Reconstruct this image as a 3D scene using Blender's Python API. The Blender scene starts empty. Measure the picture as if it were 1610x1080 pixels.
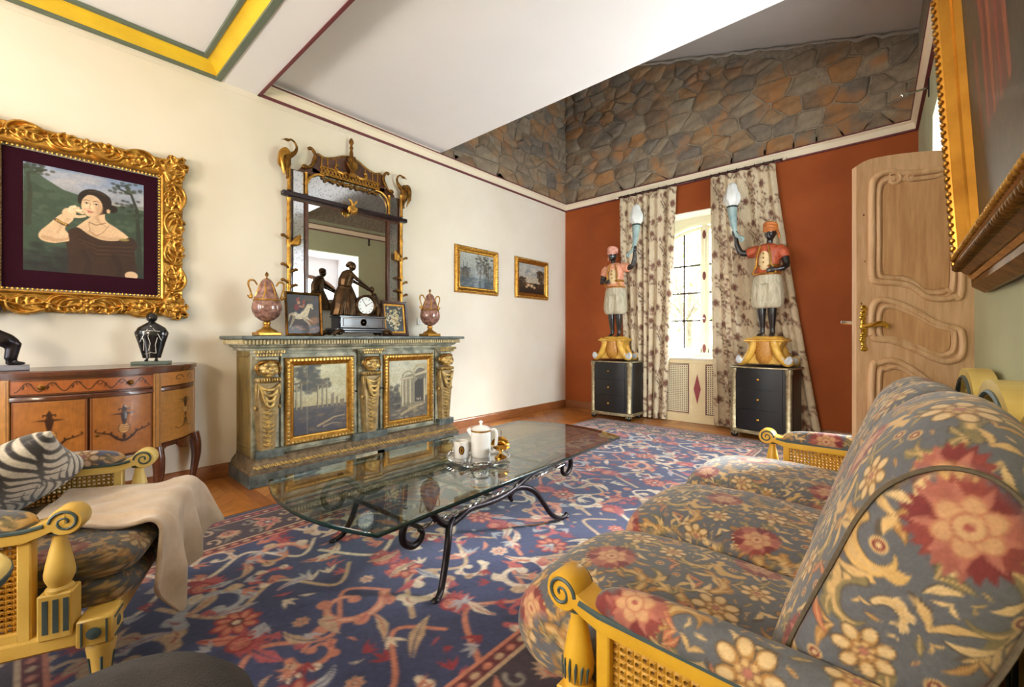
import bpy, bmesh, math, random
import numpy as np
from mathutils import Vector, Matrix
R = random.Random(7)
PI = math.pi
SC = bpy.context.scene
COL = SC.collection
# ---------------------------------------------------------------- camera, sky, light, exposure
YAW = math.atan(605 / 680.0)
cam_d = bpy.data.cameras.new('camera'); cam = bpy.data.objects.new('camera', cam_d); COL.objects.link(cam)
cam.location = (0, 0, 1.15); cam.rotation_euler = (PI / 2, 0, YAW)
cam_d.sensor_width = 36; cam_d.lens = 680 / 1610 * 36; cam_d.shift_y = -9 / 1610; cam_d.clip_start = 0.02
SC.camera = cam
SC.view_settings.view_transform = 'Standard'; SC.view_settings.look = 'None'
SC.view_settings.gamma = 1; SC.view_settings.use_curve_mapping = False
SC.view_settings.exposure = 1.02
SC.cycles.use_denoising = True
SC.cycles.max_bounces = 10; SC.cycles.diffuse_bounces = 5; SC.cycles.glossy_bounces = 5; SC.cycles.transmission_bounces = 8; SC.cycles.transparent_max_bounces = 12
SC.cycles.sample_clamp_indirect = 6
SC.cycles.caustics_reflective = False; SC.cycles.caustics_refractive = False
W = bpy.data.worlds.new('sky'); SC.world = W; W.use_nodes = True
W.node_tree.nodes['Background'].inputs[0].default_value = (0.86, 0.93, 1.0, 1)
W.node_tree.nodes['Background'].inputs[1].default_value = 13.0
def area(name, loc, aim, sx, sy, power, col):
    l = bpy.data.lights.new(name, 'AREA'); l.shape = 'RECTANGLE'; l.size = sx; l.size_y = sy; l.energy = power; l.color = col
    o = bpy.data.objects.new(name, l); COL.objects.link(o); o.location = loc
    o.rotation_euler = (Vector(aim) - Vector(loc)).to_track_quat('-Z', 'Y').to_euler()
    o.visible_camera = True
    return o
# daylight through the arched garden door (right), the curtained window (back) and added openings behind the camera
sun_d = bpy.data.lights.new('sun', 'SUN'); sun = bpy.data.objects.new('sun', sun_d); COL.objects.link(sun)
sun_d.energy = 9.0; sun_d.angle = math.radians(16); sun_d.color = (0.95, 0.97, 1.0)
sun.rotation_euler = Vector((-1.43, -1.37, -1.2)).to_track_quat('-Z', 'Y').to_euler()
def portal(name, loc, aim, sx, sy):
    o = area(name, loc, aim, sx, sy, 0, (1, 1, 1)); o.data.cycles.is_portal = True
portal('portal_window', (-2.02, 6.52, 1.85), (-2.02, 0, 1.85), 1.28, 2.0); portal('portal_garden_door', (1.02, 3.77, 1.25), (-4, 3.77, 1.25), 1.6, 2.5)
portal('portal_rear', (-2.0, -2.92, 1.7), (-2.0, 3, 1.7), 3.4, 2.3)
area('ceiling_fill', (-2.6, -1.9, 1.9), (-2.3, 0.2, 3.4), 0.45, 0.45, 16, (1.0, 0.80, 0.55))  # added warm fill with no lamp body, brightens ceiling and left wall
area('ceiling_fill_right', (-0.9, -1.9, 1.8), (-1.8, 2.4, 3.42), 0.45, 0.45, 30, (1.0, 0.84, 0.62))  # second added fill behind the camera, aimed at the flat ceiling
# ---------------------------------------------------------------- helpers
def tag(o, label=None, cat=None, group=None, kind=None):
    if label: o['label'] = label
    if cat: o['category'] = cat
    if group: o['group'] = group
    if kind: o['kind'] = kind
    return o
def empty(name, loc=(0, 0, 0), rz=0, label=None, cat=None, group=None, kind=None):
    o = bpy.data.objects.new(name, None); COL.objects.link(o); o.location = loc; o.rotation_euler = (0, 0, rz)
    o.empty_display_size = 0.05
    return tag(o, label, cat, group, kind)
def link(name, me, parent=None, loc=None):
    o = bpy.data.objects.new(name, me); COL.objects.link(o)
    if parent is not None: o.parent = parent
    if loc is not None: o.location = loc
    return o
def dup(root, loc=None, rz=None, label=None, group=None):
    def cp(o, par):
        c = o.copy(); COL.objects.link(c); c.parent = par
        for ch in o.children: cp(ch, c)
        return c
    r = cp(root, None)
    if loc is not None: r.location = loc
    if rz is not None: r.rotation_euler = (0, 0, rz)
    if label: r['label'] = label
    if group: r['group'] = group
    return r
def T(x=0, y=0, z=0): return Matrix.Translation((x, y, z))
def RX(a): return Matrix.Rotation(a, 4, 'X')
def RY(a): return Matrix.Rotation(a, 4, 'Y')
def RZ(a): return Matrix.Rotation(a, 4, 'Z')
def S(x, y=None, z=None):
    y = x if y is None else y; z = x if z is None else z
    return Matrix.Diagonal((x, y, z, 1))
def catmull(pts, n=6, closed=False):
    P = [Vector(p) if len(p) == 3 else Vector((p[0], p[1], 0)) for p in pts]; out = []
    m = len(P)
    for i in range(m if closed else m - 1):
        if closed: a, b, c, d = P[i - 1], P[i], P[(i + 1) % m], P[(i + 2) % m]
        else: a, b, c, d = P[max(i - 1, 0)], P[i], P[i + 1], P[min(i + 2, m - 1)]
        for k in range(n):
            t = k / n
            out.append(0.5 * (2 * b + (c - a) * t + (2 * a - 5 * b + 4 * c - d) * t * t + (3 * b - a - 3 * c + d) * t ** 3))
    if not closed: out.append(P[-1])
    return out
def spiral(cx, cy, r0, r1, a0, a1, n=24):
    return [(cx + (r0 + (r1 - r0) * i / n) * math.cos(a0 + (a1 - a0) * i / n), cy + (r0 + (r1 - r0) * i / n) * math.sin(a0 + (a1 - a0) * i / n)) for i in range(n + 1)]
class G:
    """collects polygons; build() links them as one mesh object"""
    def __init__(s): s.v = []; s.f = []; s.M = Matrix.Identity(4)
    def add(s, vs, fs, M=None):
        k = len(s.v); M = s.M @ M if M is not None else s.M
        s.v += [tuple(M @ Vector(p)) for p in vs]
        s.f += [tuple(i + k for i in f) for f in fs]; return s
    def box(s, x0, y0, z0, x1, y1, z1, b=0.0, M=None):
        if x0 > x1: x0, x1 = x1, x0
        if y0 > y1: y0, y1 = y1, y0
        if z0 > z1: z0, z1 = z1, z0
        if b <= 0:
            vs = [(x, y, z) for z in (z0, z1) for y in (y0, y1) for x in (x0, x1)]
            return s.add(vs, [(0, 2, 3, 1), (4, 5, 7, 6), (0, 1, 5, 4), (2, 6, 7, 3), (0, 4, 6, 2), (1, 3, 7, 5)], M)
        b = min(b, (x1 - x0) / 2.01, (y1 - y0) / 2.01, (z1 - z0) / 2.01)
        vs = []; ix = {}
        for a in (0, 1):
            for c in (0, 1):
                for d in (0, 1):
                    X, Y, Z = (x0, x1)[a], (y0, y1)[c], (z0, z1)[d]
                    dx, dy, dz = (b, -b)[a], (b, -b)[c], (b, -b)[d]
                    ix[a, c, d, 0] = len(vs); vs.append((X, Y + dy, Z + dz))
                    ix[a, c, d, 1] = len(vs); vs.append((X + dx, Y, Z + dz))
                    ix[a, c, d, 2] = len(vs); vs.append((X + dx, Y + dy, Z))
        fs = []
        for a in (0, 1):
            fs.append(tuple(ix[a, c, d, 0] for c, d in ((0, 0), (1, 0), (1, 1), (0, 1))))
            fs.append(tuple(ix[c, a, d, 1] for c, d in ((0, 0), (1, 0), (1, 1), (0, 1))))
            fs.append(tuple(ix[c, d, a, 2] for c, d in ((0, 0), (1, 0), (1, 1), (0, 1))))
        for c in (0, 1):
            for d in (0, 1):
                fs.append((ix[0, c, d, 1], ix[1, c, d, 1], ix[1, c, d, 2], ix[0, c, d, 2]))
                fs.append((ix[c, 0, d, 0], ix[c, 1, d, 0], ix[c, 1, d, 2], ix[c, 0, d, 2]))
                fs.append((ix[c, d, 0, 0], ix[c, d, 1, 0], ix[c, d, 1, 1], ix[c, d, 0, 1]))
                for e in (0, 1): fs.append((ix[c, d, e, 0], ix[c, d, e, 1], ix[c, d, e, 2]))
        return s.add(vs, fs, M)
    def prism(s, poly, z0, z1, M=None, inset=0.0, ih=0.0):
        """polygon in xy extruded z0..z1, optional chamfer on top"""
        n = len(poly); vs = [(p[0], p[1], z0) for p in poly]
        if inset <= 0:
            vs += [(p[0], p[1], z1) for p in poly]
            fs = [tuple(range(n - 1, -1, -1)), tuple(range(n, 2 * n))] + [(i, (i + 1) % n, n + (i + 1) % n, n + i) for i in range(n)]
        else:
            cx = sum(p[0] for p in poly) / n; cy = sum(p[1] for p in poly) / n
            vs += [(p[0], p[1], z1 - ih) for p in poly]
            for p in poly:
                d = math.hypot(p[0] - cx, p[1] - cy) or 1; k = max(0.0, 1 - inset / d)
                vs.append((cx + (p[0] - cx) * k, cy + (p[1] - cy) * k, z1))
            fs = [tuple(range(n - 1, -1, -1)), tuple(range(2 * n, 3 * n))]
            for r in (0, 1): fs += [(r * n + i, r * n + (i + 1) % n, (r + 1) * n + (i + 1) % n, (r + 1) * n + i) for i in range(n)]
        return s.add(vs, fs, M)
    def lathe(s, prof, n=24, M=None, a0=0.0, a1=2 * PI, sq=None):
        full = abs(a1 - a0 - 2 * PI) < 1e-6; m = n if full else n + 1
        vs = []; fs = []
        for r, z in prof:
            for i in range(m):
                a = a0 + (a1 - a0) * i / n; vs.append((r * math.cos(a), r * math.sin(a), z))
        for j in range(len(prof) - 1):
            for i in range(n):
                i2 = (i + 1) % m
                fs.append((j * m + i, j * m + i2, (j + 1) * m + i2, (j + 1) * m + i))
        if full:
            if prof[0][0] > 1e-5: fs.append(tuple(range(m - 1, -1, -1)))
            if prof[-1][0] > 1e-5: fs.append(tuple((len(prof) - 1) * m + i for i in range(m)))
        return s.add(vs, fs, M)
    def tube(s, pts, r, n=8, M=None, cap=True, flat=1.0, up=None, twist=0.0):
        P = [Vector(p) if len(p) == 3 else Vector((p[0], p[1], 0)) for p in pts]; m = len(P)
        rr = r if isinstance(r, (list, tuple)) else [r] * m
        if len(rr) != m:
            q = rr; rr = [q[min(int(i / (m - 1) * (len(q) - 1)), len(q) - 2)] * (1 - (i / (m - 1) * (len(q) - 1)) % 1) + q[min(int(i / (m - 1) * (len(q) - 1)) + 1, len(q) - 1)] * ((i / (m - 1) * (len(q) - 1)) % 1) for i in range(m)]
            rr[-1] = q[-1]
        t0 = (P[1] - P[0]).normalized()
        u = Vector(up) if up else (Vector((0, 0, 1)) if abs(t0.z) < 0.9 else Vector((1, 0, 0)))
        vs = []; fs = []
        for i in range(m):
            t = (P[min(i + 1, m - 1)] - P[max(i - 1, 0)])
            if t.length < 1e-9: t = t0.copy()
            t.normalize(); u = (u - t * u.dot(t))
            if u.length < 1e-6: u = t.orthogonal()
            u.normalize(); w = t.cross(u)
            for k in range(n):
                a = 2 * PI * k / n + twist * i
                vs.append(P[i] + (u * math.cos(a) + w * math.sin(a) * flat) * rr[i])
        for i in range(m - 1):
            for k in range(n):
                k2 = (k + 1) % n; fs.append((i * n + k, i * n + k2, (i + 1) * n + k2, (i + 1) * n + k))
        if cap: fs.append(tuple(range(n - 1, -1, -1))); fs.append(tuple((m - 1) * n + k for k in range(n)))
        return s.add(vs, fs, M)
    def sweep(s, path, prof, up=(0, 0, 1), closed=False, M=None, pclosed=False, cap=True):
        """profile [(out, up)] along a polyline with mitred corners; out = tangent x up"""
        P = [Vector(p) for p in path]; U = Vector(up).normalized(); m = len(P); n = len(prof); vs = []; fs = []
        for i in range(m):
            a = P[i] - P[i - 1] if (i > 0 or closed) else P[1] - P[0]
            b = P[(i + 1) % m] - P[i] if (i < m - 1 or closed) else P[i] - P[i - 1]
            o1 = a.normalized().cross(U); o2 = b.normalized().cross(U)
            o = o1 + o2; o = o / max(o.length_squared, 1e-9) * 2
            for q, h in prof: vs.append(P[i] + o * q + U * h)
        for i in range(m if closed else m - 1):
            j = (i + 1) % m
            for k in range(n if pclosed else n - 1):
                k2 = (k + 1) % n; fs.append((i * n + k, j * n + k, j * n + k2, i * n + k2))
        if cap and not closed: fs.append(tuple(range(n))); fs.append(tuple((m - 1) * n + k for k in range(n - 1, -1, -1)))
        return s.add(vs, fs, M)
    def ell(s, c, r, n=12, m=8, M=None):
        if not isinstance(r, (tuple, list)): r = (r, r, r)
        vs = [(c[0], c[1], c[2] - r[2])]; fs = []
        for j in range(1, m):
            b = -PI / 2 + PI * j / m
            for i in range(n):
                a = 2 * PI * i / n; vs.append((c[0] + r[0] * math.cos(b) * math.cos(a), c[1] + r[1] * math.cos(b) * math.sin(a), c[2] + r[2] * math.sin(b)))
        vs.append((c[0], c[1], c[2] + r[2])); t = len(vs) - 1
        for i in range(n): fs.append((0, 1 + (i + 1) % n, 1 + i)); fs.append((t, t - n + i, t - n + (i + 1) % n))
        for j in range(m - 2):
            for i in range(n): a = 1 + j * n; fs.append((a + i, a + (i + 1) % n, a + n + (i + 1) % n, a + n + i))
        return s.add(vs, fs, M)
    def mesh(s, name, mat, smooth=True, angle=40, fix=True):
        me = bpy.data.meshes.new(name); me.from_pydata(s.v, [], s.f); me.update()
        if fix:
            bm = bmesh.new(); bm.from_mesh(me); bmesh.ops.recalc_face_normals(bm, faces=bm.faces); bm.to_mesh(me); bm.free()
        if mat is not None: me.materials.append(mat)
        if smooth:
            me.polygons.foreach_set('use_smooth', [True] * len(me.polygons)); me.set_sharp_from_angle(angle=math.radians(angle))
        return me
    def build(s, name, mat, parent=None, smooth=True, angle=40, loc=None, fix=True):
        return link(name, s.mesh(name, mat, smooth, angle, fix), parent, loc)
def fuse(g, name, mat, parent=None, voxel=0.01, smooth=6, loc=None):
    """melts the overlapping volumes in g into one continuous surface"""
    o = g.build(name, mat, parent, loc=loc)
    md = o.modifiers.new('r', 'REMESH'); md.mode = 'VOXEL'; md.voxel_size = voxel; md.use_smooth_shade = True
    if smooth:
        sm = o.modifiers.new('s', 'SMOOTH'); sm.factor = 0.5; sm.iterations = smooth
    dg = bpy.context.evaluated_depsgraph_get(); me = bpy.data.meshes.new_from_object(o.evaluated_get(dg))
    o.modifiers.clear(); old = o.data; o.data = me; me.name = name; bpy.data.meshes.remove(old)
    if mat is not None and not me.materials: me.materials.append(mat)
    me.polygons.foreach_set('use_smooth', [True] * len(me.polygons))
    return o
# -------------------------------------------------------------- painted canvases (colour + relief), plain arithmetic
def srgb(*c):
    c = c[0] if len(c) == 1 else c
    return np.array([((x / 255 + 0.055) / 1.055) ** 2.4 if x > 10 else x / 255 / 12.92 for x in c])
class Cv:
    def __init__(s, w, h, res, base=(128, 128, 128), wrap=False):
        s.w, s.h = w, h; s.nx = int(round(w / res)) + 1; s.ny = int(round(h / res)) + 1; s.res = res; s.wrap = wrap
        s.c = np.ones((s.ny, s.nx, 3)) * srgb(base); s.z = np.zeros((s.ny, s.nx))
        s.gx = np.arange(s.nx) * (w / (s.nx - 1)); s.gy = np.arange(s.ny) * (h / (s.ny - 1))
    def _win(s, x0, x1, y0, y1):
        i0 = max(int(x0 / s.res) - 1, 0); i1 = min(int(x1 / s.res) + 3, s.nx); j0 = max(int(y0 / s.res) - 1, 0); j1 = min(int(y1 / s.res) + 3, s.ny)
        if i1 <= i0 or j1 <= j0: return None
        return i0, i1, j0, j1, s.gx[None, i0:i1], s.gy[j0:j1, None]
    def _offs(s, fn):
        if not s.wrap: fn(0, 0); return
        for ox in (-s.w, 0, s.w):
            for oy in (-s.h, 0, s.h): fn(ox, oy)
    def _mix(s, w, m, col):
        i0, i1, j0, j1 = w[:4]; v = s.c[j0:j1, i0:i1]; s.c[j0:j1, i0:i1] = v + (srgb(col) - v) * m[..., None]
    def ell(s, cx, cy, rx, ry, col=None, rot=0.0, a=1.0, soft=None, z=0.0):
        def f(ox, oy):
            q = max(rx, ry); w = s._win(cx + ox - q, cx + ox + q, cy + oy - q, cy + oy + q)
            if w is None: return
            dx = w[4] - cx - ox; dy = w[5] - cy - oy; cr, sr = math.cos(rot), math.sin(rot)
            d = np.sqrt(((dx * cr + dy * sr) / rx) ** 2 + ((-dx * sr + dy * cr) / ry) ** 2)
            sf = soft if soft is not None else s.res / min(rx, ry)
            m = np.clip((1 - d) / sf + 0.5, 0, 1) * a
            if col is not None: s._mix(w, m, col)
            if z: i0, i1, j0, j1 = w[:4]; s.z[j0:j1, i0:i1] = np.maximum(s.z[j0:j1, i0:i1], z * np.sqrt(np.clip(1 - d * d, 0, 1)))
        s._offs(f)
    def poly(s, pts, col, a=1.0, ss=True):
        def f(ox, oy):
            xs = [p[0] + ox for p in pts]; ys = [p[1] + oy for p in pts]; w = s._win(min(xs), max(xs), min(ys), max(ys))
            if w is None: return
            acc = 0
            for sx, sy in (((-.25, -.25), (.25, .25), (-.25, .25), (.25, -.25)) if ss else ((0, 0),)):
                X = w[4] + sx * s.res + 0 * w[5]; Y = w[5] + sy * s.res + 0 * w[4]; ins = np.zeros(X.shape, bool)
                n = len(xs)
                for i in range(n):
                    xa, ya, xb, yb = xs[i], ys[i], xs[i - 1], ys[i - 1]
                    if ya == yb: continue
                    ins ^= ((ya > Y) != (yb > Y)) & (X < (xb - xa) * (Y - ya) / (yb - ya) + xa)
                acc = acc + ins
            s._mix(w, acc / (4.0 if ss else 1.0) * a, col)
        s._offs(f)
    def stroke(s, pts, w0, w1=None, col=None, a=1.0, z=0.0, mid=None, zmin=0.0):
        """tapered stroke; widths are half widths; z>0 raises a rounded ridge"""
        w1 = w0 if w1 is None else w1; n = len(pts) - 1
        L = [0.0]
        for i in range(n): L.append(L[-1] + math.hypot(pts[i + 1][0] - pts[i][0], pts[i + 1][1] - pts[i][1]))
        tot = L[-1] or 1
        def wd(t):
            if mid is None: return w0 + (w1 - w0) * t
            return w0 + (mid - w0) * t * 2 if t < .5 else mid + (w1 - mid) * (t * 2 - 1)
        def f(ox, oy):
            xs = [p[0] + ox for p in pts]; ys = [p[1] + oy for p in pts]; q = max(w0, w1, mid or 0) + s.res
            w = s._win(min(xs) - q, max(xs) + q, min(ys) - q, max(ys) + q)
            if w is None: return
            i0, i1, j0, j1 = w[:4]; best = np.full((j1 - j0, i1 - i0), -9.0)
            for i in range(n):
                ww = s._win(min(xs[i], xs[i + 1]) - q, max(xs[i], xs[i + 1]) + q, min(ys[i], ys[i + 1]) - q, max(ys[i], ys[i + 1]) + q)
                if ww is None: continue
                dx, dy = xs[i + 1] - xs[i], ys[i + 1] - ys[i]; l2 = dx * dx + dy * dy or 1e-12
                t = np.clip(((ww[4] - xs[i]) * dx + (ww[5] - ys[i]) * dy) / l2, 0, 1)
                d = np.hypot(ww[4] - xs[i] - t * dx, ww[5] - ys[i] - t * dy)
                wa, wb = wd(L[i] / tot), wd(L[i + 1] / tot); wi = wa + (wb - wa) * t
                v = (wi - d) if not z else 1 - d / np.maximum(wi, 1e-6)
                b = best[ww[2] - j0:ww[3] - j0, ww[0] - i0:ww[1] - i0]; np.maximum(b, v, out=b)
            if col is not None:
                m = np.clip(best / s.res + 0.5, 0, 1) if not z else np.clip(best * 6, 0, 1)
                s._mix(w, m * a, col)
            if z:
                dd = np.clip(best, 0, 1); hh = z * np.sqrt(np.clip(1 - (1 - dd) ** 2, 0, 1)) + (best > 0) * zmin
                s.z[j0:j1, i0:i1] = np.maximum(s.z[j0:j1, i0:i1], hh)
        s._offs(f)
    def empty_at(s, x, y, r, base, tol=.06):
        w = s._win(x - r, x + r, y - r, y + r)
        if w is None: return False
        v = s.c[w[2]:w[3], w[0]:w[1]]; return float((np.abs(v - base).max(-1) < tol).mean()) > .97
    def grad(s, top, bot, y0=0, y1=None):
        y1 = s.h if y1 is None else y1; t = np.clip((s.gy - y0) / (y1 - y0), 0, 1)[:, None, None]
        m = ((s.gy >= y0) & (s.gy <= y1))[:, None, None]
        s.c = np.where(m, srgb(bot) * (1 - t) + srgb(top) * t, s.c)
    def noise(s, amt, cell=0.02, seed=1, col=None):
        r = np.random.RandomState(seed); k = max(2, int(s.w / cell)), max(2, int(s.h / cell)); g = r.rand(k[1] + 2, k[0] + 2)
        fx = s.gx / s.w * k[0]; fy = s.gy / s.h * k[1]; ix = fx.astype(int); iy = fy.astype(int); tx = fx - ix; ty = fy - iy
        tx = tx * tx * (3 - 2 * tx); ty = (ty * ty * (3 - 2 * ty))[:, None]
        n = (g[iy][:, ix] * (1 - tx) + g[iy][:, ix + 1] * tx) * (1 - ty) + (g[iy + 1][:, ix] * (1 - tx) + g[iy + 1][:, ix + 1] * tx) * ty
        if col is None: s.c = np.clip(s.c * (1 + amt * (n - .5) * 2)[..., None], 0, 1)
        else: s.c = s.c + (srgb(col) - s.c) * (np.clip((n - .5) * 2, 0, 1) * amt)[..., None]
        return n
    def sample(s, u, v):
        """colour at metres u, v (repeating)"""
        x = np.mod(u, s.w) / s.w * (s.nx - 1); y = np.mod(v, s.h) / s.h * (s.ny - 1)
        ix = np.clip(x.astype(int), 0, s.nx - 2); iy = np.clip(y.astype(int), 0, s.ny - 2); tx = (x - ix)[..., None]; ty = (y - iy)[..., None]
        c = s.c
        return (c[iy, ix] * (1 - tx) + c[iy, ix + 1] * tx) * (1 - ty) + (c[iy + 1, ix] * (1 - tx) + c[iy + 1, ix + 1] * tx) * ty
def setcol(me, c):
    a = me.color_attributes.new('Col', 'FLOAT_COLOR', 'POINT'); d = np.ones((len(me.vertices), 4), np.float32); d[:, :3] = np.clip(c.reshape(-1, 3), 0, 1)
    a.data.foreach_set('color', d.ravel())
def gridmesh(name, P, mat, parent=None, col=None, mask=None, back=None, closed_u=False, loc=None, flip=False):
    """P (ny, nx, 3) sheet of quads; mask keeps cells; back(P) adds a second skin and a rim so the sheet has thickness"""
    ny, nx = P.shape[:2]; idx = np.arange(ny * nx).reshape(ny, nx)
    a, b, c, d = idx[:-1, :-1], idx[:-1, 1:], idx[1:, 1:], idx[1:, :-1]
    Q = np.stack([a, b, c, d], -1)
    if closed_u: Q = np.concatenate([Q, np.stack([idx[:-1, -1], idx[:-1, 0], idx[1:, 0], idx[1:, -1]], -1)[:, None]], 1)
    if mask is not None: Q = Q[mask]
    Q = Q.reshape(-1, 4)
    if flip: Q = Q[:, ::-1]
    V = P.reshape(-1, 3); cc = None if col is None else col.reshape(-1, 3)
    if back is not None:
        n0 = len(V); E = np.concatenate([Q[:, [0, 1]], Q[:, [1, 2]], Q[:, [2, 3]], Q[:, [3, 0]]]).astype(np.int64)
        key = np.minimum(E[:, 0], E[:, 1]) * n0 + np.maximum(E[:, 0], E[:, 1]); _, inv, cnt = np.unique(key, return_inverse=True, return_counts=True)
        rim = E[cnt[inv] == 1]
        Q = np.concatenate([Q, Q[:, ::-1] + n0, np.stack([rim[:, 1], rim[:, 0], rim[:, 0] + n0, rim[:, 1] + n0], -1)])
        V = np.concatenate([V, np.asarray(back).reshape(-1, 3)])
        if cc is not None: cc = np.concatenate([cc, cc])
    used = np.zeros(len(V), bool); used[Q.ravel()] = True; mp = np.cumsum(used) - 1; V = V[used]; Q = mp[Q]
    me = bpy.data.meshes.new(name); me.vertices.add(len(V)); me.vertices.foreach_set('co', V.astype(np.float32).ravel())
    n = len(Q); me.loops.add(n * 4); me.loops.foreach_set('vertex_index', Q.astype(np.int32).ravel()); me.polygons.add(n)
    me.polygons.foreach_set('loop_start', np.arange(0, n * 4, 4, dtype=np.int32)); me.polygons.foreach_set('use_smooth', np.ones(n, bool))
    me.update(calc_edges=True); me.validate()
    if cc is not None: setcol(me, cc[used])
    if mat is not None: me.materials.append(mat)
    return link(name, me, parent, loc)
# ---------------------------------------------------------------- materials
MAT = {}
def mat(name, col, rough=0.5, metal=0.0, var=0.0, scale=8.0, bump=0.0, bscale=60.0, col2=None, spec=0.5, stretch=None, detail=6, coat=0.0, sheen=0.0, attr=False, thr=None, bdist=0.004):
    if name in MAT: return MAT[name]
    m = bpy.data.materials.new(name); m.use_nodes = True; nt = m.node_tree; b = nt.nodes['Principled BSDF']; N = nt.nodes.new; L = nt.links.new
    c = [*srgb(col), 1] if col is not None else [.5, .5, .5, 1]
    b.inputs['Base Color'].default_value = c; b.inputs['Roughness'].default_value = rough; b.inputs['Metallic'].default_value = metal
    b.inputs['Specular IOR Level'].default_value = spec; b.inputs['Coat Weight'].default_value = coat; b.inputs['Sheen Weight'].default_value = sheen
    co = N('ShaderNodeTexCoord'); mp = N('ShaderNodeMapping'); L(co.outputs['Object'], mp.inputs[0])
    if stretch: mp.inputs['Scale'].default_value = stretch
    src = None
    if attr:
        at = N('ShaderNodeAttribute'); at.attribute_name = 'Col'; src = at.outputs['Color']
    if var > 0 or col2 is not None:
        n = N('ShaderNodeTexNoise'); n.inputs['Scale'].default_value = scale; n.inputs['Detail'].default_value = detail; n.inputs['Roughness'].default_value = 0.62; L(mp.outputs[0], n.inputs[0])
        r = N('ShaderNodeValToRGB'); L(n.outputs[0], r.inputs[0])
        lo, hi = thr if thr else (0.3, 0.7)
        r.color_ramp.elements[0].position = lo; r.color_ramp.elements[1].position = hi
        if attr:
            r.color_ramp.elements[0].color = [1 - var] * 3 + [1]; r.color_ramp.elements[1].color = (1, 1, 1, 1)
            mx = N('ShaderNodeMix'); mx.data_type = 'RGBA'; mx.blend_type = 'MULTIPLY'; mx.inputs[0].default_value = 1; L(src, mx.inputs[6]); L(r.outputs[0], mx.inputs[7]); src = mx.outputs[2]
        else:
            c2 = [*srgb(col2), 1] if col2 is not None else [x * (1 - var) for x in c[:3]] + [1]
            r.color_ramp.elements[0].color = c2; r.color_ramp.elements[1].color = c; src = r.outputs[0]
    if src is not None: L(src, b.inputs['Base Color'])
    if bump > 0:
        n2 = N('ShaderNodeTexNoise'); n2.inputs['Scale'].default_value = bscale; n2.inputs['Detail'].default_value = 5; L(mp.outputs[0], n2.inputs[0])
        bp = N('ShaderNodeBump'); bp.inputs['Strength'].default_value = bump; bp.inputs['Distance'].default_value = bdist; L(n2.outputs[0], bp.inputs['Height']); L(bp.outputs[0], b.inputs['Normal'])
    MAT[name] = m; return m
def glassmat(name, col=(235, 245, 240), rough=0.0, ior=1.45):
    m = bpy.data.materials.new(name); m.use_nodes = True; b = m.node_tree.nodes['Principled BSDF']
    b.inputs['Base Color'].default_value = [*srgb(col), 1]; b.inputs['Transmission Weight'].default_value = 1; b.inputs['Roughness'].default_value = rough; b.inputs['IOR'].default_value = ior
    MAT[name] = m; return m
GOLD = mat('gilt', (204, 154, 70), 0.32, 0.85, scale=30, col2=(140, 92, 30), bump=0.12, bscale=120, thr=(0.25, 0.6))
GOLDS = mat('burnished_gilt', (200, 144, 54), 0.3, 0.85, scale=5, col2=(160, 108, 36), bump=0.04, bscale=60)
GOLDD = mat('dark_gilt', (150, 104, 38), 0.42, 0.8, scale=25, col2=(62, 38, 14), bump=0.3, bscale=90)
BLACK = mat('black_lacquer', (22, 22, 25), 0.22, var=0.3, scale=4)
IRON = mat('wrought_iron', (52, 46, 50), 0.38, 0.75, var=0.4, scale=40, bump=0.25, bscale=80)
WHITE = mat('white_paint', (232, 230, 226), 0.55, var=0.04, scale=3)
# ================================================================ THE ROOM
XL, YB = -4.17, 6.04
YF = -2.6
def xr(y): return 0.346 - 0.03 * y          # the right wall is a little out of square
M_WALL = mat('cream_plaster', (238, 230, 215), 0.8, scale=1.3, col2=(231, 221, 203), bump=0.12, bscale=9, detail=3)
M_CEIL = mat('ceiling_plaster', (242, 240, 242), 0.85, var=0.03, scale=1.5, bump=0.06, bscale=6)
M_RUST = mat('rust_paint', (164, 80, 20), 0.75, scale=1.6, col2=(146, 66, 14), bump=0.1, bscale=30)
M_SAGE = mat('sage_paint', (186, 190, 158), 0.8, scale=2, col2=(176, 178, 146), bump=0.1, bscale=20)
M_MORT = mat('rubble_mortar', (160, 148, 130), 0.95, scale=22, col2=(124, 112, 96), bump=0.6, bscale=60, bdist=0.01)
M_OAK = mat('oak_floor', (186, 118, 52), 0.32, scale=5, col2=(146, 84, 32), stretch=(1, 6, 6), bump=0.08, bscale=40, coat=0.15)
M_OAK2 = mat('oak_floor_dark', (166, 98, 40), 0.32, scale=5, col2=(126, 70, 26), stretch=(1, 6, 6), bump=0.08, bscale=40, coat=0.15)
M_OAK3 = mat('oak_floor_pale', (202, 138, 68), 0.32, scale=5, col2=(166, 102, 44), stretch=(1, 6, 6), bump=0.08, bscale=40, coat=0.15)
M_BASE = mat('baseboard_wood', (158, 98, 52), 0.4, scale=6, col2=(124, 70, 34), stretch=(6, 1, 6), coat=0.1)
M_CROWN = mat('crown_cream', (236, 224, 200), 0.6, var=0.05, scale=3)
M_MAROON = mat('maroon_line', (112, 52, 58), 0.6, var=0.15, scale=10)
M_YELLOW = mat('yellow_cove', (238, 200, 44), 0.55, scale=4, col2=(222, 180, 40))
M_GREEN = mat('green_line', (104, 116, 100), 0.6, var=0.1, scale=10)
def st(o): return tag(o, kind='structure')
floor = st(G().box(XL - .2, YF - .2, -.12, .8, YB + .5, -.006).build('floor', mat('oak_sub', (110, 66, 30), 0.6, var=.2), smooth=False))
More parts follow.
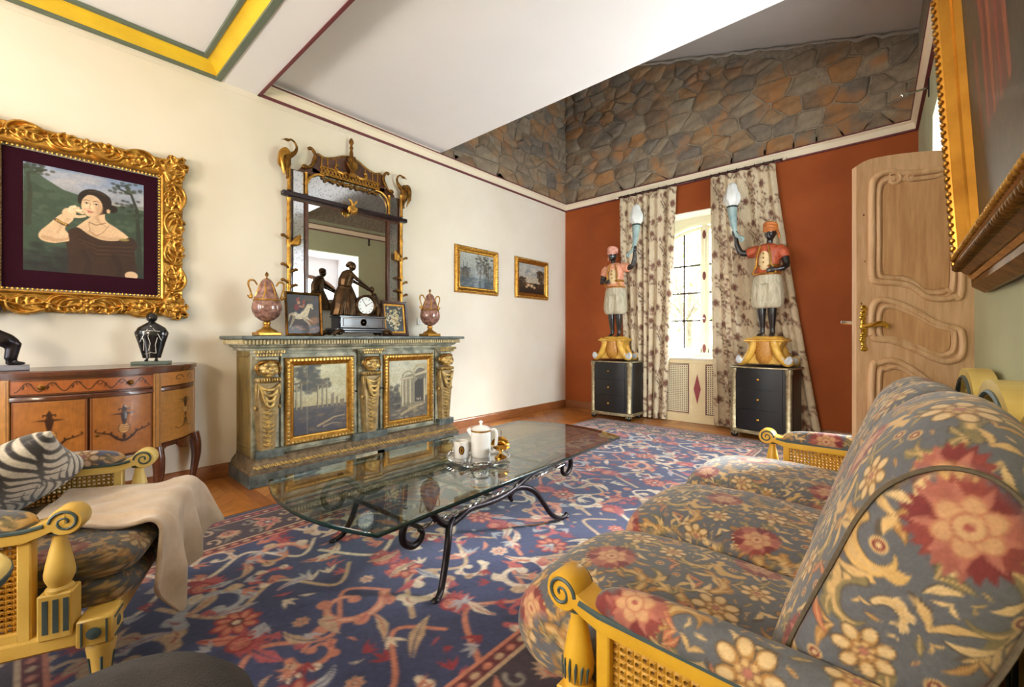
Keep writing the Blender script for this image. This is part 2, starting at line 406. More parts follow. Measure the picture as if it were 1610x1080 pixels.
# parquet: square panels with a border and slanted boards, each board a piece
pm = [M_OAK, M_OAK2, M_OAK3]
def clip(poly, nx, ny, d):
    out = []
    for i in range(len(poly)):
        p, q = poly[i - 1], poly[i]; a = p[0] * nx + p[1] * ny - d; b = q[0] * nx + q[1] * ny - d
        if a <= 0: out.append(p)
        if (a < 0 < b) or (b < 0 < a): t = a / (a - b); out.append((p[0] + (q[0] - p[0]) * t, p[1] + (q[1] - p[1]) * t))
    return out
board_n = 0
def board(poly, ang):
    global board_n
    if len(poly) < 3: return
    cx = sum(p[0] for p in poly) / len(poly); cy = sum(p[1] for p in poly) / len(poly)
    A = abs(sum(poly[i - 1][0] * poly[i][1] - poly[i][0] * poly[i - 1][1] for i in range(len(poly)))) / 2
    if A < 0.0012: return
    g = G(); ca, sa = math.cos(-ang), math.sin(-ang)
    g.prism([((p[0] - cx) * ca - (p[1] - cy) * sa, (p[0] - cx) * sa + (p[1] - cy) * ca) for p in poly], -.006, -R.uniform(0, .0008), inset=.0018, ih=.0012)
    o = g.build('parquet_board', pm[R.choice((0, 0, 1, 2))], floor, smooth=False, loc=(cx, cy, 0)); o.rotation_euler = (0, 0, ang); board_n += 1
def panel(x0, y0, s, full=True, k=7):
    b = .085
    for (a0, b0, a1, b1, an) in ((x0, y0, x0 + s, y0 + b, 0), (x0, y0 + s - b, x0 + s, y0 + s, 0), (x0, y0 + b, x0 + b, y0 + s - b, PI / 2), (x0 + s - b, y0 + b, x0 + s, y0 + s - b, PI / 2)):
        board([(a0, b0), (a1, b0), (a1, b1), (a0, b1)], an)
    q = [(x0 + b, y0 + b), (x0 + s - b, y0 + b), (x0 + s - b, y0 + s - b), (x0 + b, y0 + s - b)]
    r2 = 2 ** -.5; cx, cy = x0 + s / 2, y0 + s / 2; L = (s - 2 * b) * 2 ** .5; n = k
    for i in range(n):
        d0 = -L / 2 + L * i / n; d1 = d0 + L / n; sg = 1 if i % 2 else 0
        p = clip(q, r2, r2, (cx + cy) * r2 + d1); p = clip(p, -r2, -r2, -(cx + cy) * r2 - d0)
        if i % 2 == 0 or not p: board(p, -PI / 4)
        else:
            for h in (0, 1):
                board(clip(p, *( (r2, -r2, (cx - cy) * r2) if h else (-r2, r2, -(cx - cy) * r2))), -PI / 4)
PS = .92
for j in range(0, 7): panel(XL + .02, .15 + j * PS, PS, k=7)
for j in (3, 4): panel(XL + .02 + 4 * PS, .15 + j * PS, PS, k=3)
for i in range(1, 5): panel(XL + .02 + i * PS, .15 + 5 * PS + .0, PS, k=5) ; panel(XL + .02 + i * PS, .15 + 6 * PS, PS, k=3)
wl = G(); wl.box(XL - .3, YF, 0, XL, YB + .5, 3.46)
wall_left = st(wl.build('wall_left', M_WALL, smooth=False))
# back wall with the window opening
WX0, WX1, WZ0, WZ1 = -2.66, -1.38, .88, 2.875
g = G()
g.box(XL, YB, 0, WX0, YB + .5, 3.46); g.box(WX1, YB, 0, .9, YB + .5, 3.46); g.box(WX0, YB, WZ1, WX1, YB + .5, 3.46); g.box(WX0, YB, 0, WX1, YB + .5, WZ0 - .03)
wall_back = st(g.build('wall_back', M_RUST, smooth=False))
g = G()
for (a, b, c, d) in ((WX0, WX0 + .012, WZ0, WZ1), (WX1 - .012, WX1, WZ0, WZ1), (WX0, WX1, WZ1 - .012, WZ1)): g.box(a, YB + .004, c, b, YB + .46, d)
g.build('window_reveal', M_CEIL, wall_back, smooth=False)
# right wall: near stretch, garden-door recess, far stretch
RY0, RY1, RZ1 = 2.88, 4.66, 2.86
def wallprism(y0, y1, z0, z1, th=.75):
    return G().prism([(xr(y0), y0), (xr(y0) + th, y0), (xr(y1) + th, y1), (xr(y1), y1)], z0, z1)
g = wallprism(YF, RY0, 0, 3.46); g2 = wallprism(RY1, YB, 0, 3.46); g.add(g2.v, g2.f); g2 = wallprism(RY0, RY1, RZ1, 3.46); g.add(g2.v, g2.f)
wall_right = st(g.build('wall_right', M_SAGE, smooth=False))
g = G()
g.prism([(xr(RY0) + .004, RY0), (xr(RY0) + .7, RY0 + .1), (xr(RY0) + .7, RY0), ], 0, RZ1)
g.prism([(xr(RY1) + .004, RY1), (xr(RY1) + .7, RY1), (xr(RY1) + .7, RY1 - .1)], 0, RZ1)
g.box(xr(RY0) + .01, RY0, RZ1 - .012, xr(RY1) + .72, RY1, RZ1)
g.build('door_reveal', M_CEIL, wall_right, smooth=False)
# wall behind the camera with unseen openings added and sized to let in daylight
g = G(); xs = [XL, -3.6, -3.1, -2.2, -1.7, .6]
for i in (0, 2, 4): g.box(xs[i], YF - .3, 0, xs[i + 1], YF, 3.4)
for i in (1, 3): g.box(xs[i], YF - .3, 0, xs[i + 1], YF, .8); g.box(xs[i], YF - .3, 2.5, xs[i + 1], YF, 3.4)
st(g.build('wall_front', M_WALL, smooth=False))
# ceilings
YE = 3.39; YBM = 1.345
st(G().box(XL, YBM, 3.42, xr(2), YE, 3.46).build('ceiling', M_CEIL, smooth=False))
g = G(); g.box(XL, 1.06, 3.27, .5, YBM, 3.46)
cof = (XL, -2.3, .42, 1.06)
g.box(.36, YF, 3.27, .5, 1.06, 3.46); g.box(XL, YF, 3.27, .5, -2.3, 3.46); g.box(XL, -2.3, 3.375, .5, 1.06, 3.46)
st(g.build('ceiling_beam', M_CEIL, smooth=False))
def attic_z(x): return 4.29 + .307 * (.14 - x)
g = G(); g.add([(XL - .3, YE - .1, attic_z(XL - .3)), (.9, YE - .1, attic_z(.9)), (.9, YB + .5, attic_z(.9)), (XL - .3, YB + .5, attic_z(XL - .3)),
                (XL - .3, YE - .1, attic_z(XL - .3) + .1), (.9, YE - .1, attic_z(.9) + .1), (.9, YB + .5, attic_z(.9) + .1), (XL - .3, YB + .5, attic_z(XL - .3) + .1)],
               [(0, 1, 2, 3), (4, 5, 6, 7), (0, 1, 5, 4), (1, 2, 6, 5), (2, 3, 7, 6), (3, 0, 4, 7)])
st(g.build('ceiling_attic', mat('attic_plaster', (196, 192, 190), 0.9, var=0.08, scale=2, bump=.15, bscale=10), smooth=False))
st(G().box(XL, YE - .14, 3.46, .9, YE - .04, 5.8).build('wall_attic', M_CEIL, smooth=False))
# crown moulding: cream cove between two maroon fillets
def crown(path, name):
    e = st(G().sweep(path, [(0, .012), (.018, .012), (.024, .04), (.038, .072), (.06, .085), (.06, .094), (0, .094)], pclosed=True).build(name, M_CROWN, angle=30))
    G().sweep(path, [(0, -.006), (.024, -.006), (.024, .012), (0, .012)], pclosed=True).build('lower_fillet', M_MAROON, e, smooth=False)
    G().sweep(path, [(0, .094), (.066, .094), (.066, .106), (0, .106)], pclosed=True).build('upper_fillet', M_MAROON, e, smooth=False)
    return e
CZ = 3.268
crown([(XL, YBM, CZ), (XL, YB, CZ), (xr(YB), YB, CZ), (xr(YBM), YBM, CZ), (XL, YBM, CZ)][::1], 'trim_1')
# yellow cove around the ceiling panel
cp = [(XL, -2.3, 3.27), (XL, 1.06, 3.27), (.36, 1.06, 3.27), (.36, -2.3, 3.27)]
e = st(G().sweep(cp[::-1][:0] + cp, [(.022, .012), (.03, .034), (.05, .062), (.085, .082), (.11, .086), (.11, .103), (.0, .103), (0, .012)], closed=True, pclosed=True).build('trim_2', M_YELLOW, angle=35))
G().sweep(cp, [(-.012, -.008), (.03, -.008), (.03, .012), (0, .012)], closed=True, pclosed=True).build('outer_fillet', M_GREEN, e, smooth=False)
G().sweep(cp, [(.108, .080), (.135, .080), (.135, .104), (.108, .104)], closed=True, pclosed=True).build('inner_fillet', M_GREEN, e, smooth=False)
G().sweep([(XL, YF, 3.215), (XL, YB, 3.215)], [(0, 0), (.004, 0), (.004, .008), (0, .008)], pclosed=True).build('trim_3', M_WALL, smooth=False)['kind'] = 'structure'
# baseboards in lengths
def baseboard(name, pts):
    e = st(empty(name))
    for a, b in pts:
        G().sweep([(*a, 0), (*b, 0)], [(0, 0), (.018, 0), (.018, .085), (.012, .1), (.006, .108), (0, .112)], pclosed=True).build('board', M_BASE, e, angle=30)
baseboard('baseboard_left', [((XL, YF), (XL, -.4)), ((XL, -.398), (XL, 1.02)), ((XL, 1.022), (XL, 3.98)), ((XL, 3.982), (XL, YB - .02))])
baseboard('baseboard_back', [((XL + .02, YB), (-2.7, YB)), ((-1.3, YB), (xr(YB), YB))])
baseboard('baseboard_right', [((xr(YB), YB), (xr(RY1), RY1)), ((xr(RY0), RY0), (xr(YF), YF))])
# ---------------------------------------------------------------- rubble stone above the crown: every stone a piece
def stonemat(i, c, d):
    m = mat('stone_%d' % i, c, 0.92, scale=9, col2=d, bump=0.55, bscale=30, bdist=.008); nt = m.node_tree; N = nt.nodes.new; L = nt.links.new
    b = nt.nodes['Principled BSDF']; src = b.inputs['Base Color'].links[0].from_socket
    ge = N('ShaderNodeNewGeometry'); no = N('ShaderNodeTexNoise'); no.inputs['Scale'].default_value = 3.2; no.inputs['Detail'].default_value = 5; L(ge.outputs['Position'], no.inputs[0])
    r = N('ShaderNodeValToRGB'); r.color_ramp.elements[0].position = .52; r.color_ramp.elements[1].position = .68; r.color_ramp.elements[0].color = (0, 0, 0, 1); r.color_ramp.elements[1].color = (.75, .75, .75, 1); L(no.outputs[0], r.inputs[0])
    mx = N('ShaderNodeMix'); mx.data_type = 'RGBA'; L(r.outputs[0], mx.inputs[0]); L(src, mx.inputs[6]); mx.inputs[7].default_value = [*srgb(168, 118, 70), 1]; L(mx.outputs[2], b.inputs['Base Color']); return m
ST = [stonemat(i, c, d) for i, (c, d) in enumerate((((150, 134, 112), (116, 100, 84)), ((160, 136, 106), (122, 100, 76)), ((138, 126, 110), (104, 94, 84)), ((166, 130, 92), (128, 96, 66)), ((158, 144, 122), (124, 110, 94)), ((142, 122, 100), (108, 90, 72)), ((130, 120, 108), (98, 90, 82))))]
def voronoi(w, h, cell, asp, rnd, relax=1):
    """rough courses of irregular stones as convex cells"""
    pts = []; y = 0
    while y < h + .1:
        rh = cell * rnd.choice((.5, .75, 1.0, 1.25, 1.4)); x = -rnd.uniform(0, cell)
        while x < w + .2:
            rw = cell * asp * rnd.choice((.3, .5, .8, 1.1, 1.4, 1.7)); pts.append((x + rw / 2, y + rh / 2 + rnd.uniform(-.3, .3) * rh)); x += rw
        y += rh
    out = []
    for i, p in enumerate(pts):
        poly = [(max(0, p[0] - cell * asp), max(0, p[1] - cell * 1.3)), (min(w, p[0] + cell * asp), max(0, p[1] - cell * 1.3)), (min(w, p[0] + cell * asp), min(h, p[1] + cell * 1.3)), (max(0, p[0] - cell * asp), min(h, p[1] + cell * 1.3))]
        if poly[0][0] >= poly[1][0] or poly[0][1] >= poly[2][1]: continue
        for j, q in enumerate(pts):
            if i == j or abs(q[0] - p[0]) > 2.2 * cell * asp or abs(q[1] - p[1]) > 2.4 * cell: continue
            nx, ny = (q[0] - p[0]), (q[1] - p[1]) * asp * asp
            poly = clip(poly, nx, ny, nx * (p[0] + q[0]) / 2 + ny * (p[1] + q[1]) / 2)
            if len(poly) < 3: break
        if len(poly) >= 3: out.append(poly)
    return out
def stones(parent, w, h, MX, top, cell, seed, lim):
    rnd = random.Random(seed); n = 0
    for poly in voronoi(w, h, cell, 1.55, rnd):
        cx = sum(p[0] for p in poly) / len(poly); cy = sum(p[1] for p in poly) / len(poly)
        if cy > top(cx) + .02 or n >= lim: continue
        q = []
        for i in range(len(poly)):
            a, b = poly[i], poly[(i + 1) % len(poly)]; ln = math.hypot(b[0] - a[0], b[1] - a[1])
            if ln < .02: continue
            for t in ((.06, .35, .65, .94) if ln > .09 else (.15, .85)): q.append((a[0] + (b[0] - a[0]) * t, a[1] + (b[1] - a[1]) * t))
        if len(q) < 5: continue
        r = []
        for p in q:
            d = math.hypot(p[0] - cx, p[1] - cy); k = (d - rnd.uniform(.001, .009)) / d * rnd.uniform(.955, 1.0); r.append(((p[0] - cx) * k, (p[1] - cy) * k))
        m = len(r); d1 = rnd.uniform(.010, .032); tx, ty = rnd.uniform(-.12, .12), rnd.uniform(-.2, .2)
        vs = [(p[0], p[1], -.03) for p in r] + [(p[0] * .98, p[1] * .98, d1 * .55) for p in r] + [(p[0] * .8, p[1] * .8, d1 * rnd.uniform(.8, 1.1) + p[0] * tx + p[1] * ty) for p in r] + [(0, 0, d1 * rnd.uniform(.9, 1.25))]
        fs = [tuple(range(m - 1, -1, -1))]
        for L_ in (0, 1): fs += [(L_ * m + i, L_ * m + (i + 1) % m, (L_ + 1) * m + (i + 1) % m, (L_ + 1) * m + i) for i in range(m)]
        fs += [(2 * m + i, 2 * m + (i + 1) % m, 3 * m) for i in range(m)]
        o = G().add(vs, fs).build('stone', ST[rnd.choice((0, 0, 1, 2, 2, 3, 4, 4, 5, 6))], parent, angle=60)
        o.matrix_local = MX @ T(cx, cy, 0); n += 1
    return n
SZ = 3.37
def rubble(name, P0, ux, w, hfn):
    """mortar backing with an uneven plastered head"""
    n = 60; ax = Vector(ux); nrm = ax.cross(Vector((0, 0, 1))); g = G()
    for s_ in (0, 1):
        g.v += [tuple(Vector(P0) + ax * (w * i / n) - nrm * (.12 * (1 - s_))) for i in range(n + 1)]
        g.v += [tuple(Vector(P0) + ax * (w * i / n) - nrm * (.12 * (1 - s_)) + Vector((0, 0, hfn(w * i / n)))) for i in range(n + 1)]
    k = n + 1
    for i in range(n): g.f += [(i, i + 1, k + i + 1, k + i), (2 * k + i, 2 * k + i + 1, 3 * k + i + 1, 3 * k + i), (k + i, k + i + 1, 3 * k + i + 1, 3 * k + i)]
    return st(g.build(name, M_MORT, smooth=False))
wsb = rubble('wall_stone_back', (XL, YB, SZ), (1, 0, 0), 4.4, lambda u: attic_z(XL + u) - SZ + .02)
stones(wsb, 4.4, 2.4, T(XL, YB, SZ) @ RX(PI / 2), lambda u: attic_z(XL + u) - SZ - .09, .175, 5, 240)
wsl = rubble('wall_stone_left', (XL, YE - .02, SZ), (0, 1, 0), YB - YE + .02, lambda u: attic_z(XL) - SZ + .02)
stones(wsl, YB - YE, 2.4, T(XL, YE, SZ) @ RZ(PI / 2) @ RX(PI / 2), lambda u: 1.75, .18, 9, 140)
g = wallprism(YE - .02, YB, 3.46, 4.4, .3); st(g.build('wall_stone_right', M_MORT, smooth=False))
# ragged plaster lip where the attic ceiling meets the stones
g = G(); pts = []
for i in range(61):
    x = XL + 4.35 * i / 60; pts.append((x, YB - .03, attic_z(x) - .015 - R.uniform(0, .035)))
g.tube(pts, [R.uniform(.008, .022) for _ in pts], 6); st(g.build('trim_4', mat('ragged_plaster', (176, 168, 158), .95, var=.25, scale=20, bump=.6, bscale=40)))
# ================================================================ RUG
def leaf(cv, x, y, ang, ln, wd, col, bend=0.0, rib=None, a=1.0):
    p = []; aa = ang
    for i in range(7):
        p.append((x, y)); x += math.cos(aa) * ln / 6; y += math.sin(aa) * ln / 6; aa += bend / 6
    cv.stroke(p, wd * .25, .0008, col, a, mid=wd)
    if rib: cv.stroke(p[:-1], wd * .18, .0008, rib, a)
    return p[-1]
def flower(cv, x, y, r, n, cols, ph=0.0, asp=.62, inner=.34):
    for k in range(n):
        a = ph + 2 * PI * k / n
        cv.ell(x + math.cos(a) * r * .58, y + math.sin(a) * r * .58, r * .48, r * .48 * asp, cols[0], a)
        cv.ell(x + math.cos(a) * r * .54, y + math.sin(a) * r * .54, r * .36, r * .36 * asp * .8, cols[1], a)
    cv.ell(x, y, r * inner, r * inner, cols[2]); cv.ell(x, y, r * inner * .5, r * inner * .5, cols[3])
NAVY = (56, 63, 104); CREAM = (222, 200, 176); SALM = (206, 128, 102); RED = (158, 40, 48); ROSE = (186, 84, 88); SAND = (198, 164, 132); PALE = (176, 172, 178); DRED = (104, 30, 42)
RX0, RX1, RY_0, RY_1 = -3.19, -.60, -.45, 5.41
rug = Cv(RX1 - RX0, RY_1 - RY_0, .0082, NAVY)
rw, rh = rug.w, rug.h; rr = random.Random(11)
def scroll(cv, x, y, r, a0, turn, col, w=.02, leaves=True, hi=None):
    a1 = a0 + turn; p = spiral(x, y, r, r * .22, a0, a1, 28); cv.stroke(p, w, w * .45, col)
    if hi: cv.stroke(p, w * .35, w * .12, hi)
    e = p[-1]; cv.ell(e[0], e[1], w * 1.15, w * 1.15, col)
    if leaves:
        sg = 1 if turn > 0 else -1
        for i in (1, 6, 11, 16):
            q = p[i]; t = math.atan2(p[i + 1][1] - q[1], p[i + 1][0] - q[0]); out = t - sg * PI / 2
            leaf(cv, q[0], q[1], out + sg * .7, r * rr.uniform(.42, .62), w * 1.25, rr.choice((CREAM, col, SAND)), bend=sg * 1.1, rib=rr.choice((None, ROSE, RED)))
    return p
def palmette(cv, x, y, ang, r, a, b, c):
    for k in range(9):
        t = ang + (k - 4) * .36; L_ = r * (1 - abs(k - 4) * .06)
        leaf(cv, x, y, t, L_, r * .17, a, rib=b)
    cv.ell(x, y, r * .42, r * .42, b); cv.ell(x, y, r * .3, r * .3, c)
    for k in range(6): cv.ell(x + math.cos(ang + k * PI / 3) * r * .2, y + math.sin(ang + k * PI / 3) * r * .2, r * .07, r * .07, a)
B = .50
f0, f1 = B, rw - B
# field: mirrored meandering vines with scrolls, palmettes and sprigs
for row in range(-1, 9):
    y0 = B + row * .68
    for cxn in range(4):
        cx = f0 + (cxn + .5) * (f1 - f0) / 4; mir = -1 if cxn >= 2 else 1; up = 1 if (row + cxn) % 2 else -1
        cc = (CREAM, SALM, SAND, SALM, CREAM, PALE)[(row * 3 + cxn * 2) % 6]
        ox = mir * .06 * up; yy = y0 + .17 * up + rr.uniform(-.03, .03)
        st_ = catmull([(cx - mir * .22, y0 - .36), (cx + mir * .05, y0 - .18), (cx - mir * .08, y0 + .05), (cx + mir * .16, y0 + .22), (cx + mir * .02, y0 + .36)], 7)
        rug.stroke([(p.x, p.y) for p in st_], .012, .009, rr.choice((CREAM, SAND, SALM)))
        for k in range(3): leaf(rug, cx + rr.uniform(-.2, .2), y0 + rr.uniform(-.32, .32), rr.uniform(0, 6.28), rr.uniform(.16, .26), .03, rr.choice((CREAM, SALM, SAND, ROSE)), bend=rr.uniform(-2.2, 2.2), rib=rr.choice((RED, SALM, NAVY)))
        a0 = rr.uniform(-.5, .5) + (PI / 2 if up > 0 else -PI / 2)
        scroll(rug, cx + ox, yy, rr.uniform(.13, .165), a0, mir * up * rr.uniform(5.6, 7.0), cc, .024, hi=None if cc != SALM else (226, 168, 140))
        e = (cx - mir * .12, yy - up * .22)
        scroll(rug, e[0], e[1], rr.uniform(.075, .1), a0 + PI, -mir * up * 5.5, (SALM, CREAM, ROSE)[(row + cxn) % 3], .016)
        if (row + cxn) % 2: palmette(rug, cx + mir * .13, y0 - .20, PI / 2 * up + mir * .4, .115, ROSE, RED, SALM)
        else: flower(rug, cx + mir * .12, y0 - .17, .085, 8, (RED, SALM, DRED, CREAM), rr.random())
        for k in range(11):
            x, y = cx + rr.uniform(-.2, .2), y0 + rr.uniform(-.32, .32); a = rr.uniform(0, 6.28); c = rr.choice((RED, RED, ROSE, CREAM, PALE, SALM))
            for d in (-.6, 0, .6): leaf(rug, x, y, a + d, rr.uniform(.05, .085), .009, c)
        for k in range(2):
            leaf(rug, cx + rr.uniform(-.18, .18), y0 + rr.uniform(-.3, .3), rr.uniform(0, 6.28), rr.uniform(.14, .2), .022, rr.choice((CREAM, PALE, SAND)), bend=rr.uniform(-1.8, 1.8), rib=rr.choice((RED, ROSE, NAVY)))
nb = srgb(NAVY)
for rad, tries in ((.075, 700), (.05, 1400), (.034, 2000), (.024, 2500)):
    for k in range(tries):
        x, y = rr.uniform(f0, f1), rr.uniform(B, rh - B)
        if not rug.empty_at(x, y, rad, nb, .03): continue
        a_ = rr.uniform(0, 6.28); kind = rr.random(); c = rr.choice((CREAM, SALM, SAND, PALE, ROSE, RED))
        if rad > .06: scroll(rug, x, y, rad * .8, a_, rr.choice((-5.6, 5.6)), rr.choice((CREAM, SALM, SAND)), .014)
        elif kind < .35 and rad > .03: flower(rug, x, y, rad * .9, 7, (c, SALM, DRED, CREAM), a_)
        elif kind < .7: leaf(rug, x - math.cos(a_) * rad, y - math.sin(a_) * rad, a_, rad * 2, rad * .28, c, bend=rr.uniform(-1.5, 1.5), rib=rr.choice((None, RED, NAVY)))
        else:
            for d in (-.6, 0, .6): leaf(rug, x, y, a_ + d, rad * .95, rad * .2, c)
# borders
def band(d0, d1, col):
    for q in (((d0, d0), (rw - d0, d0), (rw - d0, d1), (d0, d1)), ((d0, rh - d1), (rw - d0, rh - d1), (rw - d0, rh - d0), (d0, rh - d0)), ((d0, d0), (d1, d0), (d1, rh - d0), (d0, rh - d0)), ((rw - d1, d0), (rw - d0, d0), (rw - d0, rh - d0), (rw - d1, rh - d0))):
        rug.poly(q, col, ss=False)
band(0, .05, (40, 44, 66)); band(.05, .062, SALM); band(.062, .43, (62, 44, 56)); band(.43, .50, DRED); band(.062, .125, DRED); band(.125, .135, SAND); band(.425, .435, SAND); band(.49, .50, SALM)
def around(step, fn, d):
    for (x0, y0, x1, y1) in ((d, d, rw - d, d), (rw - d, d, rw - d, rh - d), (rw - d, rh - d, d, rh - d), (d, rh - d, d, d)):
        L_ = math.hypot(x1 - x0, y1 - y0); n = max(1, round(L_ / step)); an = math.atan2(y1 - y0, x1 - x0)
        for i in range(n): fn(x0 + (x1 - x0) * (i + .5) / n, y0 + (y1 - y0) * (i + .5) / n, an, i)
def bmot(x, y, an, i):
    if i % 2: flower(rug, x, y, .075, 8, (SAND, ROSE, NAVY, CREAM), an)
    else: palmette(rug, x, y, an + PI / 2, .085, SAND, SALM, DRED)
    for s_ in (-1, 1):
        scroll(rug, x + math.cos(an) * .1 - s_ * math.sin(an) * .07, y + math.sin(an) * .1 + s_ * math.cos(an) * .07, .045, an + s_ * 2, s_ * 4.6, (SAND, (150, 140, 130))[i % 2], .009, leaves=False)
        leaf(rug, x - s_ * math.sin(an) * .06, y + s_ * math.cos(an) * .06, an + s_ * .9, .09, .014, ((120, 110, 100), SALM)[i % 2])
around(.21, bmot, .28)
around(.055, lambda x, y, an, i: rug.ell(x, y, .015, .011, (ROSE, SAND)[i % 2], an), .095)
around(.06, lambda x, y, an, i: rug.ell(x, y, .018, .013, (SAND, SALM)[i % 2], an), .462)
rug.noise(.22, .012, 5); rug.noise(.12, .5, 6)
GX, GY = np.meshgrid(rug.gx, rug.gy)
zz = .011 + .0012 * np.random.RandomState(2).rand(*GX.shape); ed = np.minimum(np.minimum(GX, rw - GX), np.minimum(GY, rh - GY)); zz = np.where(ed < .004, .002, zz)
M_RUG = mat('rug_wool', None, .95, attr=True, var=.45, scale=420, detail=2, bump=.5, bscale=500, sheen=.15, bdist=.003)
P = np.stack([RX0 + GX, RY_0 + GY, zz], -1)
rg = gridmesh('rug', P, M_RUG, col=rug.c); tag(rg, 'large blue and red floral patterned rug under the coffee table', 'rug')
g = G(); fr = random.Random(4)
for i in range(240):
    x = RX0 + rw * (i + .5) / 240; l_ = fr.uniform(.018, .032); g.tube([(x, RY_1 - .002, .006), (x + fr.uniform(-.006, .006), RY_1 + l_ * .5, .005), (x + fr.uniform(-.012, .012), RY_1 + l_, .003)], .0026, 4)
tag(g.build('fringe', mat('fringe_cotton', (214, 206, 196), .9, var=.2, scale=50), rg), kind='stuff')
# ================================================================ UPHOLSTERY FABRIC (painted repeat)
fab = Cv(.60, .60, .0024, (94, 96, 102), wrap=True); fq = random.Random(21)
OUT = (84, 74, 62); GLD = (168, 122, 62); LGT = (204, 168, 112); CRM = (214, 184, 136); OLV = (128, 114, 76); PNK = (176, 110, 92); MAR = (116, 40, 40)
def cleaf(cv, x, y, r, a0, turn, w, col, hi):
    p = spiral(x, y, r, r * .4, a0, a0 + turn, 18); cv.stroke(p, w * .5 + .003, .002, OUT, mid=w + .003); cv.stroke(p, w * .5, .001, col, mid=w); cv.stroke(p[2:-3], w * .3, .0008, hi, mid=w * .5)
    sg = 1 if turn > 0 else -1
    for i in (4, 8, 12):
        t = math.atan2(p[i + 1][1] - p[i][1], p[i + 1][0] - p[i][0]); leaf(cv, p[i][0], p[i][1], t - sg * .9, r * .75, w * .75, col, bend=sg * 1.3, rib=hi)
def peony(cv, x, y, r, ph):
    for k in range(9):
        a = ph + k * 2 * PI / 9; rr_ = r * fq.uniform(.9, 1.1)
        for d in (-.16, 0, .16): leaf(cv, x + math.cos(a + d) * r * .25, y + math.sin(a + d) * r * .25, a + d * 1.6, rr_ * .85, r * .2, (MAR, (134, 58, 52), (160, 92, 78))[(k + int(d > 0)) % 3])
        leaf(cv, x + math.cos(a) * r * .3, y + math.sin(a) * r * .3, a, rr_ * .62, r * .1, (172, 104, 88))
    for k in range(6):
        a = ph + .3 + k * PI / 3; cv.ell(x + math.cos(a) * r * .34, y + math.sin(a) * r * .34, r * .3, r * .24, (176, 112, 84), a); cv.ell(x + math.cos(a) * r * .33, y + math.sin(a) * r * .33, r * .25, r * .19, (196, 150, 110), a)
    cv.ell(x, y, r * .3, r * .3, (176, 112, 84)); cv.ell(x, y, r * .24, r * .24, (200, 158, 116)); cv.ell(x, y, r * .1, r * .08, (160, 80, 70))
def cflower(cv, x, y, r, ph):
    for k in range(7):
        a = ph + k * 2 * PI / 7
        cv.ell(x + math.cos(a) * r * .66, y + math.sin(a) * r * .66, r * .42, r * .32, OUT, a); cv.ell(x + math.cos(a) * r * .66, y + math.sin(a) * r * .66, r * .36, r * .26, GLD, a); cv.ell(x + math.cos(a) * r * .72, y + math.sin(a) * r * .72, r * .27, r * .2, CRM, a)
    for k in range(6):
        a = ph + k * PI / 3; cv.ell(x + math.cos(a) * r * .27, y + math.sin(a) * r * .27, r * .14, r * .14, (150, 104, 62)); cv.ell(x + math.cos(a) * r * .27, y + math.sin(a) * r * .27, r * .1, r * .1, LGT)
    cv.ell(x, y, r * .14, r * .14, PNK)
def ring(cv, x, y, r): cv.ell(x, y, r, r, LGT); cv.ell(x, y, r * .72, r * .72, MAR); cv.ell(x, y, r * .32, r * .32, CRM)
for (x, y, r, a0, tn, w) in ((.25, .36, .05, 1, 4.2, .012), (.42, .47, .05, 3, -4.2, .013), (.02, .05, .06, 5, 4.2, .014), (.33, .13, .05, 2, 4.3, .013), (.56, .20, .05, 4, -4.1, .012), (.10, .55, .045, 0, 4.2, .012), (.10, .30, .075, 0, 4.2, .017), (.46, .08, .08, 2, -4.4, .018), (.30, .48, .07, 4, 4.0, .016), (.52, .36, .075, 1, 4.3, .017), (.20, .10, .06, 3, -4.0, .014), (.38, .26, .06, 5, 4.0, .014), (.05, .50, .065, 2.5, -4.2, .015), (.58, .55, .05, 0.6, 4.2, .012), (.30, .02, .05, 1.4, 3.9, .012)):
    cleaf(fab, x, y, r * 1.05, a0, tn, w * 1.25, fq.choice((GLD, OLV, (206, 166, 100), GLD)), LGT)
for k in range(64):
    x, y, a = fq.uniform(0, .6), fq.uniform(0, .6), fq.uniform(0, 6.28); c = fq.choice((GLD, OLV, LGT, CRM, (178, 100, 70)))
    for d in (-.5, .5): leaf(fab, x, y, a + d, fq.uniform(.04, .075), .0105, OUT, bend=d * 2); leaf(fab, x, y, a + d, fq.uniform(.04, .07), .008, c, bend=d * 2, rib=LGT)
peony(fab, .15, .40, .085, .3); peony(fab, .44, .20, .078, 1.1)
cflower(fab, .36, .40, .06, .2); cflower(fab, .08, .16, .062, .9); cflower(fab, .24, .23, .046, .5); cflower(fab, .52, .50, .055, 0); cflower(fab, .31, .55, .045, .4)
for x, y in ((.28, .33), (.31, .30), (.55, .30), (.40, .53), (.02, .36), (.20, .55), (.33, .14), (.50, .06)): ring(fab, x, y, .0135)
gb = srgb((94, 96, 102))
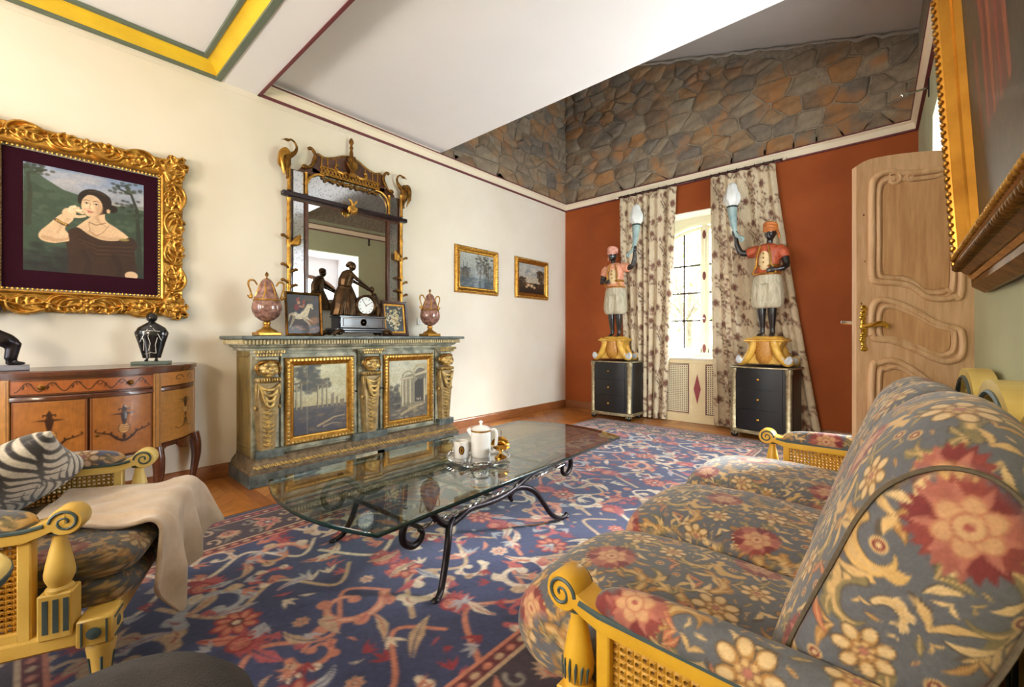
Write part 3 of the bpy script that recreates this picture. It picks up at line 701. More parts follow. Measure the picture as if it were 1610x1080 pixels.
for rad, tries in ((.030, 500), (.021, 900), (.014, 1400), (.010, 1500)):
    for k in range(tries):
        x, y = fq.uniform(0, .6), fq.uniform(0, .6)
        if not fab.empty_at(x, y, rad, gb): continue
        a_ = fq.uniform(0, 6.28); kind = fq.random(); c = fq.choice((GLD, OLV, LGT, CRM, (150, 96, 66)))
        if rad > .025: cleaf(fab, x, y, rad * .9, a_, fq.choice((-4.2, 4.2)), rad * .3, c, LGT)
        elif rad > .018 and kind < .35: cflower(fab, x, y, rad * .95, a_)
        elif rad > .012 and kind < .25: ring(fab, x, y, rad * .85)
        else:
            for d in (-.5, .5) if kind < .6 else (0,): leaf(fab, x - math.cos(a_) * rad * .8, y - math.sin(a_) * rad * .8, a_ + d, rad * 1.75, rad * .34, OUT, bend=d * 2); leaf(fab, x - math.cos(a_) * rad * .8, y - math.sin(a_) * rad * .8, a_ + d, rad * 1.65, rad * .26, c, bend=d * 2, rib=LGT)
fab.noise(.12, .004, 9); fab.noise(.06, .03, 10)
M_FAB = mat('tapestry_fabric', None, .8, attr=True, var=.12, scale=260, detail=2, bump=.25, bscale=420, sheen=.2, bdist=.002)
fab2 = Cv(.60, .60, .0024, (60, 70, 112), wrap=True); fab2.c = fab.c * np.array([.82, .86, 1.25]) ** 1.0
def loft(name, prof, y0, y1, parent, n=5.0, res=.0042, off=(0, 0), mt=None, fabric=None, bulge=0.0, axis='y', MX=None, cyl=None):
    """closed profile [(x, z)] swept along y, closing softly at both ends; the fabric follows the surface"""
    p = catmull(prof, 8, True); pts = np.array([(q.x, q.y) for q in p]); d = np.hypot(*np.roll(pts, -1, 0).T - pts.T) if False else np.hypot(*(np.roll(pts, -1, 0) - pts).T)
    L_ = np.concatenate([[0], np.cumsum(d)]); m = max(24, int(L_[-1] / res)); s_ = np.linspace(0, L_[-1], m, endpoint=False)
    ext = np.vstack([pts, pts[:1]]); px = np.interp(s_, L_, ext[:, 0]); pz = np.interp(s_, L_, ext[:, 1])
    ph = np.linspace(0, PI / 2, 4000); tt = np.sin(ph) ** (2 / n); ss = np.cos(ph) ** (2 / n); rad = min(np.ptp(px), np.ptp(pz)) / 2
    al = np.concatenate([[0], np.cumsum(np.hypot(np.diff(tt) * (y1 - y0) / 2, np.diff(ss) * rad))]); kk = max(10, int(al[-1] / res)); aa = np.linspace(0, al[-1], kk)
    tq = np.interp(aa, al, tt); sq = np.interp(aa, al, ss); t = np.concatenate([-tq[::-1], tq[1:]]); sc = np.concatenate([sq[::-1], sq[1:]]); k = len(t); sc = np.maximum(sc, .004); cx, cz = (px.max() + px.min()) / 2, (pz.max() + pz.min()) / 2
    if cyl: cx, cz = cyl
    sb = sc * (1 + bulge * (1 - t * t))
    X = cx + (px[None] - cx) * sc[:, None]; Z = cz + (pz[None] - cz) * sb[:, None]
    Y = np.repeat(((y0 + y1) / 2 + t * (y1 - y0) / 2)[:, None], m, 1)
    V = (s_[None] + off[0]) * np.ones((k, 1)); U = (y0 + y1) / 2 + off[1] + np.concatenate([-aa[::-1], aa[1:]])[:, None] + 0 * Y
    U = U * 1.22; V = V * 1.22; col = (fabric or fab).sample(U, V)
    # lay the flat pattern over the closed ends too
    end = np.clip((.80 - sc) * 10, 0, 1)[:, None, None]
    if end.max() > 0: col = col * (1 - end) + (fabric or fab).sample((X + off[0] + .1) * 1.22, (Z + off[1]) * 1.22) * end
    P = np.stack([X, Y, Z], -1)
    if MX is not None: P = P @ np.array(MX.to_3x3()).T + np.array(MX.to_translation())
    return gridmesh(name, P, mt or M_FAB, parent, col=col, closed_u=True)
# ================================================================ SOFA
M_YEL = mat('yellow_painted_wood', (226, 178, 52), .42, scale=7, col2=(206, 154, 40), coat=.1, bump=.08, bscale=60)
M_PYEL = mat('pale_yellow_painted_wood', (232, 208, 130), .42, scale=7, col2=(216, 184, 96), coat=.1, bump=.08, bscale=60)
M_CYEL = mat('cream_yellow_paint', (228, 194, 104), .42, scale=7, col2=(210, 168, 74), coat=.1, bump=.08, bscale=60)
M_TEAL = mat('grey_green_line', (70, 88, 90), .5, var=.2, scale=20)
M_CANE = mat('cane', (214, 168, 62), .55, scale=60, col2=(178, 128, 40))
M_PCANE = mat('pale_cane', (218, 186, 104), .55, scale=60, col2=(190, 152, 76))
def cane(name, poly_in, u0, u1, v0, v1, MX, m, parent, cell=.0135, th=.003):
    """woven cane: sheet of cells, each with an eight-sided hole, cut to the panel outline poly_in(u, v)"""
    g = G(); nu = int((u1 - u0) / cell); nv = int((v1 - v0) / cell)
    for i in range(nu):
        for j in range(nv):
            cx = u0 + (i + .5) * cell; cy = v0 + (j + .5) * cell
            if not poly_in(cx, cy): continue
            h = cell / 2; r = cell * .29; o = [(-h, -h), (0, -h), (h, -h), (h, 0), (h, h), (0, h), (-h, h), (-h, 0)]
            q = [(r * math.cos(-3 * PI / 4 + k * PI / 4), r * math.sin(-3 * PI / 4 + k * PI / 4)) for k in range(8)]
            zb = .0015 if (i + j) % 2 else 0
            vs = [(cx + a, cy + b, 0) for a, b in o] + [(cx + a, cy + b, th + zb) for a, b in q] + [(cx + a, cy + b, -th) for a, b in q]
            g.add(vs, [(k, (k + 1) % 8, 8 + (k + 1) % 8, 8 + k) for k in range(8)] + [(8 + k, 8 + (k + 1) % 8, 16 + (k + 1) % 8, 16 + k) for k in range(8)], MX)
    return tag(g.build(name, m, parent, smooth=False, fix=False), kind='stuff')
def volute(g, M, r, w, turns=1.75, th=.0):
    """carved scroll end: a drum with a spiral ridge on both faces"""
    g.lathe([(0, -w / 2), (r * .9, -w / 2), (r, -w / 2 + .006), (r, w / 2 - .006), (r * .9, w / 2), (0, w / 2)], 24, M)
def volute_line(g, M, r, w, turns=1.6, sgn=1):
    for s_ in (-1, 1):
        p = [(x, y, s_ * (w / 2 + .001)) for x, y in spiral(0, 0, r * .84, r * .1, 0, sgn * turns * 2 * PI, 40)]
        g.tube(p, [r * .11, r * .07], 6, M)
def arm(parent, M, yel, cn, teal, fabric, L_=.50, zt=.60, pad=True, zrail=.28, post_z=.30, fscale=(0, 0)):
    """open arm with scroll end, turned post, cane panel and upholstered pad; local x runs back from the scroll, y is across, z up"""
    g = G()
    g.M = M
    volute(g, T(0, 0, zt + .012) @ RX(PI / 2), .040, .066)
    g.sweep([(.0, 0, zt + .02), (.05, 0, zt - .002), (.09, 0, zt - .016), (L_, 0, zt - .016)], [(-.03, -.018), (.03, -.018), (.033, 0), (.03, .018), (-.03, .018), (-.033, 0)], up=(0, 0, 1), pclosed=True)
    g.build('arm_rail', yel, parent, angle=35)
    for s_ in (-1, 1):
        h = G(); h.M = M; h.tube([(x, y, s_ * .034) for x, y in spiral(0, 0, .0336, .004, 0, 3.2 * PI, 40)], [.0044, .0028], 6, T(0, 0, zt + .012) @ RX(PI / 2)); h.build('scroll_line', teal, parent)
    # green fillet along the rail
    for s_ in (-1, 1):
        h = G(); h.M = M; h.tube([(.045, s_ * .034, zt + .008), (.09, s_ * .034, zt + .0), (L_, s_ * .034, zt + .0)], .006, 6); h.build('rail_line', teal, parent)
    p = G(); p.M = M
    p.lathe([(r_, zt + dz * .70) for r_, dz in ((.012, -.01), (.022, -.02), (.024, -.03), (.016, -.045), (.017, -.07), (.022, -.10), (.030, -.16), (.034, -.20), (.033, -.22), (.026, -.245), (.024, -.252), (.031, -.262), (.031, -.275), (.02, -.28))], 20, T(.022, 0, 0))
    p.box(-.015, -.032, zrail, .06, .032, zt - .19, .004)
    po = p.build('post', yel, parent, angle=35)
    q = G(); q.M = M
    for s_ in (-1, 1):
        for a in (-.022, 0, .022): q.box(.02 + a - .006, s_ * .0325 - .001, zrail + .02, .02 + a + .006, s_ * .0325 + .001, zt - .205)
    for k in range(7):
        a = -PI / 2 + (k - 3) * .36
        q.tube([(.022 + .034 * math.cos(b) * 1.0, .034 * math.sin(b), zt - .165 + hh) for b, hh in ((a, 0), (a + (k - 3) * .03, .028), (a + (k - 3) * .06, .048 - abs(k - 3) * .006))], [.0015, .0038, .001], 6)
    q.tube([(.022 + .0235 * math.cos(a), .0235 * math.sin(a), zt - .022) for a in np.linspace(0, 2 * PI, 20)], .004, 5); tag(q.build('carving', teal, po), kind='stuff')
    f = G(); f.M = M
    f.box(.075, -.02, zrail, .105, .02, zt - .02, .004); f.box(L_ - .035, -.02, zrail, L_, .02, zt - .02, .004); f.box(.1, -.018, zrail, L_ - .02, .018, zrail + .03, .004)
    f.build('panel_frame', yel, parent)
    cane('cane_panel', lambda u, v: True, .102, L_ - .03, zrail + .03, zt - .03, M @ RX(PI / 2), cn, parent, cell=.0155)
    if pad:
        MM = M @ RZ(PI / 2) @ Matrix(((0, 1, 0, 0), (1, 0, 0, 0), (0, 0, 1, 0), (0, 0, 0, 1)))
        # pad profile lies in local (y, z); swept along local x
        MX = M @ Matrix(((0, 1, 0, 0), (1, 0, 0, 0), (0, 0, 1, 0), (0, 0, 0, 1)))
        loft('arm_pad', [(-.036, zt), (-.042, zt + .025), (-.026, zt + .055), (0, zt + .064), (.026, zt + .055), (.042, zt + .025), (.036, zt), (0, zt - .006)], .068, L_ - .005, parent, n=3.2, res=.0032, off=fscale, fabric=fabric, MX=MX, cyl=(0, zt))
sofa = empty('sofa', (-.25, 1.75, 0), 0, 'three-seat sofa in floral tapestry with yellow cane arms', 'sofa')
SO = T(.25, -1.75, 0)
def sp(o): return o
# frame base
g = G(); g.M = SO
g.box(-.60, .76, .20, -.55, 2.74, .30, .008); g.box(.14, .76, .20, .20, 2.74, .30, .008); g.box(-.58, .76, .20, .18, .81, .29, .008); g.box(-.58, 2.69, .20, .18, 2.74, .29, .008)
g.build('seat_rail', M_YEL, sofa)
for x, y in ((-.57, .79), (-.57, 2.71), (.17, .79), (.17, 2.71), (-.57, 1.44), (-.57, 2.06)):
    g = G(); g.lathe([(.012, .0122), (.016, .03), (.02, .1), (.028, .18), (.03, .2), (.022, .205)], 16, SO @ T(x, y, 0)); g.build('leg', M_YEL, sofa)
g = G(); g.M = SO; g.box(-.56, .82, .27, .14, 2.68, .36, .02); 
o = g.build('seat_deck', mat('deck_cloth', (92, 92, 98), .9, var=.2, scale=60), sofa)
arm(sofa, SO @ T(-.53, .785, 0), M_YEL, M_CANE, M_TEAL, fab, L_=.66, fscale=(.1, .2))
arm(sofa, SO @ T(-.53, 2.715, 0), M_YEL, M_CANE, M_TEAL, fab, L_=.66, fscale=(.3, .35))
# loose seat cushions
bw = (2.685 - .815) / 3
for i in range(3):
    y0 = .815 + bw * i
    loft('seat_cushion', [(-.80, .37), (-.795, .43), (-.75, .478), (-.65, .502), (-.45, .512), (-.25, .505), (-.05, .49), (-.02, .43), (-.03, .37), (-.3, .35), (-.6, .335), (-.74, .325)], y0 + .003, y0 + bw - .003, sofa, n=4.2, res=(.0038, .0048, .006)[i], off=(.21 * i + .05, .07 * i), MX=SO, bulge=.28)
    # back cushion: box shape leaning back, piped along its front edge
    pr = [(-.215, .47), (-.205, .55), (-.165, .66), (-.125, .76), (-.085, .86), (-.04, .93), (.03, .975), (.10, .965), (.145, .9), (.15, .8), (.11, .66), (.05, .53), (-.01, .46), (-.12, .445)]
    o = loft('back_cushion', pr, y0 - .012, y0 + bw + .012, sofa, n=3.4, res=(.0032, .005, .006)[i], off=(.37 * i + .22, .11 * i + .3), MX=SO @ T(.03 - .012 * i, 0, .055 - .027 * i), bulge=.05)
    cx, cz = -.0325, .71; g = G(); g.M = SO @ T(.03 - .012 * i, 0, .055 - .027 * i)
    p = catmull(pr, 6, True)
    ycn = y0 + bw / 2; hf = bw / 2 + .012
    for sd in (-1, 1):
        g.tube([(cx + (q.x - cx) * .765, ycn + sd * hf * .886, cz + (q.y - cz) * .775) for q in p + p[:1]], .0035, 6); g.build('piping', mat('piping_cord', (104, 92, 74), .8, var=.4, scale=90), o); g.v = []; g.f = []
# back frame: three arched cane panels
g0 = None
for i in range(3):
    yc = .815 + bw * (i + .5); hw = bw / 2 - .004
    def arch(w, h0, h1, n=18): return [(-w, 0), (-w, h0)] + [(-w * math.cos(PI * k / n), h0 + (h1 - h0) * math.sin(PI * k / n) ** .8) for k in range(1, n)] + [(w, h0), (w, 0)]
    a_o = arch(hw, .56, .735); M_ = SO @ T(.222, yc, .30) @ RZ(PI / 2) @ RX(PI / 2)
    path = [Vector((x, y, 0)) for x, y in a_o]
    g = G(); g.M = M_; g.sweep(path, [(0, -.03), (.045, -.03), (.055, -.01), (.055, .015), (.04, .032), (0, .035)], up=(0, 0, 1), pclosed=True); g.sweep([(-hw, .0, 0), (hw, .0, 0)], [(0, -.025), (-.05, -.025), (-.05, .025), (0, .025)], up=(0, 0, 1), pclosed=True)
    fr_ = g.build('back_frame', M_PYEL, sofa, angle=30)
    g = G(); g.M = M_
    ins = [Vector((x * .885, y - .035 if y > .1 else y, -.03)) for x, y in a_o]; g.tube(ins, .008, 6); g.build('back_line', M_TEAL, fr_)
    def inside(u, v, A=a_o, w=hw): return abs(u) < w * .9 and v < .56 - .02 + (.175) * max(0, 1 - (u / w) ** 2) ** .4
    cane('cane_panel', inside, -hw, hw, .03, .74, M_ @ T(0, 0, -.008), M_PCANE, sofa, cell=.022)
# ================================================================ ARMCHAIR
CR = -math.atan2(.37, .93)
chair = empty('armchair', (-2.228, .015, 0), CR, 'yellow cane armchair with dark floral seat beside the marquetry commode', 'armchair')
def chairarm(sx):
    arm(chair, T(sx * .36, .22, 0) @ RZ(-PI / 2), M_PYEL if sx < 0 else M_CYEL, M_PCANE if sx < 0 else M_CANE, M_TEAL, fab2 if sx < 0 else fab, L_=.52, zt=.61, zrail=.29, fscale=(.2, .1))
chairarm(1); chairarm(-1)
g = G(); g.box(-.36, .25, .25, .36, .31, .32, .008); g.box(-.385, -.36, .25, -.335, .28, .30, .008); g.box(.335, -.36, .25, .385, .28, .30, .008); g.box(-.36, -.38, .25, .36, -.33, .32, .008); g.build('seat_rail', M_CYEL, chair)
for sx in (-1, 1):
    g = G(); g.box(sx * .345 - .045, .24, .245, sx * .345 + .045, .325, .325, .005); bl = g.build('corner_block', M_CYEL, chair)
    g = G()
    for (mx) in (T(sx * .345, .327, .285) @ RX(PI / 2), T(sx * .392, .283, .285) @ RY(PI / 2)):
        g.lathe([(.008, -.002), (.014, .0), (.018, .004), (.01, .006), (0, .008)], 12, mx)
        for k in range(4): g.box(-.034, -.03, -.001, .034, -.026, .003, M=mx @ RZ(k * PI / 2)) if k % 2 == 0 else None
    tag(g.build('rosette', M_TEAL, bl), kind='stuff')
    for y in (.285, -.35):
        g = G(); mx = T(sx * .345, y, 0)
        g.lathe([(.014, .0135), (.019, .03), (.022, .1), (.031, .19), (.036, .225), (.034, .235), (.026, .245)], 16, mx); lg = g.build('leg', M_CYEL, chair)
        g = G()
        for k in range(6):
            a = k * PI / 3 + .3; g.tube([((.0225) * math.cos(a), .0225 * math.sin(a), .13), (.032 * math.cos(a), .032 * math.sin(a), .20)], .004, 5, mx)
        tag(g.build('flute', M_TEAL, lg), kind='stuff')
dk = Cv(.60, .60, .0024, wrap=True); dk.c = fab.c * .55
loft('seat_base', [(-.30, .33), (-.31, .36), (-.27, .405), (0, .42), (.26, .41), (.345, .375), (.35, .335), (.30, .315), (0, .31)], -.325, .325, chair, n=6, res=.0058, MX=RZ(PI / 2) @ RX(0) @ Matrix(((1, 0, 0, 0), (0, -1, 0, 0), (0, 0, 1, 0), (0, 0, 0, 1))) , fabric=dk)
loft('seat_cushion', [(-.30, .42), (-.31, .455), (-.26, .485), (0, .495), (.28, .488), (.355, .455), (.355, .42), (.30, .395), (0, .39)], -.315, .315, chair, n=7, res=.0055, MX=RZ(PI / 2) @ Matrix(((1, 0, 0, 0), (0, -1, 0, 0), (0, 0, 1, 0), (0, 0, 0, 1))), fabric=dk, off=(.1, .1))
g = G(); g.box(-.36, -.42, .30, -.31, -.35, .98, .01); g.box(.31, -.42, .30, .36, -.35, .98, .01); g.box(-.33, -.42, .92, .33, -.36, .99, .015); g.box(-.33, -.41, .42, .33, -.36, .47, .01); g.build('back_frame', M_CYEL, chair)
cane('cane_panel', lambda u, v: True, -.31, .31, .47, .92, T(0, -.385, 0) @ RX(PI / 2), M_CANE, chair, cell=.016)
CM = Matrix.Translation((-2.228, .015, 0)) @ RZ(CR)
# zebra cushion
zc = Cv(.46, .46, .0036, (226, 220, 210)); zr = random.Random(3)
for i in range(-2, 22):
    for s_ in (0, 1):
        y = i * .025; p = []
        for k in range(9): t = k / 8; x = (.0 + t * .25) if s_ == 0 else (.46 - t * .25); p.append((x, y + .05 * t + .018 * math.sin(t * 7 + i * 1.3 + s_ * 2) + zr.uniform(-.004, .004) + (.017 if s_ else 0)))
        zc.stroke(p, .0085, .002, (66, 64, 68), mid=.0075)
zc.noise(.12, .01, 4)
def pillow(name, cv, w, h, th, MX, mt, parent=None, pinch=.06):
    GX, GY = np.meshgrid(np.linspace(-1, 1, cv.nx), np.linspace(-1, 1, cv.ny)); f = np.clip((1 - GX ** 4) * (1 - GY ** 4), 0, 1) ** .55
    k = 1 - pinch * (1 - GX ** 2) * GY ** 2; k2 = 1 - pinch * (1 - GY ** 2) * GX ** 2
    Pt = np.stack([GX * w / 2 * k2, GY * h / 2 * k, f * th], -1); Pb = Pt * np.array([1, 1, -1.0])
    A = np.array(MX.to_3x3()); b = np.array(MX.to_translation())
    return gridmesh(name, Pt @ A.T + b, mt, parent, col=cv.c, back=Pb @ A.T + b)
M_ZEB = mat('zebra_plush', None, .9, attr=True, var=.2, scale=150, detail=2, bump=.5, bscale=200, sheen=.4)
zm = CM @ T(-.11, -.13, .625) @ RZ(-.5) @ RX(.72) @ RZ(.72)
zo = pillow('cushion', zc, .46, .42, .075, zm, M_ZEB); tag(zo, 'zebra striped plush cushion lying in the yellow armchair', 'cushion')
# throw blanket draped over the seat front
nu, nv = 110, 130; U, V = np.meshgrid(np.linspace(0, 1, nu), np.linspace(0, 1, nv))
def fold(a, f, ph): return np.sin(a * f + ph)
flat = .36; front = .395; r_ = .05
drop = .25 + .14 * np.clip(U / .86, 0, 1) - .16 * np.clip((U - .88) / .12, 0, 1)
s_ = V * (flat + drop); q_ = np.clip((s_ - .27) / .14, 0, 1); q_ = q_ * q_ * (3 - 2 * q_); xl = -.315 - .165 * q_; x = xl + U * (.10 + .10 * V - xl); ov = np.clip(s_ - flat, 0, None); hang = np.clip(ov * 4, 0, 1)
ang = np.clip(ov / r_, 0, PI / 2); yy = front - r_ - flat + np.minimum(s_, flat) + r_ * np.sin(ang) + (.022 * np.sin(U * 17 + .4) + .012 * np.sin(U * 31)) * hang + .05 * hang * np.exp(-((U - .12) / .16) ** 2) + .02 * hang
zz = .516 - r_ * (1 - np.cos(ang)) - np.clip(ov - r_ * PI / 2, 0, None)
zz = zz + (.007 * np.sin(x * 14 + yy * 9) + .005 * np.sin(yy * 25 - x * 11) + .004 * np.sin(x * 37 + yy * 20)) * (1 - hang)
zz = zz - np.clip((-.38 - x) * .9, 0, .12) * (1 - .5 * V) + .010 * np.exp(-((x - .085) / .015) ** 2) * (1 - hang)
x = x + .03 * hang * (U - .5)
Pt = np.stack([x, yy, zz], -1)
gu = np.gradient(Pt, axis=1); gv = np.gradient(Pt, axis=0); N_ = np.cross(gu, gv); N_ /= np.linalg.norm(N_, axis=-1, keepdims=True) + 1e-9
A = np.array(CM.to_3x3()); b = np.array(CM.to_translation())
M_BLK = mat('beige_plush', (216, 194, 170), .9, scale=9, col2=(188, 160, 132), bump=.5, bscale=300, sheen=.6)
bo = gridmesh('throw_blanket', (Pt + N_ * .008) @ A.T + b, M_BLK, back=(Pt - N_ * .006) @ A.T + b); tag(bo, 'beige plush throw blanket draped over the yellow armchair seat', 'blanket')
# dark fur pouf in the near corner
g = G(); pr = random.Random(8)
fo = G(); fo.lathe([(.0, .38), (.12, .372), (.22, .345), (.27, .30), (.28, .22), (.28, .12), (.26, .06), (.22, .03), (0, .0)], 40, T(-1.16, .10, .0135) @ S(.95, .95, 1.08))
pf = fo.build('pouf', mat('grey_fur', (56, 50, 52), .95, scale=12, col2=(30, 27, 29), bump=.7, bscale=220, sheen=.1, bdist=.006)); tag(pf, 'dark grey fur pouf on the rug in front of the yellow armchair', 'pouf')
# painted side table at the picture edge
stb = empty('side_table', (-1.475, -.225, .0135), 0, 'small pale yellow painted table at the edge beside the armchair', 'side table')
g = G(); g.lathe([(0, .595), (.15, .595), (.185, .602), (.20, .615), (.205, .63), (.2, .64), (.19, .645), (0, .645)], 48); g.build('table_top', M_PYEL, stb)
g = G(); g.lathe([(.2035, .614), (.2075, .624), (.2065, .63), (.2035, .632)], 48); g.build('top_line', M_TEAL, stb)
g = G(); g.lathe([(.03, .0), (.12, .0), (.11, .03), (.04, .06), (.025, .12), (.035, .3), (.03, .46), (.05, .56), (.09, .595)], 24); g.build('pedestal', M_PYEL, stb)
# ================================================================ LEFT WALL: SIDEBOARD, MIRROR, PICTURES
def grp(name, loc, label, cat, group=None, rz=0):
    e = empty(name, loc, rz, label, cat, group); return e, T(-loc[0], -loc[1], -loc[2])
def gm(M):
    g = G(); g.M = M; return g
def WALLM(M, y, z, x): return M @ Matrix(((0, 0, 1, x), (1, 0, 0, y), (0, 1, 0, z), (0, 0, 0, 1)))     # local (u, v, out) -> left-wall (y, z, x)
def canvas(name, cv, mt, parent, MX, bow=None):
    GX, GY = np.meshgrid(cv.gx, cv.gy); P = np.stack([GX, GY, np.zeros_like(GX) if bow is None else bow(GX, GY)], -1)
    P = P @ np.array(MX.to_3x3()).T + np.array(MX.to_translation()); return gridmesh(name, P, mt, parent, col=cv.c)
def relief(name, cv, mt, parent, MX, mask=None, depth=.02, col=False):
    GX, GY = np.meshgrid(cv.gx, cv.gy); A = np.array(MX.to_3x3()).T; b = np.array(MX.to_translation())
    P = np.stack([GX, GY, cv.z], -1); Bk = np.stack([GX, GY, np.full_like(GX, -depth)], -1)
    m = None
    if mask is not None: m = mask[:-1, :-1] & mask[1:, 1:] & mask[1:, :-1] & mask[:-1, 1:]
    return gridmesh(name, P @ A + b, mt, parent, col=cv.c if col else None, mask=m, back=Bk @ A + b)
M_OIL = mat('oil_paint', None, .45, attr=True, var=.12, scale=60, bump=.12, bscale=160, coat=.1)
M_FAUX = mat('faux_green_marble', (186, 182, 158), .5, scale=9, col2=(112, 114, 98), bump=.4, bscale=45, thr=(.38, .62), detail=10)
M_FAUXD = mat('dark_green_marble', (112, 120, 114), .4, scale=12, col2=(62, 72, 72), bump=.3, bscale=40, thr=(.36, .66), detail=10)
M_OLIVE = mat('olive_gold_side', (142, 118, 62), .5, scale=7, col2=(98, 82, 44), stretch=(3, 3, 1), bump=.3, bscale=40)
M_PGOLD = mat('pale_worn_gilt', (212, 178, 104), .42, .45, scale=26, col2=(120, 100, 66), bump=.45, bscale=70, thr=(.32, .62))
M_HERM = mat('worn_gold_shaft', (186, 160, 108), .48, .25, scale=16, col2=(124, 104, 72), bump=.5, bscale=60)
M_BRONZ = mat('grey_bronze_carving', (146, 124, 92), .5, .3, scale=22, col2=(74, 62, 52), bump=.5, bscale=70)
SB, m = grp('sideboard', (-3.9, 2.16, 0), 'painted green and gilt carved sideboard with two picture doors', 'sideboard')
g = gm(m); g.box(-4.15, 1.12, 0, -3.65, 3.21, .10, .004); g.build('plinth', M_FAUXD, SB, smooth=False)
for y in (1.121, 1.5, 1.98, 2.2, 2.62, 2.95):
    q = R.uniform(.16, .3); gm(m).box(-3.651, y, .012, -3.6485, min(y + q, 3.2), .088).build('marble_inlay', R.choice((M_FAUXD, M_FAUX, M_FAUXD)), SB, smooth=False)
pth = [(-4.15, 1.12, .1), (-3.65, 1.12, .1), (-3.65, 3.21, .1), (-4.15, 3.21, .1)]
gm(m).sweep(pth[::1], [(0, 0), (0, .012), (-.012, .02), (-.02, .04), (-.04, .07), (-.055, .085), (-.055, .105), (-.3, .105), (-.3, 0)], pclosed=True).build('base_moulding', M_BRONZ, SB, angle=25)
g = gm(m); n = 62
for i in range(n):
    y = 1.17 + 2.0 * i / (n - 1); Mx = T(-3.668, y, .147) @ RY(-.7) @ RX(.75); g.ell((0, 0, 0), (.008, .011, .024), 8, 5, Mx); g.tube([(x * .012, yy * .012 + .012, .006) for x, yy in spiral(0, 0, 1, .3, 0, 5, 8)], .004, 5, T(-3.664, y, .147) @ RY(-.7) @ RY(PI / 2))
tag(g.build('carved_leaf_band', M_PGOLD, SB), kind='stuff')
gm(m).box(-4.15, 1.185, .2, -3.786, 3.145, 1.07).build('carcass', M_FAUX, SB, smooth=False)
for y in (1.183, 3.147):
    g = gm(m); s_ = -1 if y < 2 else 1
    g.box(-4.14, y - .008 * (s_ < 0), .21, -3.77, y + .008 * (s_ > 0), 1.06); g.build('side_panel', M_OLIVE, SB, smooth=False)
    g = gm(m); g.sweep([(-4.1, y + s_ * .008, .28), (-4.1, y + s_ * .008, 1.0), (-3.82, y + s_ * .008, 1.0), (-3.82, y + s_ * .008, .28)], [(-.012, 0), (0, .008), (.012, 0)], up=(0, s_, 0), closed=True).build('side_moulding', M_OLIVE, SB)
for y in (1.19, 2.0, 2.98): gm(m).box(-3.77, y, .2, -3.70, y + .2 if y != 2.0 else y + .34, .265, .003).build('pilaster_block', M_FAUXD, SB, smooth=False)
# frieze, dentils, top slab
gm(m).sweep([(-4.15, 1.185, 1.045), (-3.77, 1.185, 1.045), (-3.77, 3.145, 1.045), (-4.15, 3.145, 1.045)], [(0, 0), (.03, 0), (.034, .02), (.06, .032), (.07, .05), (.1, .05), (.1, .095), (0, .095)], pclosed=True).build('frieze', M_FAUX, SB, angle=25)
g = gm(m); n = 84
for i in range(n): y = 1.10 + 2.12 * i / (n - 1); g.box(-3.668, y - .0095, 1.099, -3.652, y + .0095, 1.134, .003)
for i in range(16): x = -4.13 + .46 * i / 15; g.box(x - .0095, 1.073, 1.099, x + .0095, 1.088, 1.134, .003); 
tag(g.build('dentil_row', mat('ivory_dentil', (222, 208, 164), .5, scale=20, col2=(170, 146, 96)), SB), kind='stuff')
gm(m).box(-4.16, 1.055, 1.138, -3.60, 3.255, 1.165, .006).build('top_slab', M_FAUXD, SB)
# door paintings
def ruin1():
    c = Cv(.46, .60, .0045, (150, 140, 104)); c.grad((196, 192, 152), (170, 158, 116), .2, .6); c.grad((82, 78, 74), (58, 58, 70), 0, .24); q = random.Random(1)
    for i in range(26): c.ell(q.uniform(.2, .46), q.uniform(.3, .6), q.uniform(.03, .08), q.uniform(.015, .03), q.choice(((208, 206, 172), (178, 172, 134))), a=.4, soft=.8)
    for i in range(90): c.ell(q.gauss(.10, .07), q.uniform(.36, .60), q.uniform(.015, .04), q.uniform(.01, .025), q.choice(((52, 52, 44), (70, 66, 48), (44, 46, 46), (92, 84, 54))), a=.8, soft=.6)
    for i in range(50): c.ell(q.gauss(.22, .05), q.uniform(.40, .47), q.uniform(.01, .03), q.uniform(.008, .018), q.choice(((60, 58, 46), (84, 76, 52))), a=.8, soft=.6)
    for x, y1 in ((.02, .44), (.06, .44), (.20, .42), (.24, .42), (.28, .41)):
        c.poly([(x - .008, .22), (x + .008, .22), (x + .007, y1), (x - .007, y1)], (90, 82, 64)); c.poly([(x + .001, .22), (x + .007, .22), (x + .006, y1), (x + .001, y1)], (176, 162, 118))
    c.poly([(0, .43), (.085, .44), (.085, .455), (0, .45)], (96, 86, 64)); c.poly([(.18, .415), (.30, .405), (.30, .42), (.18, .43)], (104, 94, 70))
    for x, w, h in ((.33, .03, .12), (.37, .02, .09), (.42, .04, .06)): c.poly([(x - w / 2, .22), (x + w / 2, .22), (x + w / 2, .22 + h), (x - w / 2, .22 + h * .9)], (120, 108, 82))
    for i in range(60): c.ell(q.uniform(.05, .46), q.uniform(0, .23), q.uniform(.015, .05), q.uniform(.005, .015), q.choice(((70, 66, 80), (98, 86, 70), (56, 54, 62), (112, 96, 74))), a=.5, soft=.7)
    c.stroke([(.20, .06), (.30, .10), (.34, .12), (.44, .13)], .01, .004, (176, 152, 114), a=.7); c.stroke([(.25, .05), (.33, .07), (.42, .06)], .008, .003, (158, 136, 102), a=.7)
    c.stroke([(.11, 0), (.11, .6)], .0012, .0012, (206, 190, 150), a=.6); c.noise(.18, .01, 2); return c
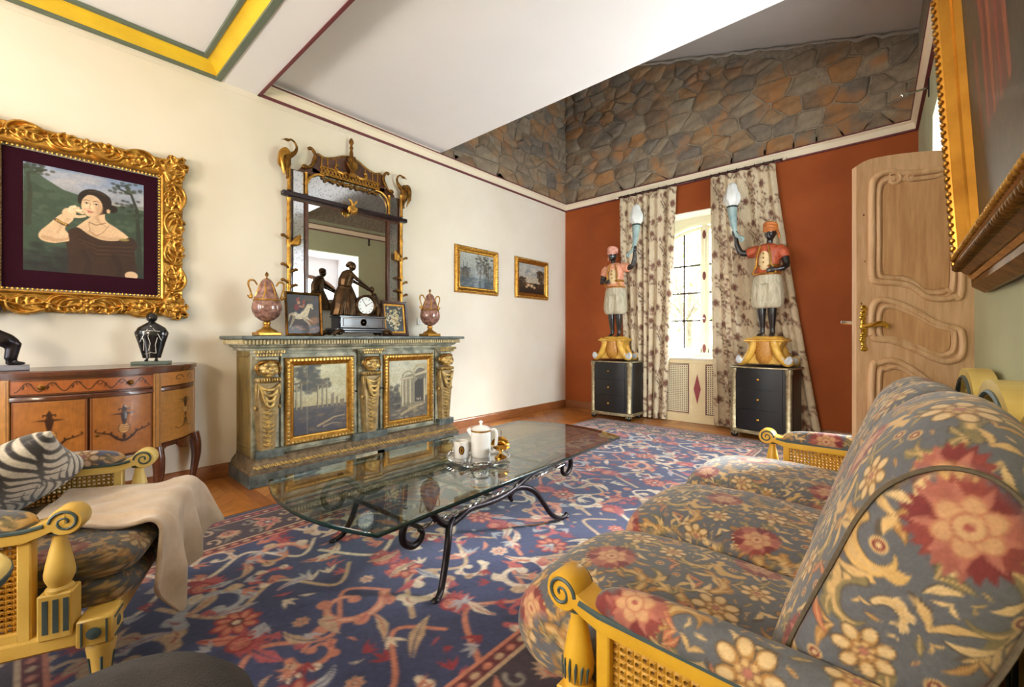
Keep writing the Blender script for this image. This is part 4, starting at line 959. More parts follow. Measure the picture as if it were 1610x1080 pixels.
def ruin2():
    c = Cv(.46, .60, .0045, (176, 170, 140)); c.grad((196, 194, 168), (186, 172, 128), .2, .6); c.grad((108, 100, 84), (90, 84, 80), 0, .22); q = random.Random(2)
    for i in range(30): c.ell(q.uniform(0, .46), q.uniform(.35, .6), q.uniform(.03, .09), q.uniform(.015, .035), q.choice(((212, 210, 190), (168, 164, 140))), a=.35, soft=.8)
    for i in range(50): c.ell(q.uniform(0, .12), q.uniform(.12, .36 - q.random() * .1), .025, .02, q.choice(((66, 64, 62), (84, 80, 72))), a=.8, soft=.5)
    c.poly([(.13, .12), (.42, .12), (.46, .5), (.46, .52), (.30, .47), (.14, .42)], (134, 126, 104)); c.poly([(.30, .16), (.43, .16), (.43, .40), (.37, .43), (.30, .36)], (64, 60, 56))
    c.stroke(spiral(.22, .41, .075, .075, 0, PI, 16), .008, .008, (150, 140, 112)); c.stroke(spiral(.37, .46, .085, .085, 0, PI, 16), .014, .014, (172, 160, 126)); c.ell(.37, .455, .065, .06, (110, 104, 90))
    for x in (.15, .19, .24, .42): c.poly([(x - .012, .14), (x + .012, .14), (x + .01, .40), (x - .01, .40)], (196, 184, 150)); c.poly([(x - .012, .14), (x - .004, .14), (x - .003, .40), (x - .01, .40)], (112, 104, 86))
    c.poly([(.12, .40), (.28, .41), (.28, .43), (.12, .42)], (186, 174, 140)); c.poly([(.30, .43), (.46, .46), (.46, .49), (.30, .45)], (190, 178, 144))
    for x, y in ((.33, .19), (.35, .185), (.37, .19)): c.ell(x, y, .004, .012, (208, 196, 170))
    for i in range(50): c.ell(q.uniform(.05, .46), q.uniform(0, .17), q.uniform(.015, .04), q.uniform(.005, .015), q.choice(((140, 130, 104), (98, 90, 76), (172, 156, 120))), a=.5, soft=.7)
    c.stroke([(.14, .05), (.26, .10), (.40, .13)], .014, .006, (186, 166, 124), a=.7); c.noise(.18, .01, 3); return c
def sdoor(y0, y1, cv, knob_y):
    e = empty('door', (0, 0, 0)); e.parent = SB
    z0, z1, xf = .225, 1.02, -3.762
    gm(m).box(-3.785, y0, z0, xf, y1, z1, .003).build('panel', M_FAUX, e)
    gm(m).sweep([(xf, y0 + .03, z0 + .035), (xf, y1 - .03, z0 + .035), (xf, y1 - .03, z1 - .035), (xf, y0 + .03, z1 - .035)], [(0, 0), (0, .02), (-.012, .032), (-.03, .034), (-.045, .022), (-.062, .016), (-.07, .004), (-.07, 0)], up=(1, 0, 0), closed=True, pclosed=True).build('gilt_frame', GOLD, e, angle=25)
    g = gm(m)
    for (a, b, hor) in ((y0 + .05, z0 + .055, 1), (y0 + .05, z1 - .055, 1), (y0 + .05, z0 + .055, 0), (y1 - .05, z0 + .055, 0)):
        L_ = (y1 - y0 - .1) if hor else (z1 - z0 - .11); n = int(L_ / .03)
        for i in range(n + 1):
            yy, zz_ = (a + L_ * i / n, b) if hor else (a, b + L_ * i / n); g.ell((xf + .03, yy, zz_), (.009, .012 if hor else .014, .014 if hor else .012), 8, 5)
    tag(g.build('gilt_beads', M_PGOLD, e), kind='stuff')
    canvas('painting', cv, M_OIL, e, WALLM(m, y0 + .10, z0 + .10, xf + .006) @ S((y1 - y0 - .2) / cv.w, (z1 - z0 - .2) / cv.h, 1))
    gm(m).lathe([(.004, 0), (.004, .018), (.01, .024), (.012, .03), (.006, .036), (0, .037)], 12, T(xf, knob_y, .66) @ RY(PI / 2)).build('knob', BLACK, e)
sdoor(1.385, 2.045, ruin1(), 2.03); sdoor(2.295, 2.955, ruin2(), 2.31)
# herm pilasters
def pilaster(yc):
    e = empty('pilaster', (0, 0, 0)); e.parent = SB; x0 = -3.765
    gm(m).box(-3.787, yc - .10, .2, -3.764, yc + .10, 1.06).build('backing', M_FAUX, e, smooth=False)
    g = gm(m)     # tapered shaft
    g.add([(x0, yc + a, z) for z, a in ((.265, .062), (.62, .085))] + [(x0, yc - a, z) for z, a in ((.265, .062), (.62, .085))] + [(-3.705 if z < .5 else -3.69, yc + a, z) for z, a in ((.265, .05), (.62, .07))] + [(-3.705 if z < .5 else -3.69, yc - a, z) for z, a in ((.265, .05), (.62, .07))],
          [(0, 1, 5, 4), (2, 3, 7, 6), (4, 5, 7, 6), (1, 3, 7, 5), (0, 2, 6, 4), (0, 1, 3, 2)])
    g.box(x0, yc - .08, .60, -3.69, yc + .08, .80, .01); g.box(x0, yc - .088, .80, -3.675, yc + .088, .835, .012); g.build('shaft', M_HERM, e)
    g = gm(m)
    for i in range(9):
        z = .30 + i * .036; w = .036 + i * .002
        g.tube([(-3.70 + .012 * math.sin(PI * k / 8) + i * .0012, yc + w * (k / 4 - 1), z + .018 * abs(k / 4 - 1)) for k in range(9)], [.004, .012, .004], 6); g.ell((-3.695, yc, z + .016), (.01, .012, .01), 8, 5)
    tag(g.build('leaf_scales', M_PGOLD, e), kind='stuff')
    g = gm(m)
    for k in range(4):       # swagged drapery
        w = .082 - k * .006; d = .05 + k * .032
        g.tube([(-3.672 + .016 * math.sin(PI * t / 10), yc + w * (t / 5 - 1), .79 - d * (1 - (t / 5 - 1) ** 2) - .012 * k) for t in range(11)], [.008, .014, .008], 8)
    for s_ in (-1, 1): g.tube([(-3.70, yc + s_ * .084, .79), (-3.70, yc + s_ * .086, .72), (-3.71, yc + s_ * .082, .66)], [.010, .010, .004], 8); g.ell((-3.72, yc + s_ * .088, .60), (.02, .012, .022), 8, 6)
    fuse(g, 'drapery', M_PGOLD, e, .006, 2)
    g = gm(m)
    for i in range(9): g.ell((-3.672, yc - .076 + .019 * i, .818), (.012, .008, .016), 8, 5)
    tag(g.build('bead_band', M_PGOLD, e), kind='stuff')
    h = gm(m); mh = T(-3.70, yc, .905) @ S(1.1, 1.18, 1.06)   # child's head
    h.ell((0, 0, 0), (.055, .060, .066), 16, 12, mh); h.ell((.03, .028, -.016), (.026, .026, .024), 10, 8, mh); h.ell((.03, -.028, -.016), (.026, .026, .024), 10, 8, mh); h.ell((.036, 0, -.046), (.018, .02, .016), 10, 8, mh)
    h.ell((.058, 0, -.004), (.012, .010, .018), 8, 6, mh); h.ell((.05, 0, -.03), (.011, .02, .006), 8, 6, mh); h.ell((.036, 0, .03), (.028, .045, .022), 10, 8, mh)
    for s_ in (-1, 1): h.ell((-.005, s_ * .068, .01), (.018, .018, .028), 8, 6, mh); h.ell((.046, s_ * .024, .012), (.008, .012, .005), 8, 6, mh)
    hd = fuse(h, 'head', M_PGOLD, e, .0045, 2)
    h = gm(m)
    for k in range(13): a = -1.5 + 3.0 * k / 12; h.ell((-3.70 + .04 * math.cos(a), yc + .064 * math.sin(a), .95 + .012 * math.cos(a)), .017, 8, 6)
    for s_ in (-1, 1): h.tube([(-3.70, yc + s_ * .074, .94), (-3.69, yc + s_ * .086, .90), (-3.69, yc + s_ * .07, .85)], [.016, .012, .006], 8)
    fuse(h, 'hair', GOLDD, hd, .006, 2)
    g = gm(m)
    for k, (w, z, d) in enumerate(((.075, .975, .07), (.095, 1.0, .085), (.115, 1.025, .1))): g.box(x0, yc - w, z, x0 + d, yc + w, z + .026, .006)
    g.build('capital', M_FAUX, e)
    g = gm(m)
    for k, (w, z, d) in enumerate(((.095, 1.013, .085), (.115, 1.038, .1))):
        n = 9 + 2 * k
        for i in range(n): g.box(x0 + d, yc - w + 2 * w * (i + .15) / n, z - .009, x0 + d + .007, yc - w + 2 * w * (i + .85) / n, z + .012, .002)
    tag(g.build('capital_dentils', M_PGOLD, e), kind='stuff')
for yc in (1.27, 2.17, 3.07): pilaster(yc)
# ---------------------------------------------------------------- urns
M_URN = mat('red_breccia', (176, 132, 116), .2, scale=26, col2=(94, 60, 54), detail=12, thr=(.35, .65), coat=.4)
def urn(y, label):
    e, mm = grp('urn', (-3.85, y, 1.166), label, 'urn', 'lidded urns on the sideboard'); q = G()
    q.lathe([(.030, .118), (.055, .130), (.085, .155), (.104, .19), (.110, .225), (.104, .265), (.090, .305), (.074, .35), (.058, .40), (.044, .44), (.026, .462)], 36); q.build('body', M_URN, e)
    q = G(); q.box(-.085, -.085, 0, .085, .085, .03, .006); q.lathe([(.08, .03), (.07, .045), (.04, .06), (.026, .075), (.022, .09), (.03, .098), (.03, .108), (.02, .115), (.045, .128), (.07, .146), (.05, .15)], 28); q.build('foot', GOLD, e)
    q = G(); q.lathe([(.098, .283), (.101, .288), (.097, .297)], 36); q.build('gilt_band', GOLD, e); q = G(); q.lathe([(.028, .45), (.03, .458), (.016, .468), (.006, .475), (.005, .485)], 20)
    q.build('gilt_neck', GOLD, e)
    q = G()
    for k in range(6):
        a = k * PI / 3 + .4; q.tube([(r_ * math.cos(a + tw), r_ * math.sin(a + tw), z) for r_, z, tw in ((.090, .30, 0), (.075, .34, .15), (.063, .38, .2), (.049, .42, .1), (.032, .452, 0))], [.005, .008, .006, .003], 6)
    tag(q.build('gilt_leaves', GOLD, e), kind='stuff')
    q = G(); q.ell((0, 0, .50), (.014, .014, .016)); q.lathe([(.004, .51), (.007, .515), (.0, .525)], 10); q.build('finial', GOLDD, e)
    for s_ in (-1, 1):
        q = G(); q.tube(catmull([(0, s_ * .07, .41), (0, s_ * .095, .445), (0, s_ * .128, .44), (0, s_ * .135, .405), (0, s_ * .12, .36), (0, s_ * .112, .32), (0, s_ * .126, .305), (0, s_ * .142, .325)], 5), [.006, .008, .007, .006, .008, .004], 8)
        q.ell((0, s_ * .115, .315), (.012, .014, .02)); q.build('handle', GOLD, e)
    return e
urn(1.31, 'red marble lidded urn with gilt handles left of the horseman picture'); urn(2.965, 'red marble lidded urn with gilt handles right of the flower picture')
# ---------------------------------------------------------------- small leaning pictures
def leaning(name, y0, y1, z1, cv, prof, fm, liner, label, lean=.10, x=-3.99, rz=0):
    w, h = y1 - y0, z1; e = empty(name, (x + .05, (y0 + y1) / 2, 1.1665), rz, label, 'picture')
    M_ = RY(-lean) @ Matrix(((0, 0, 1, 0), (1, 0, 0, -w / 2), (0, 1, 0, 0), (0, 0, 0, 1)))
    fw = max(p[0] for p in prof)
    g = G(); g.M = M_; g.sweep([(0, 0, 0), (w, 0, 0), (w, h, 0), (0, h, 0)], [(-a, b) for a, b in prof], up=(0, 0, 1), closed=True, pclosed=True); g.build('picture_frame', fm, e, angle=25)
    if liner:
        g = G(); g.M = M_; g.sweep([(fw - .004, fw - .004, 0), (w - fw + .004, fw - .004, 0), (w - fw + .004, h - fw + .004, 0), (fw - .004, h - fw + .004, 0)], [(0, 0), (0, .008), (-liner, .006), (-liner, 0)], up=(0, 0, 1), closed=True, pclosed=True); g.build('liner', GOLD, e, angle=25); fw += liner - .006
    G_ = G(); G_.M = M_; G_.box(.004, .004, -.004, w - .004, h - .004, 0); G_.build('backing', BLACK, e, smooth=False)
    canvas('painting', cv, M_OIL, e, M_ @ T(fw - .002, fw - .002, .002) @ S((w - 2 * fw + .004) / cv.w, (h - 2 * fw + .004) / cv.h, 1))
    return e
def horse():
    c = Cv(.30, .36, .0025, (40, 34, 34)); c.grad((52, 50, 58), (64, 46, 30), .1, .36); c.grad((44, 30, 22), (30, 22, 20), 0, .1); q = random.Random(5)
    for i in range(30): c.ell(q.uniform(.15, .3), q.uniform(.12, .36), .04, .02, q.choice(((70, 66, 70), (84, 66, 44))), a=.35, soft=.8)
    c.ell(.11, .17, .065, .038, (206, 190, 158), .1); c.ell(.10, .175, .045, .022, (226, 212, 184), .1); c.stroke([(.16, .18), (.185, .225), (.20, .26), (.225, .265)], .03, .014, (214, 200, 168)); c.stroke([(.205, .265), (.225, .25), (.235, .235)], .012, .008, (206, 190, 158)); c.stroke([(.17, .15), (.20, .13), (.23, .115)], .012, .005, (196, 180, 148)); c.stroke([(.15, .14), (.19, .10), (.21, .07)], .012, .005, (180, 160, 128)); c.stroke([(.06, .15), (.04, .10), (.02, .06)], .014, .005, (160, 140, 110)); c.stroke([(.05, .18), (.02, .17), (.01, .12)], .012, .003, (190, 172, 140))
    c.ell(.105, .225, .03, .045, (40, 36, 52)); c.ell(.085, .24, .022, .03, (128, 40, 36)); c.ell(.105, .285, .014, .017, (190, 140, 110)); c.stroke([(.095, .31), (.11, .33)], .012, .006, (150, 48, 40)); c.stroke([(.115, .25), (.15, .25), (.16, .31)], .009, .006, (180, 120, 90)); c.ell(.155, .29, .012, .02, (150, 60, 48))
    for i in range(28): c.ell(q.uniform(.03, .29), q.uniform(.01, .10), q.uniform(.01, .03), q.uniform(.006, .014), q.choice(((120, 70, 40), (150, 96, 56), (70, 40, 30), (96, 36, 30))), a=.6, soft=.5)
    c.ell(.24, .12, .05, .03, (158, 104, 56), .3, a=.7, soft=.6); c.noise(.25, .008, 2); return c
def bouquet():
    c = Cv(.17, .23, .0022, (58, 64, 70)); q = random.Random(6); c.noise(.3, .03, 1)
    for i in range(150):
        x, y = q.gauss(.085, .038), q.gauss(.115, .05); r = q.uniform(.004, .009); c.ell(x, y, r, r, q.choice(((226, 214, 170), (206, 190, 130), (236, 228, 204), (190, 160, 110), (120, 130, 84)))); c.ell(x, y, r * .4, r * .4, (160, 120, 80))
    c.noise(.2, .006, 2); return c
leaning('horseman_picture', 1.49, 1.81, .39, horse(), [(0, 0), (0, .018), (.008, .024), (.018, .016), (.022, .006), (.022, 0)], GOLDD, 0, 'dark small picture of a rider on a white horse, leaning')
leaning('flower_picture', 2.43, 2.74, .37, bouquet(), [(0, 0), (0, .02), (.006, .026), (.026, .022), (.032, .008), (.032, 0)], mat('mahogany', (66, 34, 24), .3, var=.3, scale=8, coat=.3), .022, 'dark framed small picture of pale flowers with gold liner', lean=.12)
# ---------------------------------------------------------------- mantel clock with two bronze figures
CK, m = grp('mantel_clock', (-3.85, 2.12, 1.1665), 'black marble mantel clock with bronze woman and child', 'clock')
M_BRZ = mat('old_bronze', (92, 66, 40), .35, .85, scale=14, col2=(40, 32, 24), bump=.3, bscale=50)
M_SLATE = mat('black_slate', (40, 42, 50), .18, var=.25, scale=6, coat=.2)
g = G(); g.box(-.10, -.27, .03, .10, .27, .05, .006); g.box(-.11, -.28, .045, .11, .28, .075, .01); g.box(-.09, -.23, .075, .09, .23, .175, .005); g.box(-.10, -.24, .17, .10, .24, .188, .005); g.build('base', M_SLATE, CK)
g = G(); g.sweep([(.091, -.20, .095), (.091, .20, .095), (.091, .20, .158), (.091, -.20, .158)][::-1], [(0, 0), (0, .003), (-.004, .003), (-.004, 0)], up=(1, 0, 0), closed=True, pclosed=True); g.lathe([(.026, 0), (.03, .004), (.034, 0)], 24, T(.09, 0, .127) @ RY(PI / 2)); g.lathe([(.0, .003), (.008, .002), (.009, 0)], 12, T(.09, 0, .127) @ RY(PI / 2)); tag(g.build('base_moulding', M_BRZ, CK), kind='stuff')
for sx in (-1, 1):
    for sy in (-1, 1):
        g = G(); g.tube([(sx * .09, sy * .20, .05), (sx * .10, sy * .25, .045), (sx * .105, sy * .285, .028), (sx * .11, sy * .30, .01), (sx * .11, sy * .285, .008)], [.02, .026, .02, .012, .008], 8); g.ell((sx * .10, sy * .24, .03), (.02, .03, .022)); g.build('foot', M_BRZ, CK)
mc = T(.055, .04, .29) @ RY(PI / 2)
g = G(); g.lathe([(0, -.09), (.092, -.09), (.098, -.05), (.104, -.01), (.104, .012), (.094, .02), (.084, .014), (.08, .004), (0, .004)], 40, mc); g.build('drum', M_BRZ, CK)
g = G(); g.lathe([(0, .0065), (.081, .0065), (.081, .004), (0, .004)], 40, mc); dl = g.build('dial', mat('enamel', (226, 228, 228), .3, var=.04), CK)
for k in range(12):
    a = k * PI / 6; g = G(); g.box(-.0022, .058, .0066, .0022, .074, .008, M=mc @ RZ(a)); g.build('hour_mark', BLACK, dl)
for a, l_ in ((.5, .05), (2.2, .066)):
    g = G(); g.box(-.002, -.01, .008, .002, l_, .0095, M=mc @ RZ(a)); g.build('hand', BLACK, dl)
# woman (left, bending over) and child (right)
g = G()
g.lathe([(.11, .0), (.112, .05), (.105, .12), (.09, .20), (.065, .26), (.05, .30), (.0, .31)], 16, T(-.005, -.135, .188) @ S(.8, 1.15, 1))
for k in range(9): a = k * .7; g.tube([(-.005 + .10 * math.cos(a), -.15 + .10 * math.sin(a), .19), (-.005 + .085 * math.cos(a + .1), -.15 + .085 * math.sin(a + .1), .30), (-.005 + .05 * math.cos(a + .2), -.145 + .05 * math.sin(a + .2), .45)], [.02, .016, .008], 6)
g.tube([(0, -.145, .46), (.005, -.135, .52), (.01, -.115, .575), (.012, -.095, .61)], [.06, .066, .060, .032], 12)
g.ell((.018, -.075, .655), (.034, .036, .042), 12, 10); g.tube([(.012, -.095, .60), (.016, -.082, .635)], [.018, .016], 8)
for s_ in (-1, 1):
    g.tube(catmull([(.01 + s_ * .045, -.11, .585), (.03 + s_ * .05, -.06, .53), (.03 + s_ * .035, .02, .49), (.03 + s_ * .02, .085, .455)], 4), [.022, .018, .014, .011], 8)
    g.ell((.03 + s_ * .02, .10, .447), (.012, .022, .010))
wm = fuse(g, 'woman_figure', M_BRZ, CK, .006, 2)
g = G(); g.ell((.005, -.085, .675), (.036, .038, .03), 12, 8); g.ell((-.01, -.105, .665), .022); g.ell((.04, -.06, .665), (.008, .008, .006)); fuse(g, 'hair', M_BRZ, wm, .005, 1)
g = G()
g.tube(catmull([(.0, .165, .20), (.02, .155, .30), (.01, .16, .37), (.01, .15, .42)], 4), [.034, .036, .036, .022], 10); g.ell((.012, .128, .455), (.028, .029, .032), 12, 10)
for s_ in (-1, 1):
    g.tube([(.01 + s_ * .03, .155, .405), (.03 + s_ * .035, .11, .37), (.04 + s_ * .02, .075, .385)], [.016, .013, .01], 8); g.ell((.04 + s_ * .02, .065, .39), (.01, .014, .009))
    g.tube([(.01 + s_ * .02, .165, .31), (.02 + s_ * .025, .18, .25), (.02 + s_ * .025, .17, .195), (.04 + s_ * .025, .155, .193)], [.026, .022, .015, .012], 8)
ch = fuse(g, 'child_figure', M_BRZ, CK, .006, 2)
g = G(); g.tube(catmull([(0, .15, .40), (.0, .185, .36), (-.02, .205, .30), (.0, .225, .24), (.0, .235, .20), (.01, .25, .195)], 4), [.02, .03, .028, .02, .03, .012], 8); fuse(g, 'cloak', M_BRZ, ch, .006, 2)
g = G(); g.ell((.0, .04, .195), (.085, .17, .03), 14, 8); g.ell((.02, -.03, .20), (.07, .05, .045)); fuse(g, 'rock_mound', M_BRZ, CK, .008, 2)
# ---------------------------------------------------------------- gilt pier mirror with cranes
MI, m = grp('mirror', (-4.14, 2.185, 1.41), 'tall gilt mirror with two cranes and pierced pediment', 'mirror')
M_GLASS = mat('mirror_glass', (236, 238, 236), .015, 1.0)
M_ANTQ = mat('antique_mirror', (206, 208, 210), .12, .9, scale=60, col2=(120, 122, 126), thr=(.30, .48), detail=8)
M_BURR = mat('burr_brown', (96, 56, 34), .35, scale=30, col2=(58, 30, 18), coat=.2)
X0 = -4.165
Yc = 2.185
gm(m).box(X0, 1.60, 1.42, X0 + .02, 2.77, 2.70).build('backboard', M_BURR, MI, smooth=False)
gm(m).box(X0 + .02, 1.765, 1.425, X0 + .027, 2.59, 2.41).build('centre_glass', M_GLASS, MI, smooth=False)
for y0, y1 in ((1.63, 1.725), (2.64, 2.735)):
    gm(m).box(X0 + .02, y0, 1.425, X0 + .03, y1, 2.41, .002).build('side_glass', M_ANTQ, MI, smooth=False); gm(m).box(X0 + .02, y0, 2.49, X0 + .03, y1, 2.69, .002).build('side_glass', M_ANTQ, MI, smooth=False)
g = gm(m); poly = [(1.76, 2.49)] + [(1.76 + .0, 2.60)] + [(1.81 - .05 * math.cos(k * PI / 12), 2.63 + .06 * math.sin(k * PI / 12)) for k in range(7)] + [(2.56 + .05 * math.sin(k * PI / 12), 2.63 + .06 * math.cos(k * PI / 12)) for k in range(7)] + [(2.61, 2.49)]
g.prism(poly, 0, .01, Matrix(((0, 0, 1, X0 + .02), (1, 0, 0, 0), (0, 1, 0, 0), (0, 0, 0, 1)))); g.build('arched_glass', M_ANTQ, MI, smooth=False)
for y in (1.745, 2.615): gm(m).box(X0 + .015, y - .016, 1.42, X0 + .05, y + .016, 2.42, .004).build('inner_stile', M_BURR, MI)
gm(m).box(X0 + .01, 1.525, 2.435, X0 + .07, 2.845, 2.48, .008).build('cross_bar', mat('blue_black_lacquer', (44, 30, 34), .25, var=.2), MI)
def bamboo(pts, r, nm='bamboo_post', par=MI):
    g = gm(m); n = len(pts); rr_ = []
    for i in range(n): rr_.append(r * (1.22 if i % 6 == 0 else .92 + .04 * math.sin(i)))
    g.tube(pts, rr_, 10); return g.build(nm, GOLD, par)
for y, s_ in ((1.585, -1), (2.775, 1)):
    p = bamboo([(X0 + .045, y, 1.42 + (1.0) * i / 30) for i in range(31)], .019)
    bamboo([(X0 + .05, y, 2.49 + .24 * i / 12) for i in range(13)], .017)
    for (z, dy) in ((1.62, 1), (1.66, -1), (1.76, 1), (1.80, -1), (2.03, 1), (2.06, -1)):
        g = gm(m); g.tube(catmull([(X0 + .05, y, z - .02), (X0 + .06, y + dy * .03, z), (X0 + .062, y + dy * .055, z + .012), (X0 + .055, y + dy * .07, z)], 4), [.012, .011, .016, .007], 8); g.ell((X0 + .06, y + dy * .058, z + .012), (.014, .02, .012)); fuse(g, 'twig', GOLDD, p, .005, 1)
    g = gm(m)
    for k in range(5): a = PI / 2 * 0 + (k - 2) * .5; g.tube([(X0 + .06, y - s_ * .01, 2.0), (X0 + .075, y - s_ * (.05 + .02 * math.cos(a)), 2.03 + .03 * math.sin(a)), (X0 + .065, y - s_ * (.09 + .02 * math.cos(a)), 2.06 + .06 * math.sin(a))], [.008, .016, .003], 6)
    fuse(g, 'leaf_spray', GOLD, p, .005, 1)
    y2 = y - s_ * .155
    bamboo([(X0 + .05, y2, 2.49 + .2 * i / 12) for i in range(13)], .014)
    g = gm(m); g.tube(catmull([(X0 + .05, y2, 2.58), (X0 + .055, y2 - s_ * .03, 2.65), (X0 + .055, y2 - s_ * .10, 2.70), (X0 + .055, y2 - s_ * .17, 2.705)], 5), [.014, .013, .012, .006], 8); g.build('arch_branch', GOLD, MI)
    # crane
    cr = empty('crane', (0, 0, 0)); cr.parent = MI; mb = m @ T(X0 + .06, y + s_ * .005, 2.62) @ S(1.15)
    g = G(); g.M = mb @ (S(1, 1, 1) if s_ > 0 else S(1, -1, 1))
    g.ell((0, .025, .12), (.030, .042, .085), 12, 10); g.tube(catmull([(0, .0, .15), (0, -.045, .19), (0, -.06, .235), (0, -.045, .27), (0, -.02, .285), (0, .005, .275)], 5), [.024, .015, .010, .008, .008, .010], 10); g.ell((0, .012, .274), (.011, .022, .012)); g.tube([(0, .025, .272), (0, .06, .262)], [.007, .002], 6)
    for q in (-.012, .012): g.tube([(q, .02, .06), (q, .01, -.0), (q, .012, -.03)], [.012, .007, .008], 6)
    bd = fuse(g, 'body', GOLDD, cr, .0055, 1)
    g = G(); g.M = mb @ (S(1, 1, 1) if s_ > 0 else S(1, -1, 1))
    for k in range(7): g.tube(catmull([(.026, .0 + k * .004, .16), (.032, .035 + k * .005, .19 - k * .012), (.026, .075 - k * .004, .15 - k * .018), (.014, .085 - k * .008, .06 - k * .012)], 4), [.008, .011, .010, .003], 6)
    g.build('wing', GOLD if s_ < 0 else GOLDD, cr)
# pediment
e = empty('pediment', (0, 0, 0)); e.parent = MI
top = [(1.80, 2.80), (1.84, 2.90), (1.92, 2.885), (2.02, 2.915), (2.10, 2.955), (2.185, 2.975), (2.27, 2.955), (2.35, 2.915), (2.45, 2.885), (2.53, 2.90), (2.57, 2.80)]
g = gm(m); g.prism([(1.80, 2.715)] + [(p[0], p[1]) for p in top] + [(2.57, 2.715)], 0, .025, Matrix(((0, 0, 1, X0 + .015), (1, 0, 0, 0), (0, 1, 0, 0), (0, 0, 0, 1)))); g.build('panel', M_BURR, e, smooth=False)
g = gm(m); g.tube([(X0 + .035, p.x, p.y) for p in catmull(top, 4)], .011, 8); g.build('top_rail', GOLDD, e)
for y in (1.885, 1.945, 2.03, 2.34, 2.425, 2.485): gm(m).tube([(X0 + .042, y, 2.72), (X0 + .042, y, 2.72 + .19 - abs(y - 2.185) * .08)], .007, 8).build('slat', GOLD, e)
g = gm(m)
for z in (2.715, 2.785): g.box(X0 + .03, 1.87, z, X0 + .06, 2.50, z + .012, .003)
g.build('fret_rail', GOLD, e)
g = gm(m)
for i in range(18):
    y = 1.885 + .6 * i / 17
    for s_ in (-1, 1): g.tube([(X0 + .05, y - s_ * .017, 2.727), (X0 + .05, y + s_ * .017, 2.785)], .005, 6)
tag(g.build('fretwork', GOLD, e), kind='stuff')
g = gm(m)
for i in range(22): y = 1.90 + .57 * i / 21; z = 2.70 - .025 * math.sin(i * 1.3) ** 2 - .01; g.ell((X0 + .05, y, z), (.014, .018, .016), 8, 6)
fuse(g, 'leaf_garland', GOLDD, e, .005, 1)
fn = gm(m)
fn.lathe([(.03, 0), (.034, .03), (.026, .09), (.018, .16), (.012, .19), (.022, .2), (.014, .215), (.012, .235), (.024, .255), (.02, .28), (.006, .305), (0, .31)], 14, T(X0 + .05, Yc, 2.86))
for k in range(7): a = (k - 3) * .38; fn.tube([(X0 + .07, Yc, 2.80), (X0 + .085, Yc + .05 * math.sin(a), 2.80 + .10 * math.cos(a) + .03), (X0 + .075, Yc + .075 * math.sin(a), 2.83 + .17 * math.cos(a))], [.012, .016, .003], 6)
for k in range(5): a = (k - 2) * .4; fn.tube([(X0 + .07, Yc, 2.86), (X0 + .08, Yc + .03 * math.sin(a), 2.80), (X0 + .07, Yc + .06 * math.sin(a), 2.75)], [.01, .014, .003], 6)
fuse(fn, 'finial', GOLDD, e, .006, 1)
for s_ in (-1, 1):
    g = gm(m); g.tube([(X0 + .055, Yc + s_ * (.05 + a * 1.0), 2.80 + b) for a, b in [(0, 0), (.04, -.02), (.09, -.015), (.12, .015), (.11, .045), (.085, .04)]], [.008, .012, .013, .012, .014, .008], 8); g.build('scroll', GOLD, e)
    g = gm(m); g.tube(catmull([(X0 + .05, Yc + s_ * .44, 2.74), (X0 + .055, Yc + s_ * .40, 2.77), (X0 + .055, Yc + s_ * .36, 2.86), (X0 + .055, Yc + s_ * .40, 2.93), (X0 + .055, Yc + s_ * .43, 2.915)], 4), [.01, .016, .018, .014, .018], 8); g.ell((X0 + .055, Yc + s_ * .46, 2.74), (.016, .03, .024)); fuse(g, 'side_scroll', GOLDD, e, .006, 1)
    g = gm(m); g.prism([(Yc + s_ * (.40 + .11 * math.cos(a)), 2.69 + .07 * math.sin(a)) for a in np.linspace(0, PI, 10)], 0, .02, Matrix(((0, 0, 1, X0 + .02), (1, 0, 0, 0), (0, 1, 0, 0), (0, 0, 0, 1)))); g.build('side_lobe', M_BURR, e, smooth=False)
g = gm(m)
for k in range(6): a = -PI / 2 + (k - 2.5) * .5; g.tube([(X0 + .085, Yc - .01, 2.47), (X0 + .1, Yc - .01 + .04 * math.cos(a), 2.46 + .05 * math.sin(a)), (X0 + .09, Yc - .01 + .06 * math.cos(a), 2.44 + .07 * math.sin(a))], [.01, .018, .003], 6)
for s_ in (-1, 1): g.tube([(X0 + .085, Yc, 2.47), (X0 + .095, Yc + s_ * .03, 2.52), (X0 + .085, Yc + s_ * .05, 2.535)], [.012, .014, .004], 6)
fuse(g, 'leaf_mask', GOLD, MI, .006, 1)
